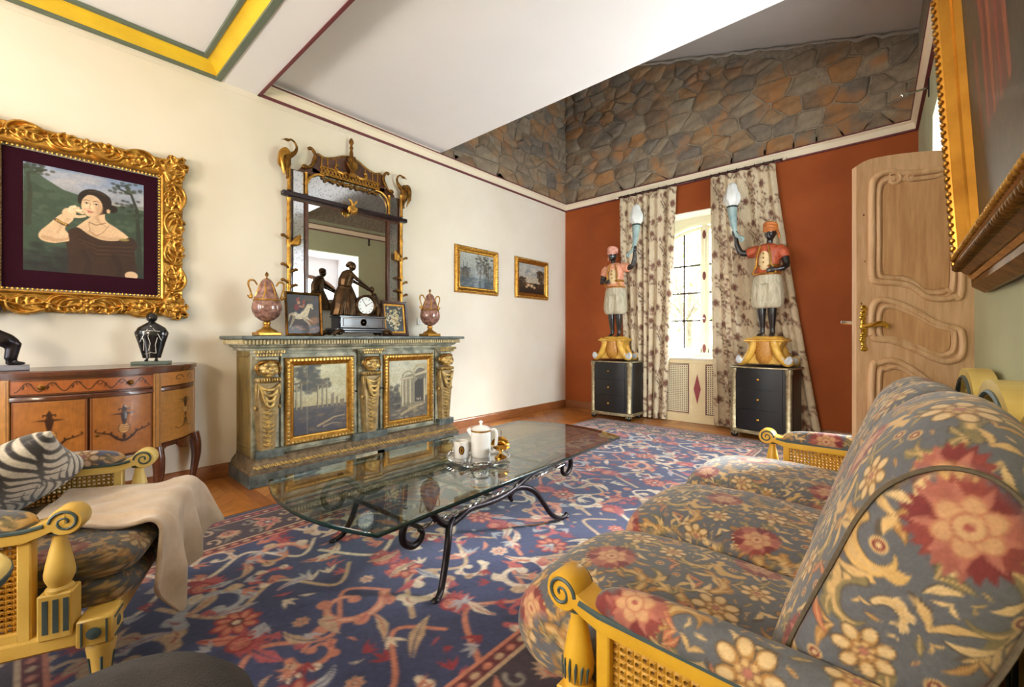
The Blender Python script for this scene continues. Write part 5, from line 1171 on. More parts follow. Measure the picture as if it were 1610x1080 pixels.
# ================================================================ PORTRAIT IN CARVED FRAME
def acanthus(cv, x, y, ang, L_, w, sg, z=.03, n=4):
    """a curling leaf: fanned ridges sweeping round into a curl"""
    for k in range(n):
        t = k / max(1, n - 1); p = []; a = ang + sg * (t - .4) * .9; px_, py_ = x, y; l_ = L_ * (1 - .45 * t)
        for i in range(12):
            p.append((px_, py_)); px_ += math.cos(a) * l_ / 11; py_ += math.sin(a) * l_ / 11; a += sg * (.09 + .035 * i * (1 + t))
        cv.stroke(p, w * .5, w * .2, None, z=z * (1 - .25 * t), mid=w * .62)
    cv.ell(px_, py_, w * .55, w * .55, z=z * .9)
def carved_border(cv, x0, y0, x1, y1, bw, unit, z=.032, seed=1):
    q = random.Random(seed)
    for (ax, ay, bx, by) in ((x0, y0, x1, y0), (x1, y0, x1, y1), (x1, y1, x0, y1), (x0, y1, x0, y0)):
        L_ = math.hypot(bx - ax, by - ay); an = math.atan2(by - ay, bx - ax); ux, uy = math.cos(an), math.sin(an); nx, ny = -uy, ux
        def pt(s_, t): return ax + ux * s_ + nx * t, ay + uy * s_ + ny * t
        half = L_ / 2; n = max(2, round(half / unit))
        for sd in (-1, 1):
            for i in range(n):
                s_ = half + sd * (half - .02) * (i + .12) / n; u = (half) / n
                dirn = an if sd > 0 else an + PI
                sg = sd * (1 if i % 2 else -1)
                x, y = pt(s_, bw * (.30 if sg * sd > 0 else .72)); acanthus(cv, x, y, dirn + sg * -.15, u * 1.25, bw * .17, sg, z)
                x, y = pt(s_ + sd * u * .25, bw * (.75 if sg * sd > 0 else .25)); acanthus(cv, x, y, dirn - sg * .2, u * .95, bw * .12, -sg, z * .8, 3)
                x, y = pt(s_ + sd * u * .55, bw * .5); cv.stroke([pt(s_ + sd * u * .1, bw * .55), pt(s_ + sd * u * .5, bw * .42), pt(s_ + sd * u * .95, bw * .6)], bw * .06, bw * .05, None, z=z * .95)
        x, y = pt(half, bw * .5)
        for k in range(8): cv.ell(x + math.cos(k * PI / 4) * bw * .22, y + math.sin(k * PI / 4) * bw * .22, bw * .16, bw * .11, rot=k * PI / 4, z=z * 1.05)
        cv.ell(x, y, bw * .14, bw * .14, z=z * 1.35)
    for (x, y, a) in ((x0, y0, PI / 4), (x1, y0, 3 * PI / 4), (x1, y1, 5 * PI / 4), (x0, y1, 7 * PI / 4)):
        cx, cy = x + math.cos(a) * bw * .62, y + math.sin(a) * bw * .62
        for k in range(7): acanthus(cv, cx, cy, a + PI + (k - 3) * .5, bw * .72, bw * .13, 1 if k % 2 else -1, z * 1.15, 2)
        cv.ell(cx, cy, bw * .22, bw * .22, z=z * 1.4)
def ring_mask(cv, x0, y0, x1, y1): return ~((cv.gx[None] > x0) & (cv.gx[None] < x1) & (cv.gy[:, None] > y0) & (cv.gy[:, None] < y1))
PY0, PY1, PZ0, PZ1 = -.285, .84, 1.285, 2.535
PO, m = grp('portrait_painting', (-4.165, .28, PZ0), 'large portrait of a seated lady in brown in carved gilt frame', 'painting')
cv = Cv(PY1 - PY0, PZ1 - PZ0, .0055); ins = .155
e_ = np.minimum(np.minimum(cv.gx[None], cv.w - cv.gx[None]), np.minimum(cv.gy[:, None], cv.h - cv.gy[:, None]))
cv.z = np.where(e_ > .028, .012 + .012 * np.clip((e_ - .028) / .12, 0, 1), 0)
carved_border(cv, .004, .004, cv.w - .004, cv.h - .004, .155, .19, .050)
msk = ring_mask(cv, ins, ins, cv.w - ins, cv.h - ins) & (cv.z > .003)
relief('carved_frame', cv, GOLD, PO, WALLM(m, PY0, PZ0, -4.15), msk, .012)
inn = [(-4.15, PY0 + ins, PZ0 + ins), (-4.15, PY1 - ins, PZ0 + ins), (-4.15, PY1 - ins, PZ1 - ins), (-4.15, PY0 + ins, PZ1 - ins)]
gm(m).sweep(inn[::-1], [(.012, 0), (.012, .03), (.002, .036), (-.008, .03), (-.012, .022), (-.03, .022), (-.036, .014), (-.044, .012), (-.05, 0)], up=(1, 0, 0), closed=True, pclosed=True).build('inner_frame', GOLD, PO, angle=25)
g = gm(m)
for a, b in zip(inn, inn[1:] + inn[:1]):
    a, b = Vector(a), Vector(b); n = int((b - a).length / .021); u = (b - a).normalized(); o_ = Vector((1, 0, 0)).cross(u)
    for i in range(n): p = a + u * (b - a).length * (i + .5) / n + o_ * .021; g.ell((-4.126, p.y, p.z), .008, 6, 4)
tag(g.build('bead_row', GOLD, PO), kind='stuff')
gm(m).box(-4.168, PY0 + ins + .03, PZ0 + ins + .03, -4.146, PY1 - ins - .03, PZ1 - ins - .03).build('velvet_mat', mat('burgundy_velvet', (46, 4, 24), .9, var=.2, scale=80, spec=.2), PO, smooth=False)
def lady():
    c = Cv(.588, .688, .0035, (52, 64, 54)); q = random.Random(12); w, h = c.w, c.h; s_ = w
    c.grad((128, 148, 182), (176, 172, 170), .50, .688); c.grad((78, 92, 76), (38, 46, 44), .0, .50)
    for i in range(40): c.ell(q.uniform(0, w), q.uniform(.52, .68), q.uniform(.04, .1), q.uniform(.012, .03), q.choice(((196, 190, 190), (122, 146, 186), (156, 166, 186))), a=.3, soft=.8)
    hill = [(0, .68), (.03, .66), (.10, .60), (.18, .55), (.27, .53), (.33, .51), (.42, .49), (.50, .51), (.588, .50), (.588, .2), (0, .2)]
    c.poly(hill, (70, 88, 74)); c.poly([(0, .60), (.07, .55), (.16, .50), (.25, .46), (.588, .44), (.588, .1), (0, .1)], (58, 76, 62))
    for i in range(130): c.ell(q.uniform(0, w), q.uniform(.18, .52) * (1 if q.random() < .7 else 1.05), q.uniform(.012, .035), q.uniform(.008, .02), q.choice(((64, 82, 66), (82, 98, 80), (52, 66, 56))), a=.45, soft=.7)
    c.stroke([(.565, .05), (.56, .3), (.55, .5), (.52, .6), (.45, .63)], .018, .006, (48, 52, 42)); c.stroke([(.02, .30), (.03, .5), (.02, .62), (.10, .66)], .014, .006, (54, 60, 48))
    for x0, y0 in ((.45, .63), (.53, .64), (.08, .665), (.03, .65), (.5, .52), (.54, .45)):
        for i in range(14): c.ell(x0 + q.gauss(0, .03), y0 + q.gauss(0, .018), .013, .009, q.choice(((44, 54, 42), (60, 70, 52))), a=.8, soft=.5)
    for i in range(60): c.ell(q.uniform(0, .35), q.uniform(0, .17), q.uniform(.02, .05), q.uniform(.01, .025), q.choice(((34, 34, 38), (46, 48, 50), (28, 28, 30))), a=.5, soft=.7)
    SK, SH, HI = (226, 190, 152), (178, 132, 98), (240, 212, 178)
    DR, DRD, DRL = (58, 36, 26), (38, 24, 18), (84, 54, 38)
    c.poly([(p.x, p.y) for p in catmull([(.20, 0), (.20, .12), (.19, .22), (.22, .30), (.30, .285), (.40, .26), (.50, .27), (.535, .22), (.545, .10), (.55, 0)], 5)], DR)
    c.poly([(p.x, p.y) for p in catmull([(.235, .31), (.28, .365), (.31, .40), (.325, .44), (.375, .44), (.385, .385), (.44, .345), (.495, .30), (.505, .265), (.40, .235), (.29, .255)], 5)], SK)        # shoulders and neck
    c.stroke([(.30, .29), (.34, .27), (.40, .262), (.47, .275)], .012, .01, SH, a=.35); c.stroke([(.33, .43), (.35, .37), (.385, .345)], .012, .004, SH, a=.5)
    c.poly([(p.x, p.y) for p in catmull([(.20, .285), (.245, .315), (.30, .275), (.37, .248), (.45, .258), (.515, .29), (.545, .265), (.54, .2), (.42, .15), (.28, .16), (.21, .20)], 5)], DR)
    for k in range(7): c.stroke([(.24 + .01 * k, .25 - .012 * k), (.34, .215 - .014 * k), (.46, .225 - .013 * k), (.53, .24 - .016 * k)], .003, .002, (DRD, DRL)[k % 2], a=.8)
    c.stroke([(.29, 0), (.30, .08), (.27, .16)], .02, .01, DRD, a=.6); c.stroke([(.43, .14), (.46, .06), (.45, 0)], .02, .012, DRD, a=.6)
    c.ell(.48, .268, .028, .009, (150, 130, 70), .1, a=.9)
    # raised arm and hand
    c.poly([(p.x, p.y) for p in catmull([(.205, .215), (.13, .19), (.075, .205), (.07, .25), (.115, .315), (.165, .385), (.205, .40), (.225, .365), (.185, .30), (.20, .265)], 5)], SK); c.stroke([(.09, .22), (.15, .21), (.20, .23)], .014, .008, SH, a=.5); c.stroke([(.20, .36), (.165, .30), (.15, .26)], .010, .006, SH, a=.3)
    c.stroke([(.145, .345), (.175, .325), (.195, .32)], .010, .010, (74, 48, 26)); 
    for k in range(5): c.ell(.147 + .0105 * k, .343 - .005 * k, .005, .006, (206, 160, 76))
    c.ell(.205, .405, .034, .030, SK, .6)
    for k, (x1, y1) in enumerate(((.268, .415), (.260, .432), (.248, .445), (.232, .452))): c.stroke([(.21, .412 + .004 * k), ((.21 + x1) / 2 - .006, .430 + .004 * k), (x1, y1)], .0105, .008, (SK, HI)[k % 2]); c.stroke([(.212, .408 + .004 * k), ((.21 + x1) / 2 - .004, .424 + .004 * k)], .0015, .001, SH, a=.6)
    c.stroke([(.22, .385), (.255, .388), (.28, .398)], .011, .007, SK)
    # head
    c.ell(.415, .475, .032, .028, (34, 22, 18)); c.ell(.335, .50, .078, .082, (36, 24, 20), .1)
    c.ell(.315, .478, .052, .070, SK, .08); c.poly([(p.x, p.y) for p in catmull([(.262, .50), (.266, .44), (.285, .408), (.305, .398), (.335, .412), (.362, .45), (.365, .50)], 5)], SK)
    c.ell(.297, .46, .026, .03, HI, a=.5, soft=.9); c.ell(.35, .455, .02, .04, SH, a=.5, soft=.9); c.ell(.285, .445, .014, .012, (222, 150, 126), a=.5, soft=.9)
    c.poly([(p.x, p.y) for p in catmull([(.245, .49), (.252, .545), (.295, .585), (.36, .585), (.41, .545), (.41, .48), (.385, .45), (.378, .51), (.34, .545), (.305, .555), (.285, .535), (.268, .505), (.26, .46)], 5)], (36, 24, 20))
    c.stroke([(.372, .53), (.386, .49), (.378, .44)], .012, .008, (40, 26, 20)); c.ell(.398, .455, .009, .014, SK); c.stroke([(.30, .57), (.34, .578), (.38, .56)], .003, .002, (92, 64, 50), a=.7)
    for x, sg in ((.288, -1), (.336, 1)): c.ell(x, .487, .011, .0055, (240, 226, 208)); c.ell(x, .487, .0052, .0054, (44, 26, 18)); c.stroke([(x - .012, .488), (x, .4935), (x + .012, .488)], .002, .002, (60, 36, 26)); c.stroke([(x - .015, .505), (x, .511), (x + .015, .505)], .0024, .0016, (70, 44, 32))
    c.stroke([(.308, .49), (.303, .462), (.301, .452), (.311, .449)], .0026, .0022, SH); c.stroke([(.296, .4335), (.308, .4365), (.322, .434)], .0042, .002, (190, 92, 82)); c.stroke([(.298, .428), (.309, .425), (.318, .429)], .0036, .002, (206, 116, 100)); c.stroke([(.295, .431), (.322, .431)], .0008, .0008, (120, 56, 50))
    c.stroke([(.30, .36), (.335, .345), (.385, .37)], .0028, .0024, (120, 84, 60)); c.stroke([p[:] for p in [(.30, .355), (.305, .30), (.335, .27), (.37, .30), (.40, .355)]], .0016, .0016, (146, 104, 74))
    c.ell(.52, .015, .035, .03, SK); c.noise(.10, .006, 4); c.noise(.10, .05, 5); return c
canvas('painting', lady(), M_OIL, PO, WALLM(m, -.012, 1.584, -4.1445))
# ---------------------------------------------------------------- two small landscapes
def woods():
    c = Cv(.60, .42, .004, (120, 130, 130)); c.grad((176, 178, 170), (120, 128, 128), .1, .42); c.grad((70, 84, 92), (60, 70, 78), 0, .12); q = random.Random(3)
    for i in range(200):
        x = q.choice((q.gauss(.43, .07), q.gauss(.1, .04))); y = q.uniform(.15, .40) if x > .28 else q.uniform(.1, .24); c.ell(x, y, q.uniform(.01, .03), q.uniform(.008, .02), q.choice(((62, 60, 52), (84, 78, 62), (50, 54, 58), (98, 88, 70))), a=.7, soft=.6)
    for x in (.36, .41, .46, .5, .55, .06, .12): c.stroke([(x, .08), (x + .005, .3)], .006, .003, (60, 50, 42))
    for i in range(80): c.ell(q.uniform(0, .6), q.uniform(0, .13), .03, .01, q.choice(((96, 110, 118), (64, 76, 84), (120, 126, 122))), a=.5, soft=.7)
    c.noise(.2, .012, 1); return c
def cattle():
    c = Cv(.60, .42, .004, (80, 70, 50)); c.grad((150, 160, 164), (190, 176, 150), .15, .42); c.grad((66, 48, 32), (40, 30, 24), 0, .15); q = random.Random(4)
    for i in range(40): c.ell(q.uniform(.05, .5), q.uniform(.25, .42), q.uniform(.03, .07), q.uniform(.015, .035), q.choice(((206, 200, 188), (130, 140, 146), (176, 170, 156))), a=.5, soft=.7)
    for i in range(160):
        x = q.choice((q.gauss(.52, .05), q.gauss(.06, .05))); y = q.uniform(.1, .34) if x > .3 else q.uniform(.08, .22); c.ell(x, y, .022, .016, q.choice(((48, 40, 30), (66, 54, 36), (86, 68, 42))), a=.75, soft=.5)
    for x, y, r in ((.22, .12, .035), (.30, .11, .04), (.36, .09, .03), (.18, .09, .025)): c.ell(x, y, r, r * .6, (196, 170, 130)); c.ell(x - r, y + r * .4, r * .4, r * .35, (150, 104, 66))
    c.noise(.25, .012, 2); return c
def wallpic(name, y0, y1, z0, z1, cv, label, fw=.085):
    e, mm = grp(name, (-4.165, (y0 + y1) / 2, z0), label, 'painting', 'small landscapes on the white wall')
    fc = Cv(y1 - y0, z1 - z0, .006); d = np.minimum(np.minimum(fc.gx[None], fc.w - fc.gx[None]), np.minimum(fc.gy[:, None], fc.h - fc.gy[:, None]))
    fc.z = np.interp(d, [0, .008, .02, .045, .065, .075, .088], [.0, .028, .034, .026, .012, .016, .004])
    for a in range(4):
        L_ = fc.w if a % 2 == 0 else fc.h; n = int(L_ / .032)
        for i in range(n + 1):
            s_ = L_ * i / n; p = ((s_, .026), (fc.w - .026, s_), (s_, fc.h - .026), (.026, s_))[a]
            if d[min(int(p[1] / fc.res), fc.ny - 1), min(int(p[0] / fc.res), fc.nx - 1)] > .016: fc.ell(p[0], p[1], .013, .013, z=.046)
    relief('picture_frame', fc, GOLD, e, WALLM(mm, y0, z0, -4.155), ring_mask(fc, fw, fw, fc.w - fw, fc.h - fw), .01)
    canvas('painting', cv, M_OIL, e, WALLM(mm, y0 + fw - .004, z0 + fw - .004, -4.155) @ S((y1 - y0 - 2 * fw + .008) / cv.w, (z1 - z0 - 2 * fw + .008) / cv.h, 1))
    gm(mm).box(-4.168, y0 + .02, z0 + .02, -4.158, y1 - .02, z1 - .02).build('backing', BLACK, e, smooth=False)
wallpic('landscape_painting', 3.585, 4.365, 1.727, 2.337, woods(), 'gilt framed pale woodland landscape nearer the urn')
wallpic('landscape_painting', 4.735, 5.515, 1.74, 2.345, cattle(), 'gilt framed dark pastoral landscape nearer the rust wall')
# wall switch plate
g = G(); g.box(-4.169, 3.02, 1.30, -4.155, 3.10, 1.385, .004); g.box(-4.157, 3.045, 1.325, -4.150, 3.075, 1.36, .003); tag(g.build('switch_plate', WHITE), 'white switch plate on the wall above the sideboard', 'switch')
# ================================================================ WINDOW, RADIATOR COVER, CURTAINS
def thin_glass(name, tint=(250, 252, 250), refl=1.0):
    m_ = bpy.data.materials.new(name); m_.use_nodes = True; nt = m_.node_tree; nt.nodes.clear(); N = nt.nodes.new; L = nt.links.new
    o = N('ShaderNodeOutputMaterial'); t = N('ShaderNodeBsdfTransparent'); t.inputs[0].default_value = [*srgb(tint), 1]; gl = N('ShaderNodeBsdfGlossy'); gl.inputs['Roughness'].default_value = .01
    f = N('ShaderNodeLayerWeight'); f.inputs[0].default_value = .5; pw = N('ShaderNodeMath'); pw.operation = 'POWER'; pw.inputs[1].default_value = 3.2; L(f.outputs['Facing'], pw.inputs[0]); mu = N('ShaderNodeMath'); mu.operation = 'MULTIPLY_ADD'; mu.inputs[1].default_value = .85 * refl; mu.inputs[2].default_value = .04 * refl; L(pw.outputs[0], mu.inputs[0]); mx = N('ShaderNodeMixShader')
    L(mu.outputs[0], mx.inputs[0]); L(t.outputs[0], mx.inputs[1]); L(gl.outputs[0], mx.inputs[2]); L(mx.outputs[0], o.inputs[0]); return m_
M_PANE = thin_glass('window_pane', refl=.5)
M_WFR = mat('window_cream', (232, 226, 208), .5, var=.05, scale=4)
M_LEAD = mat('dark_muntin', (66, 46, 44), .5, var=.2)
win = st(empty('window_1', ((WX0 + WX1) / 2, YB + .32, WZ0))); m = T(-(WX0 + WX1) / 2, -(YB + .32), -WZ0)
wy = YB + .32; zs, zt = WZ0 + .02, 2.58      # springing of the arch
wcx = (WX0 + WX1) / 2; whw = (WX1 - WX0) / 2 - .012
def archz(x): return zt + .19 * (1 - ((x - wcx) / whw) ** 2)
g = gm(m); xs = np.linspace(WX0 + .012, WX1 - .012, 21)
for i in range(20): g.add([(xs[i], wy, archz(xs[i])), (xs[i + 1], wy, archz(xs[i + 1])), (xs[i + 1], wy, WZ1), (xs[i], wy, WZ1), (xs[i], wy + .06, archz(xs[i])), (xs[i + 1], wy + .06, archz(xs[i + 1])), (xs[i + 1], wy + .06, WZ1), (xs[i], wy + .06, WZ1)], [(0, 1, 2, 3), (4, 5, 6, 7), (0, 1, 5, 4)])
for a, b in ((WX0 + .012, WX0 + .06), (WX1 - .06, WX1 - .012)): g.box(a, wy - .01, WZ0, b, wy + .06, zt + .05)
g.box(WX0 + .012, wy - .01, WZ0, WX1 - .012, wy + .06, WZ0 + .05); g.tube([(x, wy - .005, archz(x)) for x in xs], .03, 6)
g.build('window_frame', M_WFR, win, smooth=False)
st_x = [WX0 + .06, wcx, WX1 - .06]
for k in (0, 1):
    a, b = st_x[k] + .004, st_x[k + 1] - .004; sh = empty('casement', (0, 0, 0)); sh.parent = win
    g = gm(m); z0 = WZ0 + .055; tp = [(x, archz(x) - .035) for x in np.linspace(a, b, 9)]
    g.box(a, wy - .005, z0, a + .055, wy + .04, archz(a) - .035, .004); g.box(b - .055, wy - .005, z0, b, wy + .04, archz(b) - .035, .004); g.box(a, wy - .005, z0, b, wy + .04, z0 + .065, .004)
    g.tube([(x, wy + .017, z - .03) for x, z in tp], .032, 6); g.build('sash', M_WFR, sh)
    mid = (a + b) / 2; rows = [z0 + .065 + i * .395 for i in range(1, 4)]
    gm(m).box(mid - .012, wy + .004, z0 + .06, mid + .012, wy + .032, archz(mid) - .06).build('muntin', M_LEAD, sh, smooth=False)
    for z in rows: gm(m).box(a + .05, wy + .004, z - .012, b - .05, wy + .032, z + .012).build('muntin', M_LEAD, sh, smooth=False)
    zl = [z0 + .06] + rows + [None]
    for c0, c1 in ((a + .05, mid), (mid, b - .05)):
        for i in range(4):
            z1_ = zl[i + 1] if zl[i + 1] else archz((c0 + c1) / 2) - .05
            gm(m).box(c0, wy + .016, zl[i], c1, wy + .02, z1_).build('pane', M_PANE, sh, smooth=False)
g = gm(m); g.tube([(wcx, wy - .022, WZ0 + .08), (wcx, wy - .022, archz(wcx) - .06)], .009, 8); g.box(wcx - .04, wy - .012, WZ0 + .05, wcx + .04, wy - .004, archz(wcx) - .03, .003); g.build('meeting_stile', M_WFR, win)
for z in (WZ0 + .12, 1.42, 2.02, 2.6):
    gm(m).lathe([(0, 0), (.02, .003), (.024, .008), (.012, .014), (0, .016)], 12, T(wcx, wy - .024, z) @ RX(PI / 2) @ S(1, 2.6, 1)).build('latch_plate', M_MAROON, win)
gm(m).tube([(wcx, wy - .04, 1.42), (wcx + .01, wy - .07, 1.42), (wcx - .04, wy - .075, 1.42)], .009, 8).build('latch_handle', WHITE, win)
gm(m).box(WX0 - .02, YB - .06, WZ0 - .03, WX1 + .02, wy, WZ0, .006).build('window_sill', M_WFR, win)
RC, m = grp('radiator_cover', (wcx, 5.99, 0), 'cream painted radiator cover with cane grilles below the window', 'radiator cover')
ry = 6.002
g = gm(m); g.box(WX0 + .01, ry, 0, WX1 - .01, YB - .002, WZ0 - .032); g.box(WX0, ry - .012, 0, WX1, ry, .10, .004); g.box(WX0, ry - .012, .80, WX1, ry, WZ0 - .032, .004)
for a, b in ((WX0, WX0 + .1), (-2.11, -2.075), (-1.93, -1.895), (WX1 - .1, WX1)): g.box(a, ry - .012, .1, b, ry, .8, .003)
g.box(-2.075, ry - .006, .1, -1.93, ry, .8); g.build('case', mat('radiator_cream', (232, 214, 172), .5, scale=5, col2=(222, 202, 156)), RC, smooth=False)
gm(m).box(WX0 + .1, ry - .001, .12, WX1 - .1, ry + .001, .8).build('grille_backing', BLACK, RC, smooth=False)
for a, b in ((WX0 + .1, -2.11), (-1.895, WX1 - .1)):
    cane('grille', lambda u, v: True, a, b, .12, .795, m @ T(0, ry - .008, 0) @ RX(PI / 2), mat('grille_cream', (226, 212, 178), .5, var=.1), RC, cell=.025, th=.002)
    gm(m).sweep([(a + .006, ry - .012, .13), (b - .006, ry - .012, .13), (b - .006, ry - .012, .785), (a + .006, ry - .012, .785)], [(-.004, 0), (-.004, .004), (.004, .004), (.004, 0)], up=(0, -1, 0), closed=True, pclosed=True).build('grille_line', M_MAROON, RC, smooth=False)
gm(m).prism([(0, -.2), (.045, 0), (0, .2), (-.045, 0)], 0, .006, T(-2.0025, ry - .006, .46) @ RX(PI / 2)).build('diamond', mat('diamond_red', (150, 62, 66), .5, var=.1), RC, smooth=False)
# curtains
cu = Cv(.62, .62, .006, (214, 198, 168), wrap=True); cq = random.Random(17)
BR, BR2, BR3 = (112, 76, 60), (150, 112, 92), (88, 60, 48)
for k in range(15):
    x, y = cq.uniform(0, .62), cq.uniform(0, .62); a = cq.uniform(0, 6.28)
    cu.stroke([(x + math.cos(a + t * .3) * .03 * t, y + math.sin(a + t * .3) * .03 * t) for t in range(6)], .003, .002, BR2)
    for t in range(8): leaf(cu, x + math.cos(a) * .02 * t, y + math.sin(a) * .02 * t, a + cq.choice((-1, 1)) * cq.uniform(.5, 1.3), cq.uniform(.03, .06), .011, cq.choice((BR, BR2, BR3)))
for x, y, r in ((.10, .12, .05), (.42, .30, .055), (.20, .46, .048), (.52, .55, .045), (.55, .1, .04)):
    flower(cu, x, y, r, 7, (BR, BR2, BR3, (190, 160, 130)), cq.random()); flower(cu, x, y, r * .6, 6, (BR3, BR, (130, 70, 66), BR2), cq.random())
cu.noise(.1, .02, 2)
M_CUR = mat('printed_cotton', None, .9, attr=True, var=.08, scale=120, bump=.1, bscale=300)
b_ = MAT['printed_cotton'].node_tree; pb = b_.nodes['Principled BSDF']; pb.inputs['Subsurface Weight'].default_value = 0
def curtain(xt0, xt1, xb0, xb1, label, seed, nf, sweep_=0.0):
    q = np.random.RandomState(seed); nu, nv = 140, 150; U, V = np.meshgrid(np.linspace(0, 1, nu), np.linspace(0, 1, nv)); zz = 3.235 - V * 3.22
    ph = 2 * PI * nf * (U + .03 * np.sin(U * 9 + seed)); amp = .022 + .028 * V
    vv = V + sweep_ * np.sin(V * PI) * .0
    X = (xt0 + (xb0 - xt0) * vv ** 1.15) * (1 - U) + (xt1 + (xb1 - xt1) * vv ** 1.15) * U + .012 * np.sin(ph * 2 + 1) * V
    Y = 5.925 - amp * .8 * np.sin(ph + .9 * np.sin(V * 2.2 + U * 3)) - .010 * np.sin(ph * .5 + V * 3); Y = np.where(V < .015, 5.935 - .02 * np.sin(ph), Y)
    col = cu.sample(U * (xt1 - xt0) * 1.75 + seed * .13, zz + seed * .2)
    P = np.stack([X, Y, zz], -1); o = gridmesh('curtain', P, M_CUR, col=col, back=P + np.array([0, .006, 0])); tag(o, label, 'curtain', 'window curtains'); return o
ct = curtain(-3.10, -2.265, -2.98, -2.40, 'beige floral curtain on the side of the white wall corner', 2, 7)
c2 = curtain(-1.82, -1.085, -1.76, -.62, 'beige floral curtain on the side of the open wooden door', 5, 6.5)
RD, m = grp('curtain_rod', (-2.05, 5.915, 3.25), 'thin dark curtain rod with rings above the window', 'curtain rod')
M_ROD = mat('rod_metal', (60, 44, 40), .4, .6, var=.2)
gm(m).tube([(-3.14, 5.935, 3.262), (-1.0, 5.935, 3.262)], .009, 8).build('rod', M_ROD, RD)
for x in (-3.15, -.99): gm(m).lathe([(.006, -.02), (.016, -.012), (.02, 0), (.014, .012), (.018, .018), (0, .026)], 12, T(x, 5.935, 3.262) @ RY(PI / 2 if x > -2 else -PI / 2)).build('finial', M_CROWN, RD)
for x in (-3.12, -2.03, -1.03): gm(m).tube([(x, 5.935, 3.262), (x, 5.99, 3.262), (x, YB - .03, 3.262)], .006, 6).build('bracket', M_ROD, RD)
for a, b in ((-3.09, -2.28), (-1.81, -1.10)):
    for i in range(8):
        x = a + (b - a) * i / 7; gm(m).tube([(x, 5.935 + .016 * math.cos(t), 3.262 + .016 * math.sin(t)) for t in np.linspace(0, 2 * PI, 13)], .0035, 6).build('ring', M_ROD, RD)
# ================================================================ BLACK CHESTS AND TORCHBEARERS
M_SILV = mat('silver_gilt', (196, 184, 150), .35, .7, scale=25, col2=(128, 112, 80), bump=.2)
M_BLKW = mat('black_paint', (17, 17, 20), .36, var=.3, scale=5, bump=.08, bscale=30)
def chest(loc, rz, label):
    e, _ = grp('chest_of_drawers', loc, label, 'chest of drawers', 'black chests below the statues', rz)
    w, d, h = .31, .175, .83
    def front(x, o=0): return -d - .05 * (1 - (x / w) ** 2) - o
    def outline(o, yb=d): return [(-w - o, yb + o * 0), (-w - o, -d + .05 - o), (-w + .05 - o, front(-w + .05, o))] + [(x, front(x, o)) for x in np.linspace(-w + .09, w - .09, 9)] + [(w - .05 + o, front(w - .05, o)), (w + o, -d + .05 - o), (w + o, yb)]
    g = G(); g.prism(outline(0), .07, h - .03); g.build('body', M_BLKW, e, smooth=False)
    g = G(); g.prism(outline(.022), h - .03, h - .006, inset=.006, ih=.004); g.build('top', M_BLKW, e, smooth=False)
    g = G(); g.tube([(x, y, h - .018) for x, y in outline(.023)], .008, 6); g.build('top_edge', M_SILV, e)
    g = G(); g.prism(outline(.022), .065, .10, inset=.01, ih=.012); g.build('base_moulding', M_SILV, e, smooth=False)
    for s_ in (-1, 1):
        g = G(); g.lathe([(.038, .1), (.04, .115), (.033, .13), (.033, .74), (.04, .76), (.04, .8)], 14, T(s_ * (w - .03), -d + .004, 0)); g.build('corner_column', M_SILV, e)
    for k in range(3):
        z0 = .125 + k * .225; g = G(); X = np.linspace(-w + .08, w - .08, 11); vs = []; n = len(X)
        for o in (.0, .012):
            for z in (z0, z0 + .212): vs += [(x, front(x, o), z) for x in X]
        fs = []
        for i in range(n - 1): fs += [(2 * n + i, 2 * n + i + 1, 3 * n + i + 1, 3 * n + i), (i, i + 1, 2 * n + i + 1, 2 * n + i), (n + i, n + i + 1, 3 * n + i + 1, 3 * n + i)]
        fs += [(0, n, 3 * n, 2 * n), (n - 1, 2 * n - 1, 4 * n - 1, 3 * n - 1)]
        dr = g.add(vs, fs).build('drawer', M_BLKW, e, angle=30)
        G().lathe([(.006, 0), (.006, .01), (.013, .016), (.015, .022), (.009, .028), (0, .03)], 12, T(0, front(0, .012), z0 + .106) @ RX(PI / 2)).build('knob', GOLD, dr)
    for sx in (-1, 1):
        for y in (-d - .0, d - .05):
            g = G(); g.lathe([(.02, 0), (.036, .012), (.04, .03), (.034, .048), (.02, .055), (.03, .066)], 14, T(sx * (w - .035), y, 0)); f = g.build('foot', BLACK, e)
            if y < 0:
                g = G()
                for k in range(5): a = -PI / 2 + (k - 2) * .7; g.ell((sx * (w - .035) + .042 * math.cos(a), y + .042 * math.sin(a), .05), .011, 8, 6)
                tag(g.build('beads', M_SILV, f), kind='stuff')
    return e
chest((-3.03, 5.69, .0), 0, 'black and silver three-drawer chest nearer the white wall'); chest((-1.13, 5.67, .0), -.11, 'black and silver three-drawer chest nearer the wooden door')
M_EBON = mat('ebonised_wood', (34, 28, 26), .3, var=.3, scale=12, coat=.3)
M_TROU = mat('grey_cream_gesso', (206, 198, 172), .6, scale=14, col2=(158, 150, 126), stretch=(4, 4, .8), bump=.5, bscale=30)
M_JACK = mat('orange_gilt_jacket', (196, 92, 50), .45, scale=26, col2=(150, 62, 40), bump=.3)
M_JPNK = mat('coral_jacket', (214, 122, 96), .5, scale=34, col2=(226, 176, 140), bump=.3)
M_VEST = mat('cream_vest', (226, 196, 146), .5, var=.2, scale=20)
M_TORC = mat('pale_blue_torch', (168, 190, 186), .4, scale=12, col2=(122, 150, 152))
M_PEDY = mat('yellow_pedestal', (224, 180, 76), .45, scale=12, col2=(186, 134, 44), bump=.3)
M_PEDW = mat('white_blue_scroll', (214, 214, 210), .45, scale=20, col2=(140, 150, 166))
LMP = mat('flame_glass', (232, 236, 234), .25, var=.1, scale=30, coat=.3)
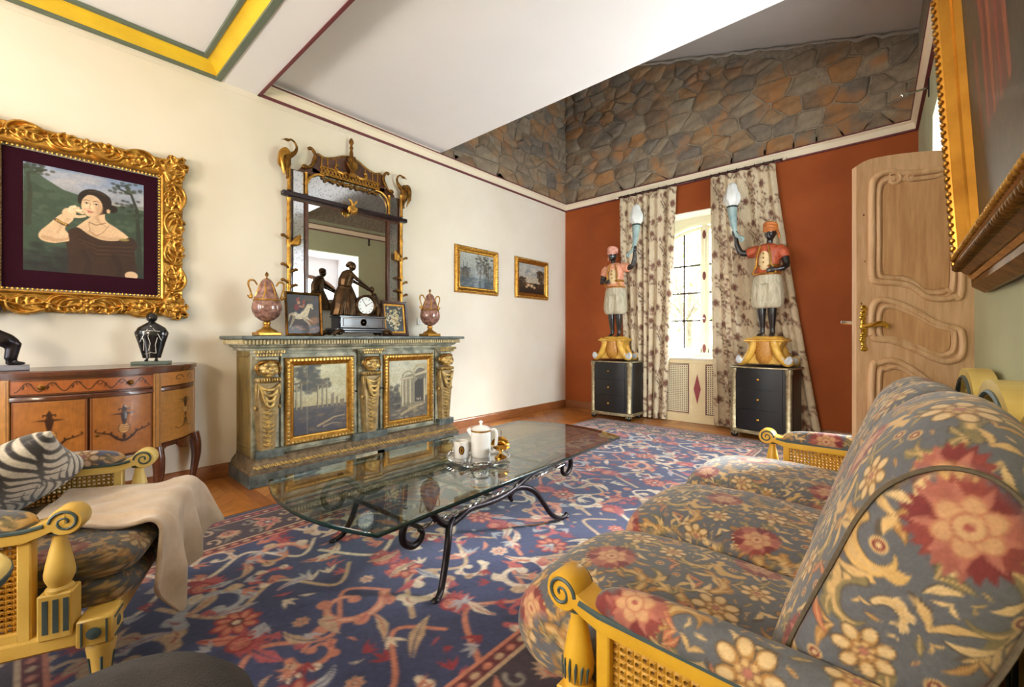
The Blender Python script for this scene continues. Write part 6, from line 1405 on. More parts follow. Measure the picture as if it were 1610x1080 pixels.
def torchbearer(loc, s_, rz, jacket, turban, label, hipz, scale=1.0):
    """carved figure raising a torch on the side s_; front faces -y"""
    e, _ = grp('statue', loc, label, 'statue', 'torchbearer statues flanking the window', rz)
    # pedestal: scroll-legged plinth
    pd = empty('pedestal', (0, 0, 0)); pd.parent = e
    g = G(); g.box(-.205, -.15, .28, .205, .15, .305, .008); g.box(-.185, -.135, .305, .185, .135, .325, .008); g.build('plinth', M_PEDY, pd)
    g = G(); hp = [(-.18, .285), (-.165, .25), (-.135, .20), (-.125, .14), (-.15, .08), (-.20, .03), (.20, .03), (.15, .08), (.125, .14), (.135, .20), (.165, .25), (.18, .285)]; g.prism(hp, -.11, .11, RX(PI / 2)); g.build('plinth_body', M_PEDY, pd, angle=50)
    g = G(); g.lathe([(.0, .02), (.06, .03), (.09, .08), (.10, .16), (.09, .28)], 16, T(0, -.07, 0)); b = g.build('bowl', mat('scale_gold', (206, 150, 60), .45, scale=60, col2=(150, 92, 36), bump=.6, bscale=70), pd)
    for sx in (-1, 1):
        for sy in (-1, 1):
            g = G(); pth = catmull([(sx * .10, 0, .285), (sx * .115, 0, .22), (sx * .15, 0, .13), (sx * .20, 0, .06), (sx * .245, 0, .035), (sx * .27, 0, .065), (sx * .255, 0, .098), (sx * .23, 0, .09), (sx * .235, 0, .07)], 6)
            yb = sy * .115
            g.tube([(p.x, yb, p.z) for p in pth], [.040, .044, .044, .038, .032, .028, .022, .016, .008], 10, flat=1.0); g.build('scroll_leg', M_PEDY, pd)
            g = G(); g.tube([(p.x + sx * .012, yb - sy * -.022, p.z + .012) for p in pth[:-4]], [.014, .014, .012, .012, .012, .01], 8)
            g.lathe([(.014, -.04), (.036, -.036), (.04, -.02), (.04, .02), (.036, .036), (.014, .04)], 16, T(sx * .25, yb, .066) @ RX(PI / 2)); g.build('scroll_edge', M_PEDW, pd)
    g = G(); q = random.Random(4)
    for i in range(16): g.ell((q.uniform(-.13, .13), q.uniform(-.09, .09), .325), (q.uniform(.03, .05), q.uniform(.025, .04), .022), 8, 6)
    fuse(g, 'ground', M_PEDY, pd, .01, 1)
    Z = .338
    def P(x, y, z): return (s_ * x, y, z + Z)
    g = G()
    # ebonised body: legs, torso, neck, head, both arms in one surface
    for (kx, fx, fy) in ((-.055, -.05, .0), (.06, .055, -.02)):
        g.tube([P(kx, .0, .50), P(kx, -.02, .36), P(kx * .95, -.012, .26), P(fx, .008, .10), P(fx, .012, .035)], [.07, .05, .046, .028, .028], 12); g.ell(P(fx * 1.15, fy - .025, .022), (.026, .055, .02), 10, 8)
        for t in range(4): g.ell(P(fx * 1.15 + (t - 1.5) * .012, fy - .075, .014), (.006, .012, .008), 6, 5)
    g.tube([P(0, 0, .50), P(0, .005, .66), P(.005, 0, .80), P(.0, -.005, .95), P(-.015, 0, 1.04)], [.05, .075, .088, .105, .06], 14)
    g.tube([P(-.02, -.005, 1.03), P(-.03, -.01, 1.10)], [.036, .033], 10)
    hx, hz = -.035, 1.175
    g.ell(P(hx, -.015, hz), (.056, .066, .078), 16, 12); g.ell(P(hx, -.05, hz - .045), (.034, .034, .03), 10, 8); g.ell(P(hx, -.084, hz - .008), (.013, .018, .022), 8, 6); g.ell(P(hx, -.078, hz - .042), (.02, .014, .009), 8, 6); g.ell(P(hx, -.065, hz + .03), (.042, .02, .012), 8, 6)
    for q in (-1, 1): g.ell(P(hx + q * .058, -.005, hz - .005), (.008, .014, .02), 6, 6)
    # raised arm
    g.tube([P(.10, 0, 1.0), P(.19, -.01, .98), P(.275, -.04, .99)], [.05, .045, .036], 10); g.tube([P(.275, -.04, .99), P(.31, -.06, 1.09), P(.315, -.075, 1.19)], [.036, .032, .022], 10)
    g.ell(P(.315, -.08, 1.225), (.026, .022, .038), 10, 8)
    for t in range(4): g.tube([P(.335 - .0, -.07 - .002 * t, 1.20 + .017 * t), P(.345, -.10, 1.202 + .017 * t), P(.322, -.122, 1.20 + .017 * t), P(.30, -.112, 1.20 + .017 * t)], [.011, .010, .009, .008], 7)
    g.tube([P(.30, -.075, 1.20), P(.285, -.1, 1.225), P(.292, -.118, 1.25)], [.012, .010, .008], 7)
    # lower arm: hand at the waist
    g.tube([P(-.11, 0, 1.0), P(-.17, .01, .91), P(-.20, -.005, .80)], [.05, .046, .036], 10); g.tube([P(-.20, -.005, .80), P(-.175, -.06, hipz), P(-.12, -.10, hipz - .01)], [.036, .030, .022], 10)
    g.ell(P(-.09, -.115, hipz - .012), (.036, .018, .026), 10, 8)
    for t in range(4): g.tube([P(-.07, -.12, hipz + .006 - .013 * t), P(-.045, -.13, hipz + .004 - .013 * t), P(-.028, -.122, hipz - .002 - .013 * t)], [.009, .008, .006], 6)
    g.tube([P(-.10, -.12, hipz + .01), P(-.08, -.135, hipz + .03), P(-.06, -.138, hipz + .032)], [.009, .008, .006], 6)
    bd = fuse(g, 'body', M_EBON, e, .0085, 2)
    for q in (-1, 1):
        g = G(); g.ell(P(hx + q * .024, -.072, hz + .012), (.011, .006, .0065), 8, 6); g.build('eye', WHITE, bd)
    # pleated breeches gathered at the knee
    g = G(); n = 40
    for kx in (-.058, .062):
        prof = [(.050, .33), (.068, .322), (.092, .34), (.108, .40), (.108, .50), (.098, .60), (.09, .68)]
        vs = []; fs = []
        for r_, z in prof:
            for i in range(n):
                a = 2 * PI * i / n; k = r_ * (1 + .045 * math.sin(a * 11) * (1 if z > .345 else .3)); vs.append(P(kx * (1 - (z - .35) * .5) + k * math.cos(a), k * .95 * math.sin(a), z))
        for j in range(len(prof) - 1):
            for i in range(n): fs.append((j * n + i, j * n + (i + 1) % n, (j + 1) * n + (i + 1) % n, (j + 1) * n + i))
        fs += [tuple(range(n)), tuple((len(prof) - 1) * n + i for i in range(n))]; g.add(vs, fs)
    g.ell((0, 0, .60 + Z), (.115, .092, .10), 16, 10); g.lathe([(.135, .60), (.132, .68), (.118, .76), (.11, .80), (0, .8)], 40, T(0, 0, Z) @ S(1, .8, 1))
    fuse(g, 'breeches', M_TROU, e, .007, 1)
    # jacket with puffed sleeves and flared skirt, cream vest, belt
    g = G()
    g.lathe([(.142, .70), (.138, .73), (.118, .80), (.122, .88), (.130, .96), (.115, 1.03), (.06, 1.065)], 28, T(0, .004, Z) @ S(1, .86, 1))
    g.tube([P(.09, 0, 1.0), P(.16, 0, .99), P(.215, -.02, .975)], [.066, .07, .056], 12); g.tube([P(-.10, 0, 1.0), P(-.15, .005, .95), P(-.175, .0, .885)], [.066, .068, .055], 12)
    jk = fuse(g, 'jacket', jacket, e, .0085, 2)
    g = G(); g.ell(P(0, -.085, .86), (.065, .042, .13), 14, 10); fuse(g, 'vest', M_VEST, jk, .008, 1)
    g = G()
    for sx in (-1, 1): g.tube([P(sx * .04, -.095, 1.03), P(sx * .07, -.115, .92), P(sx * .075, -.118, .82), P(sx * .12, -.10, .715)], .010, 8)
    g.tube([P(.14 * math.cos(a), .118 * math.sin(a), .715) for a in np.linspace(0, 2 * PI, 30)], .010, 8); g.tube([P(.122 * math.cos(a), .105 * math.sin(a), .80) for a in np.linspace(0, 2 * PI, 30)], .014, 8)
    for z in (.84, .89, .94): g.ell(P(0, -.128, z), .010, 8, 6)
    tag(g.build('gold_trim', GOLD, jk), kind='stuff')
    # turban
    g = G()
    for k in range(4): g.tube([P(hx + .060 * math.cos(a), -.008 + .066 * math.sin(a), hz + .045 + .016 * k + .02 * math.sin(a + k)) for a in np.linspace(0, 2 * PI, 24)], .020 - .001 * k, 8)
    g.ell(P(hx, -.005, hz + .09), (.052, .056, .032), 12, 8); g.tube([P(hx - .05, .02, hz + .05), P(hx - .075, .03, hz - .02), P(hx - .08, .02, hz - .07)], [.018, .016, .008], 8)
    fuse(g, 'turban', turban, e, .007, 1)
    # torch: curled horn, collar, flame-shaped glass
    tr = empty('torch', (0, 0, 0)); tr.parent = e
    g = G(); g.tube(catmull([P(.262, -.11, 1.15), P(.245, -.11, 1.12), P(.225, -.11, 1.125), P(.225, -.11, 1.155), P(.26, -.11, 1.17), P(.30, -.105, 1.21), P(.322, -.10, 1.28), P(.335, -.10, 1.38), P(.345, -.10, 1.48), P(.348, -.10, 1.535)], 6), [.006, .012, .014, .016, .018, .022, .028, .04, .05, .056], 14); g.build('horn', M_TORC, tr)
    g = G(); g.lathe([(.05, 0), (.06, .006), (.062, .02), (.052, .028)], 20, T(*P(.348, -.10, 1.53))); g.build('collar', mat('dark_collar', (52, 62, 60), .4, .5, var=.2), tr)
    g = G(); vs = []; fs = []; n = 24; prof = [(.052, 0), (.080, .03), (.090, .08), (.084, .13), (.070, .17), (.058, .21), (.05, .24), (.034, .265), (.0, .28)]
    for j, (r_, z) in enumerate(prof):
        for i in range(n): a = 2 * PI * i / n; k = r_ * (1 + .10 * math.sin(a * 7 + z * 16)); vs.append((k * math.cos(a), k * math.sin(a), z))
    for j in range(len(prof) - 1):
        for i in range(n): fs.append((j * n + i, j * n + (i + 1) % n, (j + 1) * n + (i + 1) % n, (j + 1) * n + i))
    g.add(vs, fs, T(*P(.348, -.10, 1.555))); g.build('glass_flame', LMP, tr)
    return e
torchbearer((-3.045, 5.67, .825), 1, .1, M_JPNK, mat('pink_white_turban', (226, 178, 160), .5, scale=30, col2=(200, 120, 100)), 'carved torchbearer statue in coral jacket nearer the white wall', .80)
torchbearer((-1.11, 5.655, .825), -1, -.12, M_JACK, mat('orange_turban', (206, 124, 54), .5, scale=30, col2=(166, 88, 34)), 'carved torchbearer statue in orange jacket nearer the wooden door', .76)
# ================================================================ GLASS COFFEE TABLE
TB = empty('coffee_table', (-1.935, 1.84, .0135), .042, 'long glass-topped coffee table on scrolled wrought iron base', 'coffee table')
M_TGL = thin_glass('table_glass', (226, 238, 232), 1.0)
M_TED = mat('glass_edge', (12, 44, 46), .12, 0, var=.2, scale=6, coat=.5)
hw, hl = .475, 1.005; zt0, zt1 = .403, .421
def ends(y, sg, b): return [(x, y + sg * b * (1 - (x / hw) ** 2)) for x in np.linspace(-hw, hw, 19)]
outl = ends(-hl, -1, .10) + ends(hl, 1, .14)[::-1]
g = G(); g.add([(x, y, zt1) for x, y in outl] + [(x, y, zt0) for x, y in outl], [tuple(range(len(outl))), tuple(range(2 * len(outl) - 1, len(outl) - 1, -1))]); gt = g.build('glass_top', M_TGL, TB, smooth=False, fix=False)
g = G(); n = len(outl)
g.add([(x, y, zt1 + .0003) for x, y in outl] + [(x * 1.004, y * 1.002, zt1 - .003) for x, y in outl] + [(x * 1.004, y * 1.002, zt0 + .003) for x, y in outl] + [(x, y, zt0 - .0003) for x, y in outl], [(r * n + i, r * n + (i + 1) % n, (r + 1) * n + (i + 1) % n, (r + 1) * n + i) for r in range(3) for i in range(n)])
g.build('glass_edge', M_TED, gt, angle=60)
side = [(-.665, .305), (-.645, .285), (-.66, .255), (-.70, .245), (-.745, .275), (-.752, .325), (-.72, .375), (-.66, .388), (-.60, .36), (-.545, .30), (-.49, .268), (-.43, .275), (-.35, .30), (-.25, .292), (-.12, .288), (0.0, .305), (.12, .34), (.25, .375), (.38, .392), (.48, .392), (.56, .372), (.60, .325), (.585, .275), (.54, .255), (.50, .275), (.50, .315), (.53, .325)]
for sx in (-1, 1):
    X = sx * .335
    g = G(); g.tube(catmull([(X, y - .04, z - .012) for y, z in side], 5), [.010, .016, .017, .017, .016, .017, .017, .016, .010], 10, up=(1, 0, 0)); g.build('side_bar', IRON, TB)
    g = G(); pts = [(X, -.69 + 1.16 * i / 160, .295 + .02 * i / 160) for i in range(161)]
    for a0 in (0, PI):
        g.tube([(p[0] + .0055 * math.cos(a0 + i * .55), p[1], p[2] + .0055 * math.sin(a0 + i * .55)) for i, p in enumerate(pts)], .0062, 6)
    tag(g.build('twisted_rod', mat('twisted_iron', (190, 182, 180), .25, .9, var=.3, scale=40), TB), kind='stuff')
    legs = [[(X, -.50, .275), (X + sx * .02, -.545, .25), (X + sx * .045, -.575, .20), (X + sx * .055, -.60, .12), (X + sx * .075, -.64, .04), (X + sx * .09, -.67, .016), (X + sx * .095, -.69, .014)],
            [(X, -.06, .235), (X, -.075, .262), (X, -.04, .288), (X + sx * .01, .03, .285), (X + sx * .03, .11, .245), (X + sx * .045, .18, .16), (X + sx * .05, .25, .075), (X + sx * .055, .33, .024), (X + sx * .06, .39, .016), (X + sx * .06, .415, .03)]]
    for L_ in legs:
        g = G(); g.tube(catmull(L_, 5), [.012, .016, .017, .016, .015, .014, .012], 10); g.ell((L_[-1][0], L_[-1][1], .012), (.018, .024, .012), 8, 6); g.build('leg', IRON, TB)
for y, z in ((-.685, .29), (.47, .29), (-.16, .272)):
    g = G(); g.tube([(-.335, y, z), (.335, y, z)], .011, 8); g.build('cross_bar', IRON, TB)
for sx in (-1, 1):
    for y in (-.70, .40):
        g = G(); g.lathe([(.014, .372), (.016, .38), (.016, .4045)], 12, T(sx * .335, y, 0)); g.build('glass_pad', BLACK, TB)
TM = T(-1.935, 1.84, .0135) @ RZ(.042)
TZ = .0135 + zt1 + .001
M_SIL = mat('silver', (206, 204, 200), .16, .95, var=.15, scale=20)
M_PORC = mat('white_porcelain', (240, 238, 234), .15, var=.03, coat=.4)
tr = empty('tray', (-1.84, 1.77, TZ), 0, 'round silver tray with openwork rim on glass table', 'tray')
g = G(); g.lathe([(0, .004), (.15, .004), (.168, .008), (.18, .016), (.176, .018), (.16, .01), (0, .008)], 48); g.lathe([(.14, 0), (.15, 0), (.15, .005), (.14, .005)], 48); g.build('dish', M_SIL, tr)
g = G()
for i in range(40): a = 2 * PI * i / 40; g.tube([(.182 * math.cos(a + b) + c * math.cos(a), .182 * math.sin(a + b) + c * math.sin(a), .02 + d) for b, c, d in ((0, -.004, 0), (.06, .006, .008), (.12, -.004, 0))], .0028, 5)
tag(g.build('openwork_rim', M_SIL, tr), kind='stuff')
for a in (-.68, 2.46): g = G(); g.tube(catmull([(.175 * math.cos(a - .28), .175 * math.sin(a - .28), .02), (.215 * math.cos(a - .15), .215 * math.sin(a - .15), .04), (.215 * math.cos(a + .15), .215 * math.sin(a + .15), .04), (.175 * math.cos(a + .28), .175 * math.sin(a + .28), .02)], 5), .006, 8); g.build('handle', M_SIL, tr)
tz = TZ + .0085
mg = empty('mug', (-1.925, 1.715, tz), 0, 'white cylindrical mug with oval emblem on the silver tray', 'mug')
g = G(); g.lathe([(0, 0), (.040, 0), (.043, .004), (.043, .094), (.041, .096), (.039, .094), (.039, .012), (0, .010)], 36); g.build('cup', M_PORC, mg)
g = G(); g.lathe([(0, .072), (.0388, .072), (.0388, .070), (0, .07)], 30); g.build('coffee', mat('coffee', (44, 28, 20), .1), mg)
def oval_patch(parent, r, z, rx, rz_, a0, mt, nm, off): 
    n = 24; vs = [((r + off) * math.cos(a0), (r + off) * math.sin(a0), z)]; 
    for i in range(n): t = 2 * PI * i / n; a = a0 + rx * math.cos(t) / r; vs.append(((r + off) * math.cos(a), (r + off) * math.sin(a), z + rz_ * math.sin(t)))
    G().add(vs, [(0, 1 + i, 1 + (i + 1) % n) for i in range(n)]).build(nm, mt, parent, fix=False)
af = -math.pi / 2 + YAW + .25 + .6
af = math.atan2(-1.715, 1.925)
oval_patch(mg, .043, .050, .017, .026, af, mat('emblem_brown', (72, 46, 28), .3, var=.1), 'emblem', .0006); oval_patch(mg, .043, .050, .0115, .019, af, GOLD, 'emblem_centre', .0012); oval_patch(mg, .043, .050, .004, .010, af, MAT['emblem_brown'], 'emblem_figure', .0018)
g = G(); ah = af + PI * .75; g.tube(catmull([(.042, 0, .08), (.068, 0, .078), (.074, 0, .05), (.066, 0, .024), (.042, 0, .02)], 5), .006, 8, RZ(ah)); g.build('handle', M_PORC, mg)
pt = empty('coffee_pot', (-1.86, 1.81, tz), 0, 'white lidded coffee pot with gold rim on silver tray', 'coffee pot')
g = G(); g.lathe([(0, 0), (.054, 0), (.058, .006), (.060, .05), (.060, .13), (.058, .155), (.054, .16), (.052, .15), (.052, .02), (0, .015)], 40); g.tube([(.05, 0, .125), (.075, 0, .15), (.082, 0, .158)], [.02, .016, .012], 10, RZ(af - PI * .62)); g.build('body', M_PORC, pt)
g = G(); g.lathe([(.0595, .148), (.0605, .15), (.0605, .157), (.0585, .158)], 40); g.build('gold_rim', GOLD, pt)
g = G(); g.lathe([(.056, .158), (.055, .166), (.04, .176), (.012, .182), (.006, .186), (.006, .192), (.011, .197), (.012, .204), (.006, .211), (0, .212)], 32); g.build('lid', M_PORC, pt)
g = G(); g.tube(catmull([(.056, 0, .15), (.082, 0, .158), (.095, 0, .13), (.09, 0, .07), (.078, 0, .03), (.056, 0, .026)], 6), .009, 10, RZ(af + PI * .45)); g.build('handle', M_PORC, pt)
sg_ = empty('sugar_shell', (-1.742, 1.857, tz), 0, 'gilt shell-shaped sugar bowl with raised lid on tray', 'sugar bowl')
M_SHL = mat('polished_gilt', (214, 164, 70), .15, .95, scale=20, col2=(150, 98, 36))
g = G(); g.lathe([(0, 0), (.036, 0), (.036, .006), (.018, .016), (.008, .026), (.008, .042), (.014, .048)], 24); g.build('foot', M_SHL, sg_)
def shell(M, r, dep):
    g = G(); n, mm = 25, 7; vs = []; fs = []
    for j in range(mm):
        t = j / (mm - 1)
        for i in range(n): a = -1.5 + 3.0 * i / (n - 1); k = r * t * (1 + .05 * math.cos(i * PI) * t); vs.append((k * math.sin(a), k * math.cos(a), -dep * (1 - t * t) + .0015 * math.cos(i * PI)))
    for j in range(mm - 1):
        for i in range(n - 1): fs.append((j * n + i, j * n + i + 1, (j + 1) * n + i + 1, (j + 1) * n + i))
    return g.add(vs, fs, M)
dirc = RZ(af + PI / 2)
shell(T(0, 0, .068) @ dirc @ T(0, -.03, 0), .052, .02).build('bowl', M_SHL, sg_); shell(T(0, 0, .072) @ dirc @ RX(1.25) @ T(0, 0, -.03), .056, .018).build('lid', M_SHL, sg_)
g = G(); g.tube([(0, 0, .12), (.004, 0, .145), (.0, 0, .165)], [.003, .004, .002], 6); g.build('spoon_handle', M_SIL, sg_)
# ================================================================ DEMILUNE COMMODE
CO = empty('commode', (-4.15, .25, 0), 0, 'half-round marquetry commode with two doors under the lady portrait', 'commode')
M_WAL = mat('satinwood_inlay', None, .28, attr=True, var=.22, scale=16, stretch=(8, 8, 1), coat=.4)
M_MAH = mat('mahogany_dark', (104, 54, 28), .25, scale=8, col2=(66, 32, 18), coat=.4)
A_, B_ = .54, .62
def ep(phi, off=0, z=0): return ((A_ + off) * math.sin(phi), (B_ + off) * math.cos(phi), z)
def arcgrid(name, cv, p0, p1, z0, z1, off, parent, th=.012):
    n = cv.nx; ph = np.linspace(p0, p1, n)[None] * np.ones((cv.ny, 1)); Z = np.linspace(z0, z1, cv.ny)[:, None] * np.ones((1, n))
    P = np.stack([(A_ + off) * np.sin(ph), (B_ + off) * np.cos(ph), Z], -1); Q = np.stack([(A_ + off - th) * np.sin(ph), (B_ + off - th) * np.cos(ph), Z], -1)
    return gridmesh(name, P, M_WAL, parent, col=cv.c, back=Q)
DK, LT = (58, 30, 18), (206, 150, 84)
def fleur(c, x, y, s_):
    leaf(c, x, y, PI / 2, .05 * s_, .011 * s_, DK)
    for sg in (-1, 1): c.stroke([(x, y), (x + sg * .012 * s_, y + .02 * s_), (x + sg * .022 * s_, y + .024 * s_), (x + sg * .024 * s_, y + .012 * s_)], .005 * s_, .003 * s_, DK)
    c.stroke([(x - .014 * s_, y + .002), (x + .014 * s_, y + .002)], .003 * s_, .003 * s_, DK)
def urn_inlay(c, x, y, s_, wings=True):
    leaf(c, x, y - .085 * s_, PI / 2, .06 * s_, .010 * s_, DK); c.ell(x, y, .028 * s_, .034 * s_, DK); c.ell(x, y, .025 * s_, .031 * s_, (214, 160, 96))
    for k in (-1, 0, 1): c.stroke([(x - .026 * s_, y + k * .014 * s_), (x + .026 * s_, y + k * .014 * s_)], .0022 * s_, .0022 * s_, DK)
    c.stroke([(x, y + .03 * s_), (x, y + .09 * s_)], .008 * s_, .018 * s_, DK); c.ell(x, y + .095 * s_, .05 * s_, .006 * s_, DK); fleur(c, x, y + .105 * s_, s_)
    if wings:
        for sg in (-1, 1):
            p = [(x + sg * .008, y - .08 * s_), (x + sg * .035 * s_, y - .062 * s_), (x + sg * .06 * s_, y - .03 * s_), (x + sg * .09 * s_, y - .02 * s_), (x + sg * .125 * s_, y - .005 * s_)]
            c.stroke(p, .008 * s_, .003, DK)
            for k in range(1, 5): leaf(c, p[k][0], p[k][1], 1.9 if sg > 0 else 1.2, .018 * s_, .005 * s_, DK)
def door_cv():
    c = Cv(.30, .40, .004, (164, 102, 46)); c.noise(.12, .02, 3); c.noise(.1, .1, 4)
    for e__ in (.006, .294): c.stroke([(e__, 0), (e__, .4)], .004, .004, (120, 66, 32))
    urn_inlay(c, .15, .18, 1.05); return c
def drawer_cv():
    c = Cv(.62, .085, .003, (166, 92, 42)); c.noise(.12, .02, 5); n = 6
    for i in range(n):
        x = .02 + .58 * i / n; w = .58 / n; s_ = 1 if i < n / 2 else -1; xm = x if s_ > 0 else x + w
        p = [(xm + s_ * w * t, .043 + .024 * math.sin(t * 2 * PI - PI / 2) * 1.0) for t in np.linspace(0, 1, 14)]; c.stroke(p, .0028, .0028, DK); c.stroke(spiral(xm + s_ * w * .55, .055, .014, .003, 0, s_ * 5, 12), .0025, .002, DK); leaf(c, xm + s_ * w * .3, .03, 1.2, .025, .005, DK)
    c.stroke([(0, .005), (.62, .005)], .003, .003, DK); c.stroke([(0, .08), (.62, .08)], .003, .003, DK); return c
def side_cv():
    c = Cv(.24, .42, .0042, (176, 120, 56)); c.noise(.12, .02, 6); urn_inlay(c, .12, .24, .75, False)
    for sg in (-1, 1): c.stroke([(.12 + sg * .004, .16), (.12 + sg * .012, .10), (.12 + sg * .045, .085), (.12 + sg * .06, .11)], .005, .002, DK); c.stroke([(.12, .34), (.12 + sg * .02, .325), (.12 + sg * .04, .335)], .004, .002, DK)
    return c
def strip_cv(): c = Cv(.06, .5, .004, (182, 126, 60)); c.noise(.1, .02, 7); c.stroke([(.012, 0), (.012, .5)], .002, .002, DK); c.stroke([(.048, 0), (.048, .5)], .002, .002, DK); return c
def half(off, z0, z1, name, mt, inset=0, ih=0):
    pts = [(0, B_ + off)] + [ep(p, off)[:2] for p in np.linspace(.0, PI, 49)] + [(0, -B_ - off)]
    g = G(); g.prism(pts, z0, z1, inset=inset, ih=ih); return g.build(name, mt, CO, angle=30)
half(-.02, .40, .93, 'body', M_MAH); half(.02, .93, .96, 'top', M_MAH, .008, .008); half(.004, .79, .815, 'waist_moulding', M_MAH, .004, .006); half(.006, .915, .93, 'upper_moulding', M_MAH)
ph0, ph1 = math.radians(60), math.radians(120)
d = arcgrid('drawer', drawer_cv(), ph1, ph0, .822, .912, .0, CO)
for p in (math.radians(72), math.radians(108)): g = G(); g.lathe([(.016, 0), (.017, .003), (.006, .006), (.006, .014), (.012, .018), (.009, .026), (0, .028)], 14, T(*ep(p, 0, .867)) @ RZ(PI / 2 - p) @ RY(PI / 2)); g.build('knob', GOLDD, d)
for a, b in ((math.radians(119.5), math.radians(90.6)), (math.radians(89.4), math.radians(60.5))):
    dd = arcgrid('door', door_cv(), a, b, .42, .785, .0, CO)
G().lathe([(.010, 0), (.010, .003), (.004, .006), (.007, .014), (0, .017)], 12, T(*ep(math.radians(86.5), 0, .56)) @ RZ(PI / 2 - math.radians(86.5)) @ RY(PI / 2)).build('knob', GOLDD, dd)
for a, b in ((55, 11), (169, 125)):
    arcgrid('side_panel', side_cv(), math.radians(a), math.radians(b), .44, .785, .0, CO)
    c = Cv(.24, .085, .003, (190, 124, 60)); c.noise(.12, .02, 8); c.stroke(spiral(.08, .042, .026, .004, 0, 6, 16), .003, .002, DK); c.stroke(spiral(.16, .042, .026, .004, PI, PI - 6, 16), .003, .002, DK); arcgrid('frieze_panel', c, math.radians(a), math.radians(b), .822, .912, .0, CO)
for a in (57.7, 122.3, 8, 172):
    arcgrid('stile', strip_cv(), math.radians(a + 2.2), math.radians(a - 2.2), .40, .912, .008, CO, .02)
    p = math.radians(a); q = [ep(p, .0, .42), ep(p, .012, .34), ep(p, .016, .25), ep(p, -.0, .12), ep(p, -.008, .05), ep(p, .012, .0)]
    g = G(); g.tube(catmull(q, 5), [.036, .038, .032, .022, .018, .020], 10); g.build('leg', M_MAH, CO)
g = G(); n = 48
for i in range(n):      # scalloped apron
    p, p2 = PI * (i + .02) / n, PI * (i + 1) / n; f = lambda t: .385 - .035 * math.cos(t * 12) 
    g.add([ep(p, -.01, .425), ep(p2, -.01, .425), ep(p2, -.01, f(p2)), ep(p, -.01, f(p)), ep(p, -.03, .425), ep(p2, -.03, .425), ep(p2, -.03, f(p2)), ep(p, -.03, f(p))], [(0, 1, 2, 3), (4, 5, 6, 7), (2, 3, 7, 6)])
g.build('apron', M_MAH, CO, fix=False)
# black robed figurine
FG = empty('figurine', (-3.99, .60, .9605), -.35, 'black robed figurine with white veins on a green slab', 'figurine')
M_BMAR = mat('black_veined_marble', (24, 23, 28), .2, scale=5, col2=(16, 15, 18), coat=.3)
g = G(); g.box(-.06, -.105, 0, .06, .105, .022, .003); g.build('slab', mat('green_slab', (90, 104, 96), .3, var=.3, scale=20), FG)
g = G(); pr = [(.052, .045), (.058, .07), (.078, .15), (.092, .20), (.098, .225), (.078, .262), (.045, .285), (.022, .30), (.016, .31)]
g.lathe([(r_, z) for r_, z in pr], 28, S(.55, 1, 1)); g.build('robe', M_BMAR, FG)
g = G(); g.ell((0, 0, .335), (.032, .034, .036), 16, 12); g.ell((.02, 0, .33), (.018, .02, .022)); fuse(g, 'head', M_BMAR, FG, .005, 1)
for s_ in (-1, 1): g = G(); g.tube([(0, s_ * .025, .06), (0, s_ * .026, .035)], [.010, .008], 8); g.ell((.012, s_ * .028, .029), (.024, .012, .008)); g.build('foot', M_BMAR, FG)
def vein(pts): 
    g = G(); q = []
    for y, z in pts:
        r_ = np.interp(z, [p[1] for p in pr], [p[0] for p in pr]); q.append((.55 * math.sqrt(max(1e-6, r_ * r_ - y * y)) + .0006, y, z))
    g.tube(q, .0016, 5); g.build('vein', M_PORC, FG)
for v in ([(-.06, .16), (-.04, .20), (-.02, .24), (.0, .275)], [(.06, .17), (.045, .215), (.02, .25), (.0, .275)], [(-.08, .205), (-.04, .235), (0, .24), (.05, .235), (.085, .21)], [(-.04, .10), (-.035, .16), (-.045, .2)], [(.03, .08), (.028, .14), (.04, .19)], [(-.01, .10), (.0, .15), (-.012, .2), (0, .24)], [(-.03, .075), (0, .085), (.03, .08)]): vein(v)
# striding bronze on a slab, cut by the picture edge
SF = empty('bronze_figure', (-3.86, -.115, .9605), 0, 'dark striding bronze figure on a grey slab at the edge', 'figurine')
M_DKB = mat('dark_bronze', (66, 60, 64), .28, .8, scale=14, col2=(34, 32, 38))
g = G(); g.box(-.075, -.20, 0, .075, .13, .03, .003); g.build('slab', mat('grey_slab', (150, 150, 162), .25, var=.3, scale=14), SF)
g = G()
g.tube([(0, -.12, .30), (.01, -.05, .22), (.02, .045, .17), (.02, .075, .15)], [.055, .05, .042, .03], 10); g.tube([(.02, .07, .165), (.02, .06, .10), (.02, .055, .065)], [.034, .030, .028], 10); g.tube([(.02, .055, .07), (.02, .05, .042)], [.018, .016], 8); g.ell((.02, .075, .04), (.018, .045, .012))
g.tube([(0, -.12, .29), (-.01, -.15, .19), (-.01, -.16, .09)], [.055, .05, .04], 10); g.tube([(-.01, -.16, .09), (-.01, -.165, .04)], [.02, .018], 8); g.ell((-.01, -.145, .04), (.018, .045, .012))
g.tube([(0, -.12, .28), (0, -.11, .36), (.0, -.09, .44)], [.06, .056, .06], 12); g.ell((0, -.07, .53), (.036, .04, .046), 12, 10); g.tube([(0, -.085, .46), (0, -.078, .50)], .02, 8)
for s_ in (-1, 1): g.tube([(s_ * .05, -.09, .44), (s_ * .07, -.04, .38), (s_ * .05, .0, .33), (s_ * .04, .02, .36)], [.024, .02, .016, .014], 8)
fuse(g, 'body', M_DKB, SF, .008, 2)
g = G(); g.tube([(.03, .0, .33), (.03, .005, .36), (.03, .0, .40)], [.012, .02, .012], 8)
g.build('held_cup', M_DKB, SF)
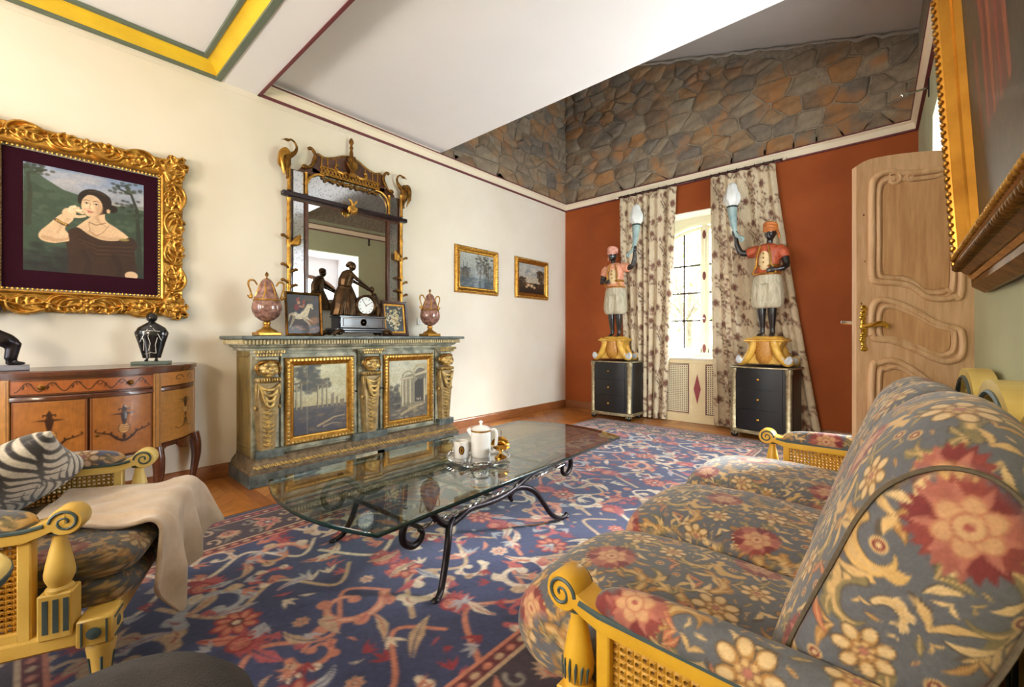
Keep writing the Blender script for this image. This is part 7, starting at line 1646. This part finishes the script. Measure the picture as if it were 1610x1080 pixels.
# ================================================================ DOORS ON THE RIGHT
M_PINE = mat('stripped_pine', (218, 184, 146), .5, scale=6, col2=(190, 150, 110), stretch=(7, 7, .8), bump=.15, bscale=30)
M_PINE2 = mat('stripped_pine_panel', (210, 168, 122), .5, scale=5, col2=(176, 130, 88), stretch=(7, 7, .7), bump=.15, bscale=30)
M_KNOT = mat('pine_knot', (120, 78, 46), .5, var=.3, scale=30)
def doorleaf(name, hinge, free, mirror):
    h, f = Vector((*hinge, 0)), Vector((*free, 0)); w = (h - f).length; ux = (h - f).normalized(); nrm = ux.cross(Vector((0, 0, 1)))
    MX = Matrix(((ux.x, -nrm.x, 0, f.x), (ux.y, -nrm.y, 0, f.y), (0, 0, 1, .012), (0, 0, 0, 1)))      # local: x from free edge to hinge, -y faces the camera
    e = st(empty(name)); e.matrix_world = MX
    H = 1.985
    top = [(0, H - .03), (.03, H - .012), (.08, H + .002), (.2, H + .012), (.35, H + .01), (w, H)]
    g = G(); tp = catmull(top, 4); g.prism([(0, 0)] + [(p.x, p.y) for p in tp] + [(w, 0)], -.02, .02, RX(PI / 2)); g.build('leaf', M_PINE, e, smooth=False)
    lo, hi = .062, w - .055
    def outline(kind):
        if kind == 'up': return catmull([(lo, 1.43), (lo, 1.6), (lo, 1.84), (lo + .02, 1.895), (lo + .065, 1.915), (lo + .11, 1.905), (lo + .17, 1.90), (lo + .26, 1.905), (hi, 1.905), (hi, 1.7), (hi, 1.35), (hi - .03, 1.325), (hi - .06, 1.315), (hi - .13, 1.325), (lo + .16, 1.375), (lo + .09, 1.395), (lo + .03, 1.40)], 4, True)
        if kind == 'mid': return catmull([(lo, 1.15), (lo, 1.27), (lo + .03, 1.315), (lo + .10, 1.30), (lo + .18, 1.255), (lo + .25, 1.205), (hi - .05, 1.19), (hi, 1.165), (hi, 1.06), (hi - .05, 1.03), (hi - .10, 1.045), (lo + .16, 1.09), (lo + .08, 1.125), (lo + .03, 1.13)], 4, True)
        return catmull([(lo, .2), (lo, .6), (lo, .98), (lo + .03, 1.02), (lo + .09, 1.03), (lo + .16, .99), (lo + .23, .93), (hi - .05, .91), (hi, .88), (hi, .6), (hi, .2), (hi, .17), (.24, .17), (lo, .17)], 4, True)
    for sd in (-1, 1):
        for k in ('up', 'mid', 'low'):
            o = outline(k); cx = sum(p.x for p in o) / len(o); cy = sum(p.y for p in o) / len(o); g = G()
            g.tube([(p.x, sd * .022, p.y) for p in o] + [(o[0].x, sd * .022, o[0].y)], .015, 10, up=(0, 1, 0)); mo = g.build('moulding', M_PINE, e)
            g = G(); g.tube([(cx + (p.x - cx) * (1 - .030 / abs(hi - cx)), sd * .021, cy + (p.y - cy) * (1 - .030 / max(.05, (max(q.y for q in o) - cy)))) for p in o + o[:1]], .012, 8, up=(0, 1, 0)); g.build('inner_moulding', M_PINE, mo)
            pts = [(cx + (p.x - cx) * .74, cy + (p.y - cy) * (1 - .045 / max(.05, (max(q.y for q in o) - cy)))) for p in o]
            for a, b in ((lo, lo + .10), (lo + .10, lo + .205), (lo + .205, hi)):
                q = clip(clip(pts, 1, 0, b), -1, 0, -a)
                if len(q) > 2: G().prism([(x, z) for x, z in (q if sd < 0 else q)], 0, .006, T(0, sd * .0205 + (0 if sd < 0 else .0055), 0) @ RX(PI / 2)).build('panel_board', M_PINE2, mo, smooth=False)
            if k == 'up':
                for (sx_, r_, a0) in ((lo + .085, .032, 2.2), (lo + .15, .020, .9)):
                    g = G(); g.tube([(x, sd * .024, z) for x, z in spiral(sx_, 1.878, r_, r_ * .25, a0, a0 + (-1 if sx_ < lo + .1 else 1) * 7, 22)], [.012, .008], 8, up=(0, 1, 0)); g.ell((sx_, sd * .026, 1.878), (.010, .008, .010), 8, 6); g.build('carved_scroll', M_PINE, mo)
    for x, z, r_ in ((.03, 1.72, .004), (.02, 1.3, .004), (.035, 1.5, .003)): 
        g = G(); g.lathe([(0, .0005), (r_, 0)], 10, T(x, -.0205 - (.0065 if x > .08 else 0), z) @ RX(PI / 2) @ S(1, 1.5, 1)); g.build('knot', M_KNOT, e)
    # brass lever handle with rococo plate
    hd = empty('door_handle', (0, 0, 0)); hd.parent = e; M_BRS = mat('bright_brass', (232, 186, 84), .2, .95, var=.2, scale=30)
    g = G(); q = random.Random(3)
    for z in np.linspace(1.085, 1.275, 10): g.ell((.027 + .004 * math.sin(z * 60), -.024, z), (.010 + .006 * abs(math.sin(z * 34)), .007, .013), 8, 6)
    g.ell((.027, -.026, 1.19), (.018, .009, .022)); g.ell((.027, -.025, 1.085), (.015, .006, .012)); g.ell((.027, -.025, 1.28), (.014, .006, .014)); fuse(g, 'plate', M_BRS, hd, .003, 1)
    g = G(); g.tube(catmull([(.027, -.02, 1.195), (.027, -.055, 1.195), (.045, -.066, 1.197), (.075, -.066, 1.205), (.098, -.066, 1.195), (.095, -.066, 1.182)], 5), [.008, .009, .010, .012, .009, .007], 8); g.build('lever', M_BRS, hd)
    g = G(); g.tube([(.027, .02, 1.21), (.027, .05, 1.21), (-.03, .056, 1.215)], [.009, .01, .008], 8); g.build('rear_lever', M_SIL, hd)
    return e
doorleaf('door_1', (.255, 2.86), (-.153, 2.645), False)
doorleaf('door_2', (.20, 4.68), (-.255, 4.80), True)
# arched garden door set deep in the recess
gd = st(empty('door_3', (.92, 3.77, 0))); m = T(-.92, -3.77, 0); M_BRW = mat('brown_joinery', (116, 74, 44), .45, scale=6, col2=(84, 50, 28), stretch=(5, 5, 1))
ya, yb = 2.98, 4.56; yc = (ya + yb) / 2; hwid = (yb - ya) / 2
def az(y): return 2.05 + .42 * math.sqrt(max(0, 1 - ((y - yc) / hwid) ** 2))
ys = np.linspace(ya, yb, 25)
g = gm(m)
for i in range(24): g.add([(.93, ys[i], az(ys[i])), (.93, ys[i + 1], az(ys[i + 1])), (.93, ys[i + 1], RZ1), (.93, ys[i], RZ1), (1.0, ys[i], az(ys[i])), (1.0, ys[i + 1], az(ys[i + 1])), (1.0, ys[i + 1], RZ1), (1.0, ys[i], RZ1)], [(0, 1, 2, 3), (4, 5, 6, 7), (0, 1, 5, 4)])
g.box(.93, RY0, 0, 1.0, ya, RZ1); g.box(.93, yb, 0, 1.0, RY1, RZ1); g.build('surround', M_CEIL, gd, smooth=False)
g = gm(m); g.tube([(.93, ya + .03, .0)] + [(.93, y, az(y) - .03) for y in np.linspace(ya + .03, yb - .03, 21)] + [(.93, yb - .03, 0)], .045, 6); g.build('arch_frame', M_BRW, gd, smooth=False)
for y in (yc - .035, yc + .035): gm(m).box(.91, y - .03, 0, .95, y + .03, az(y) - .03, .004).build('stile', M_BRW, gd)
for a, b in ((ya + .06, yc - .065), (yc + .065, yb - .06)):
    for z in (.02, .55): gm(m).box(.915, a, z, .945, b, z + .09, .004).build('rail', M_BRW, gd)
    gm(m).box(.92, a, .1, .94, b, .56).build('lower_panel', M_BRW, gd, smooth=False); gm(m).box(.93, a, .63, .934, b, 2.1).build('pane', M_PANE, gd, smooth=False)
# ================================================================ LARGE PAINTING ON THE RIGHT WALL
RP = empty('wall_painting', (.266, 1.55, 1.326), 0, 'large dark painting in heavy gilt frame above the sofa', 'painting')
py0, py1, ph = .62, 2.48, 1.42
tilt = math.radians(3.2)
MX = RY(-tilt) @ Matrix(((0, 0, -1, 0), (-1, 0, 0, 0), (0, 1, 0, 0), (0, 0, 0, 1))) @ T(-(py1 - py0) / 2, 0, 0)     # local u runs toward the camera, v up, out = into the room
w = py1 - py0
def fr(d0, d1, h0, h1, nm, mt): 
    g = G(); g.M = MX; g.sweep([(0, 0, 0), (w, 0, 0), (w, ph, 0), (0, ph, 0)], [(-d0, 0.0), (-d0, h0), (-(d0 + d1) / 2, max(h0, h1) + .006), (-d1, h1), (-d1, 0.0)], up=(0, 0, 1), closed=True, pclosed=True); return g.build(nm, mt, RP, angle=30)
fr(0, .05, .012, .04, 'outer_moulding', GOLDD); fr(.05, .068, .045, .05, 'outer_fillet', GOLD); fr(.068, .12, .06, .085, 'ornament_bed', GOLDD); fr(.12, .128, .09, .088, 'slope_edge', GOLDS); fr(.128, .165, .080, .055, 'gold_slope', GOLDS); fr(.165, .175, .06, .058, 'slope_ridge', GOLDS); fr(.175, .20, .045, .03, 'inner_fillet', GOLDS)
g = G(); g.M = MX; g2 = G(); g2.M = MX
for (ax, ay, bx, by) in ((.095, .095, w - .095, .095), (w - .095, .095, w - .095, ph - .095), (w - .095, ph - .095, .095, ph - .095), (.095, ph - .095, .095, .095)):
    L_ = math.hypot(bx - ax, by - ay); n = int(L_ / .03); an = math.atan2(by - ay, bx - ax)
    for i in range(n): t = (i + .5) / n; g.ell((0, 0, 0), (.02, .011, .018), 8, 5, T(ax + (bx - ax) * t, ay + (by - ay) * t, .086) @ RZ(an + .7)); g2.ell((0, 0, 0), (.009, .009, .009), 6, 5, T(ax + (bx - ax) * t, ay + (by - ay) * t, .098) @ RZ(an) @ T(0, .034, 0))
tag(g.build('leaf_ornament', GOLDD, RP), kind='stuff'); tag(g2.build('bead_ornament', GOLD, RP), kind='stuff')
c = Cv(w - .38, ph - .38, .01, (64, 50, 34)); q = random.Random(9); c.grad((52, 44, 34), (78, 64, 42)); cw = c.w
for i in range(90): c.ell(q.uniform(0, cw), q.uniform(0, c.h), q.uniform(.03, .1), q.uniform(.03, .12), q.choice(((48, 40, 30), (84, 70, 46), (58, 54, 50), (40, 34, 28))), a=.4, soft=.8)
for k in range(7): c.stroke([(.30 + .05 * k, .85 - .02 * k), (.36 + .05 * k, .60 + .03 * math.sin(k)), (.34 + .055 * k, .30)], .03, .02, ((150, 58, 36), (110, 46, 34), (168, 84, 48), (120, 66, 46))[k % 4], a=.75)
c.stroke([(.2, .6), (.22, .3)], .03, .02, (120, 48, 36), a=.7); c.ell(.44, .92, .06, .08, (150, 112, 80), a=.8); c.noise(.25, .02, 3)
canvas('painting', c, M_OIL, RP, MX @ T(.19, .19, .03)); g = G(); g.M = MX; g.box(.02, .02, -.004, w - .02, ph - .02, .0); g.build('backing', BLACK, RP, smooth=False)
# hook on the far stretch of the right wall
HK = empty('wall_hook', (xr(4.9), 4.9, 3.19), 0, 'thin brass rod hook sticking out near the crown moulding', 'hook')
m = T(-xr(4.9), -4.9, -3.19)
gm(m).box(xr(4.9) - .008, 4.88, 3.12, xr(4.9) - .001, 4.92, 3.27, .002).build('plate', IRON, HK); gm(m).tube([(xr(4.9) - .005, 4.9, 3.19), (.03, 4.74, 3.125)], .009, 8).build('rod', M_SIL, HK); gm(m).ell((.03, 4.74, 3.125), .018).build('knob', M_SIL, HK)
# ================================================================ GARDEN OUTSIDE
st(G().box(-40, YB + .5, -1.2, 40, 70, -1.1).build('ground', mat('lawn', (120, 140, 84), .9, var=.3, scale=2), smooth=False))
def tree(x, y, h, r, seed, label):
    e = empty('tree', (x, y, -1.1), 0, label, 'tree', 'trees in the garden'); q = random.Random(seed)
    g = G(); g.tube([(0, 0, 0), (.05, 0, h * .3), (.0, .1, h * .6)], [.16, .12, .06], 8)
    for k in range(6): a = q.uniform(0, 6.28); g.tube([(0, 0, h * q.uniform(.3, .5)), (r * .5 * math.cos(a), r * .5 * math.sin(a), h * q.uniform(.6, .8))], [.06, .02], 6)
    g.build('trunk', mat('bark', (110, 96, 80), .9, var=.3), e); g = G()
    for i in range(900):
        a, b, c_ = q.uniform(0, 6.28), q.uniform(-1, 1), q.random() ** .4; rr_ = r * c_; px_, py_, pz = rr_ * math.sqrt(1 - b * b) * math.cos(a), rr_ * math.sqrt(1 - b * b) * math.sin(a), h * .65 + rr_ * b * h / r * .38
        M_ = T(px_, py_, pz) @ RZ(q.uniform(0, 6.28)) @ RX(q.uniform(-1, 1)) @ S(q.uniform(.6, 1.2)); g.add([(-.06, 0, 0), (0, -.16, .03), (.06, 0, 0), (0, .16, .02)], [(0, 1, 2, 3)], M_)
    tag(g.build('crown', mat('leaves', (150, 176, 110), .7, var=.35, scale=3), e, smooth=False, fix=False), kind='stuff')
tree(-4.6, 13, 6, 2.0, 1, 'leafy tree behind the left window casement'); tree(-3.0, 19, 7, 2.2, 2, 'leafy tree behind the right window casement')
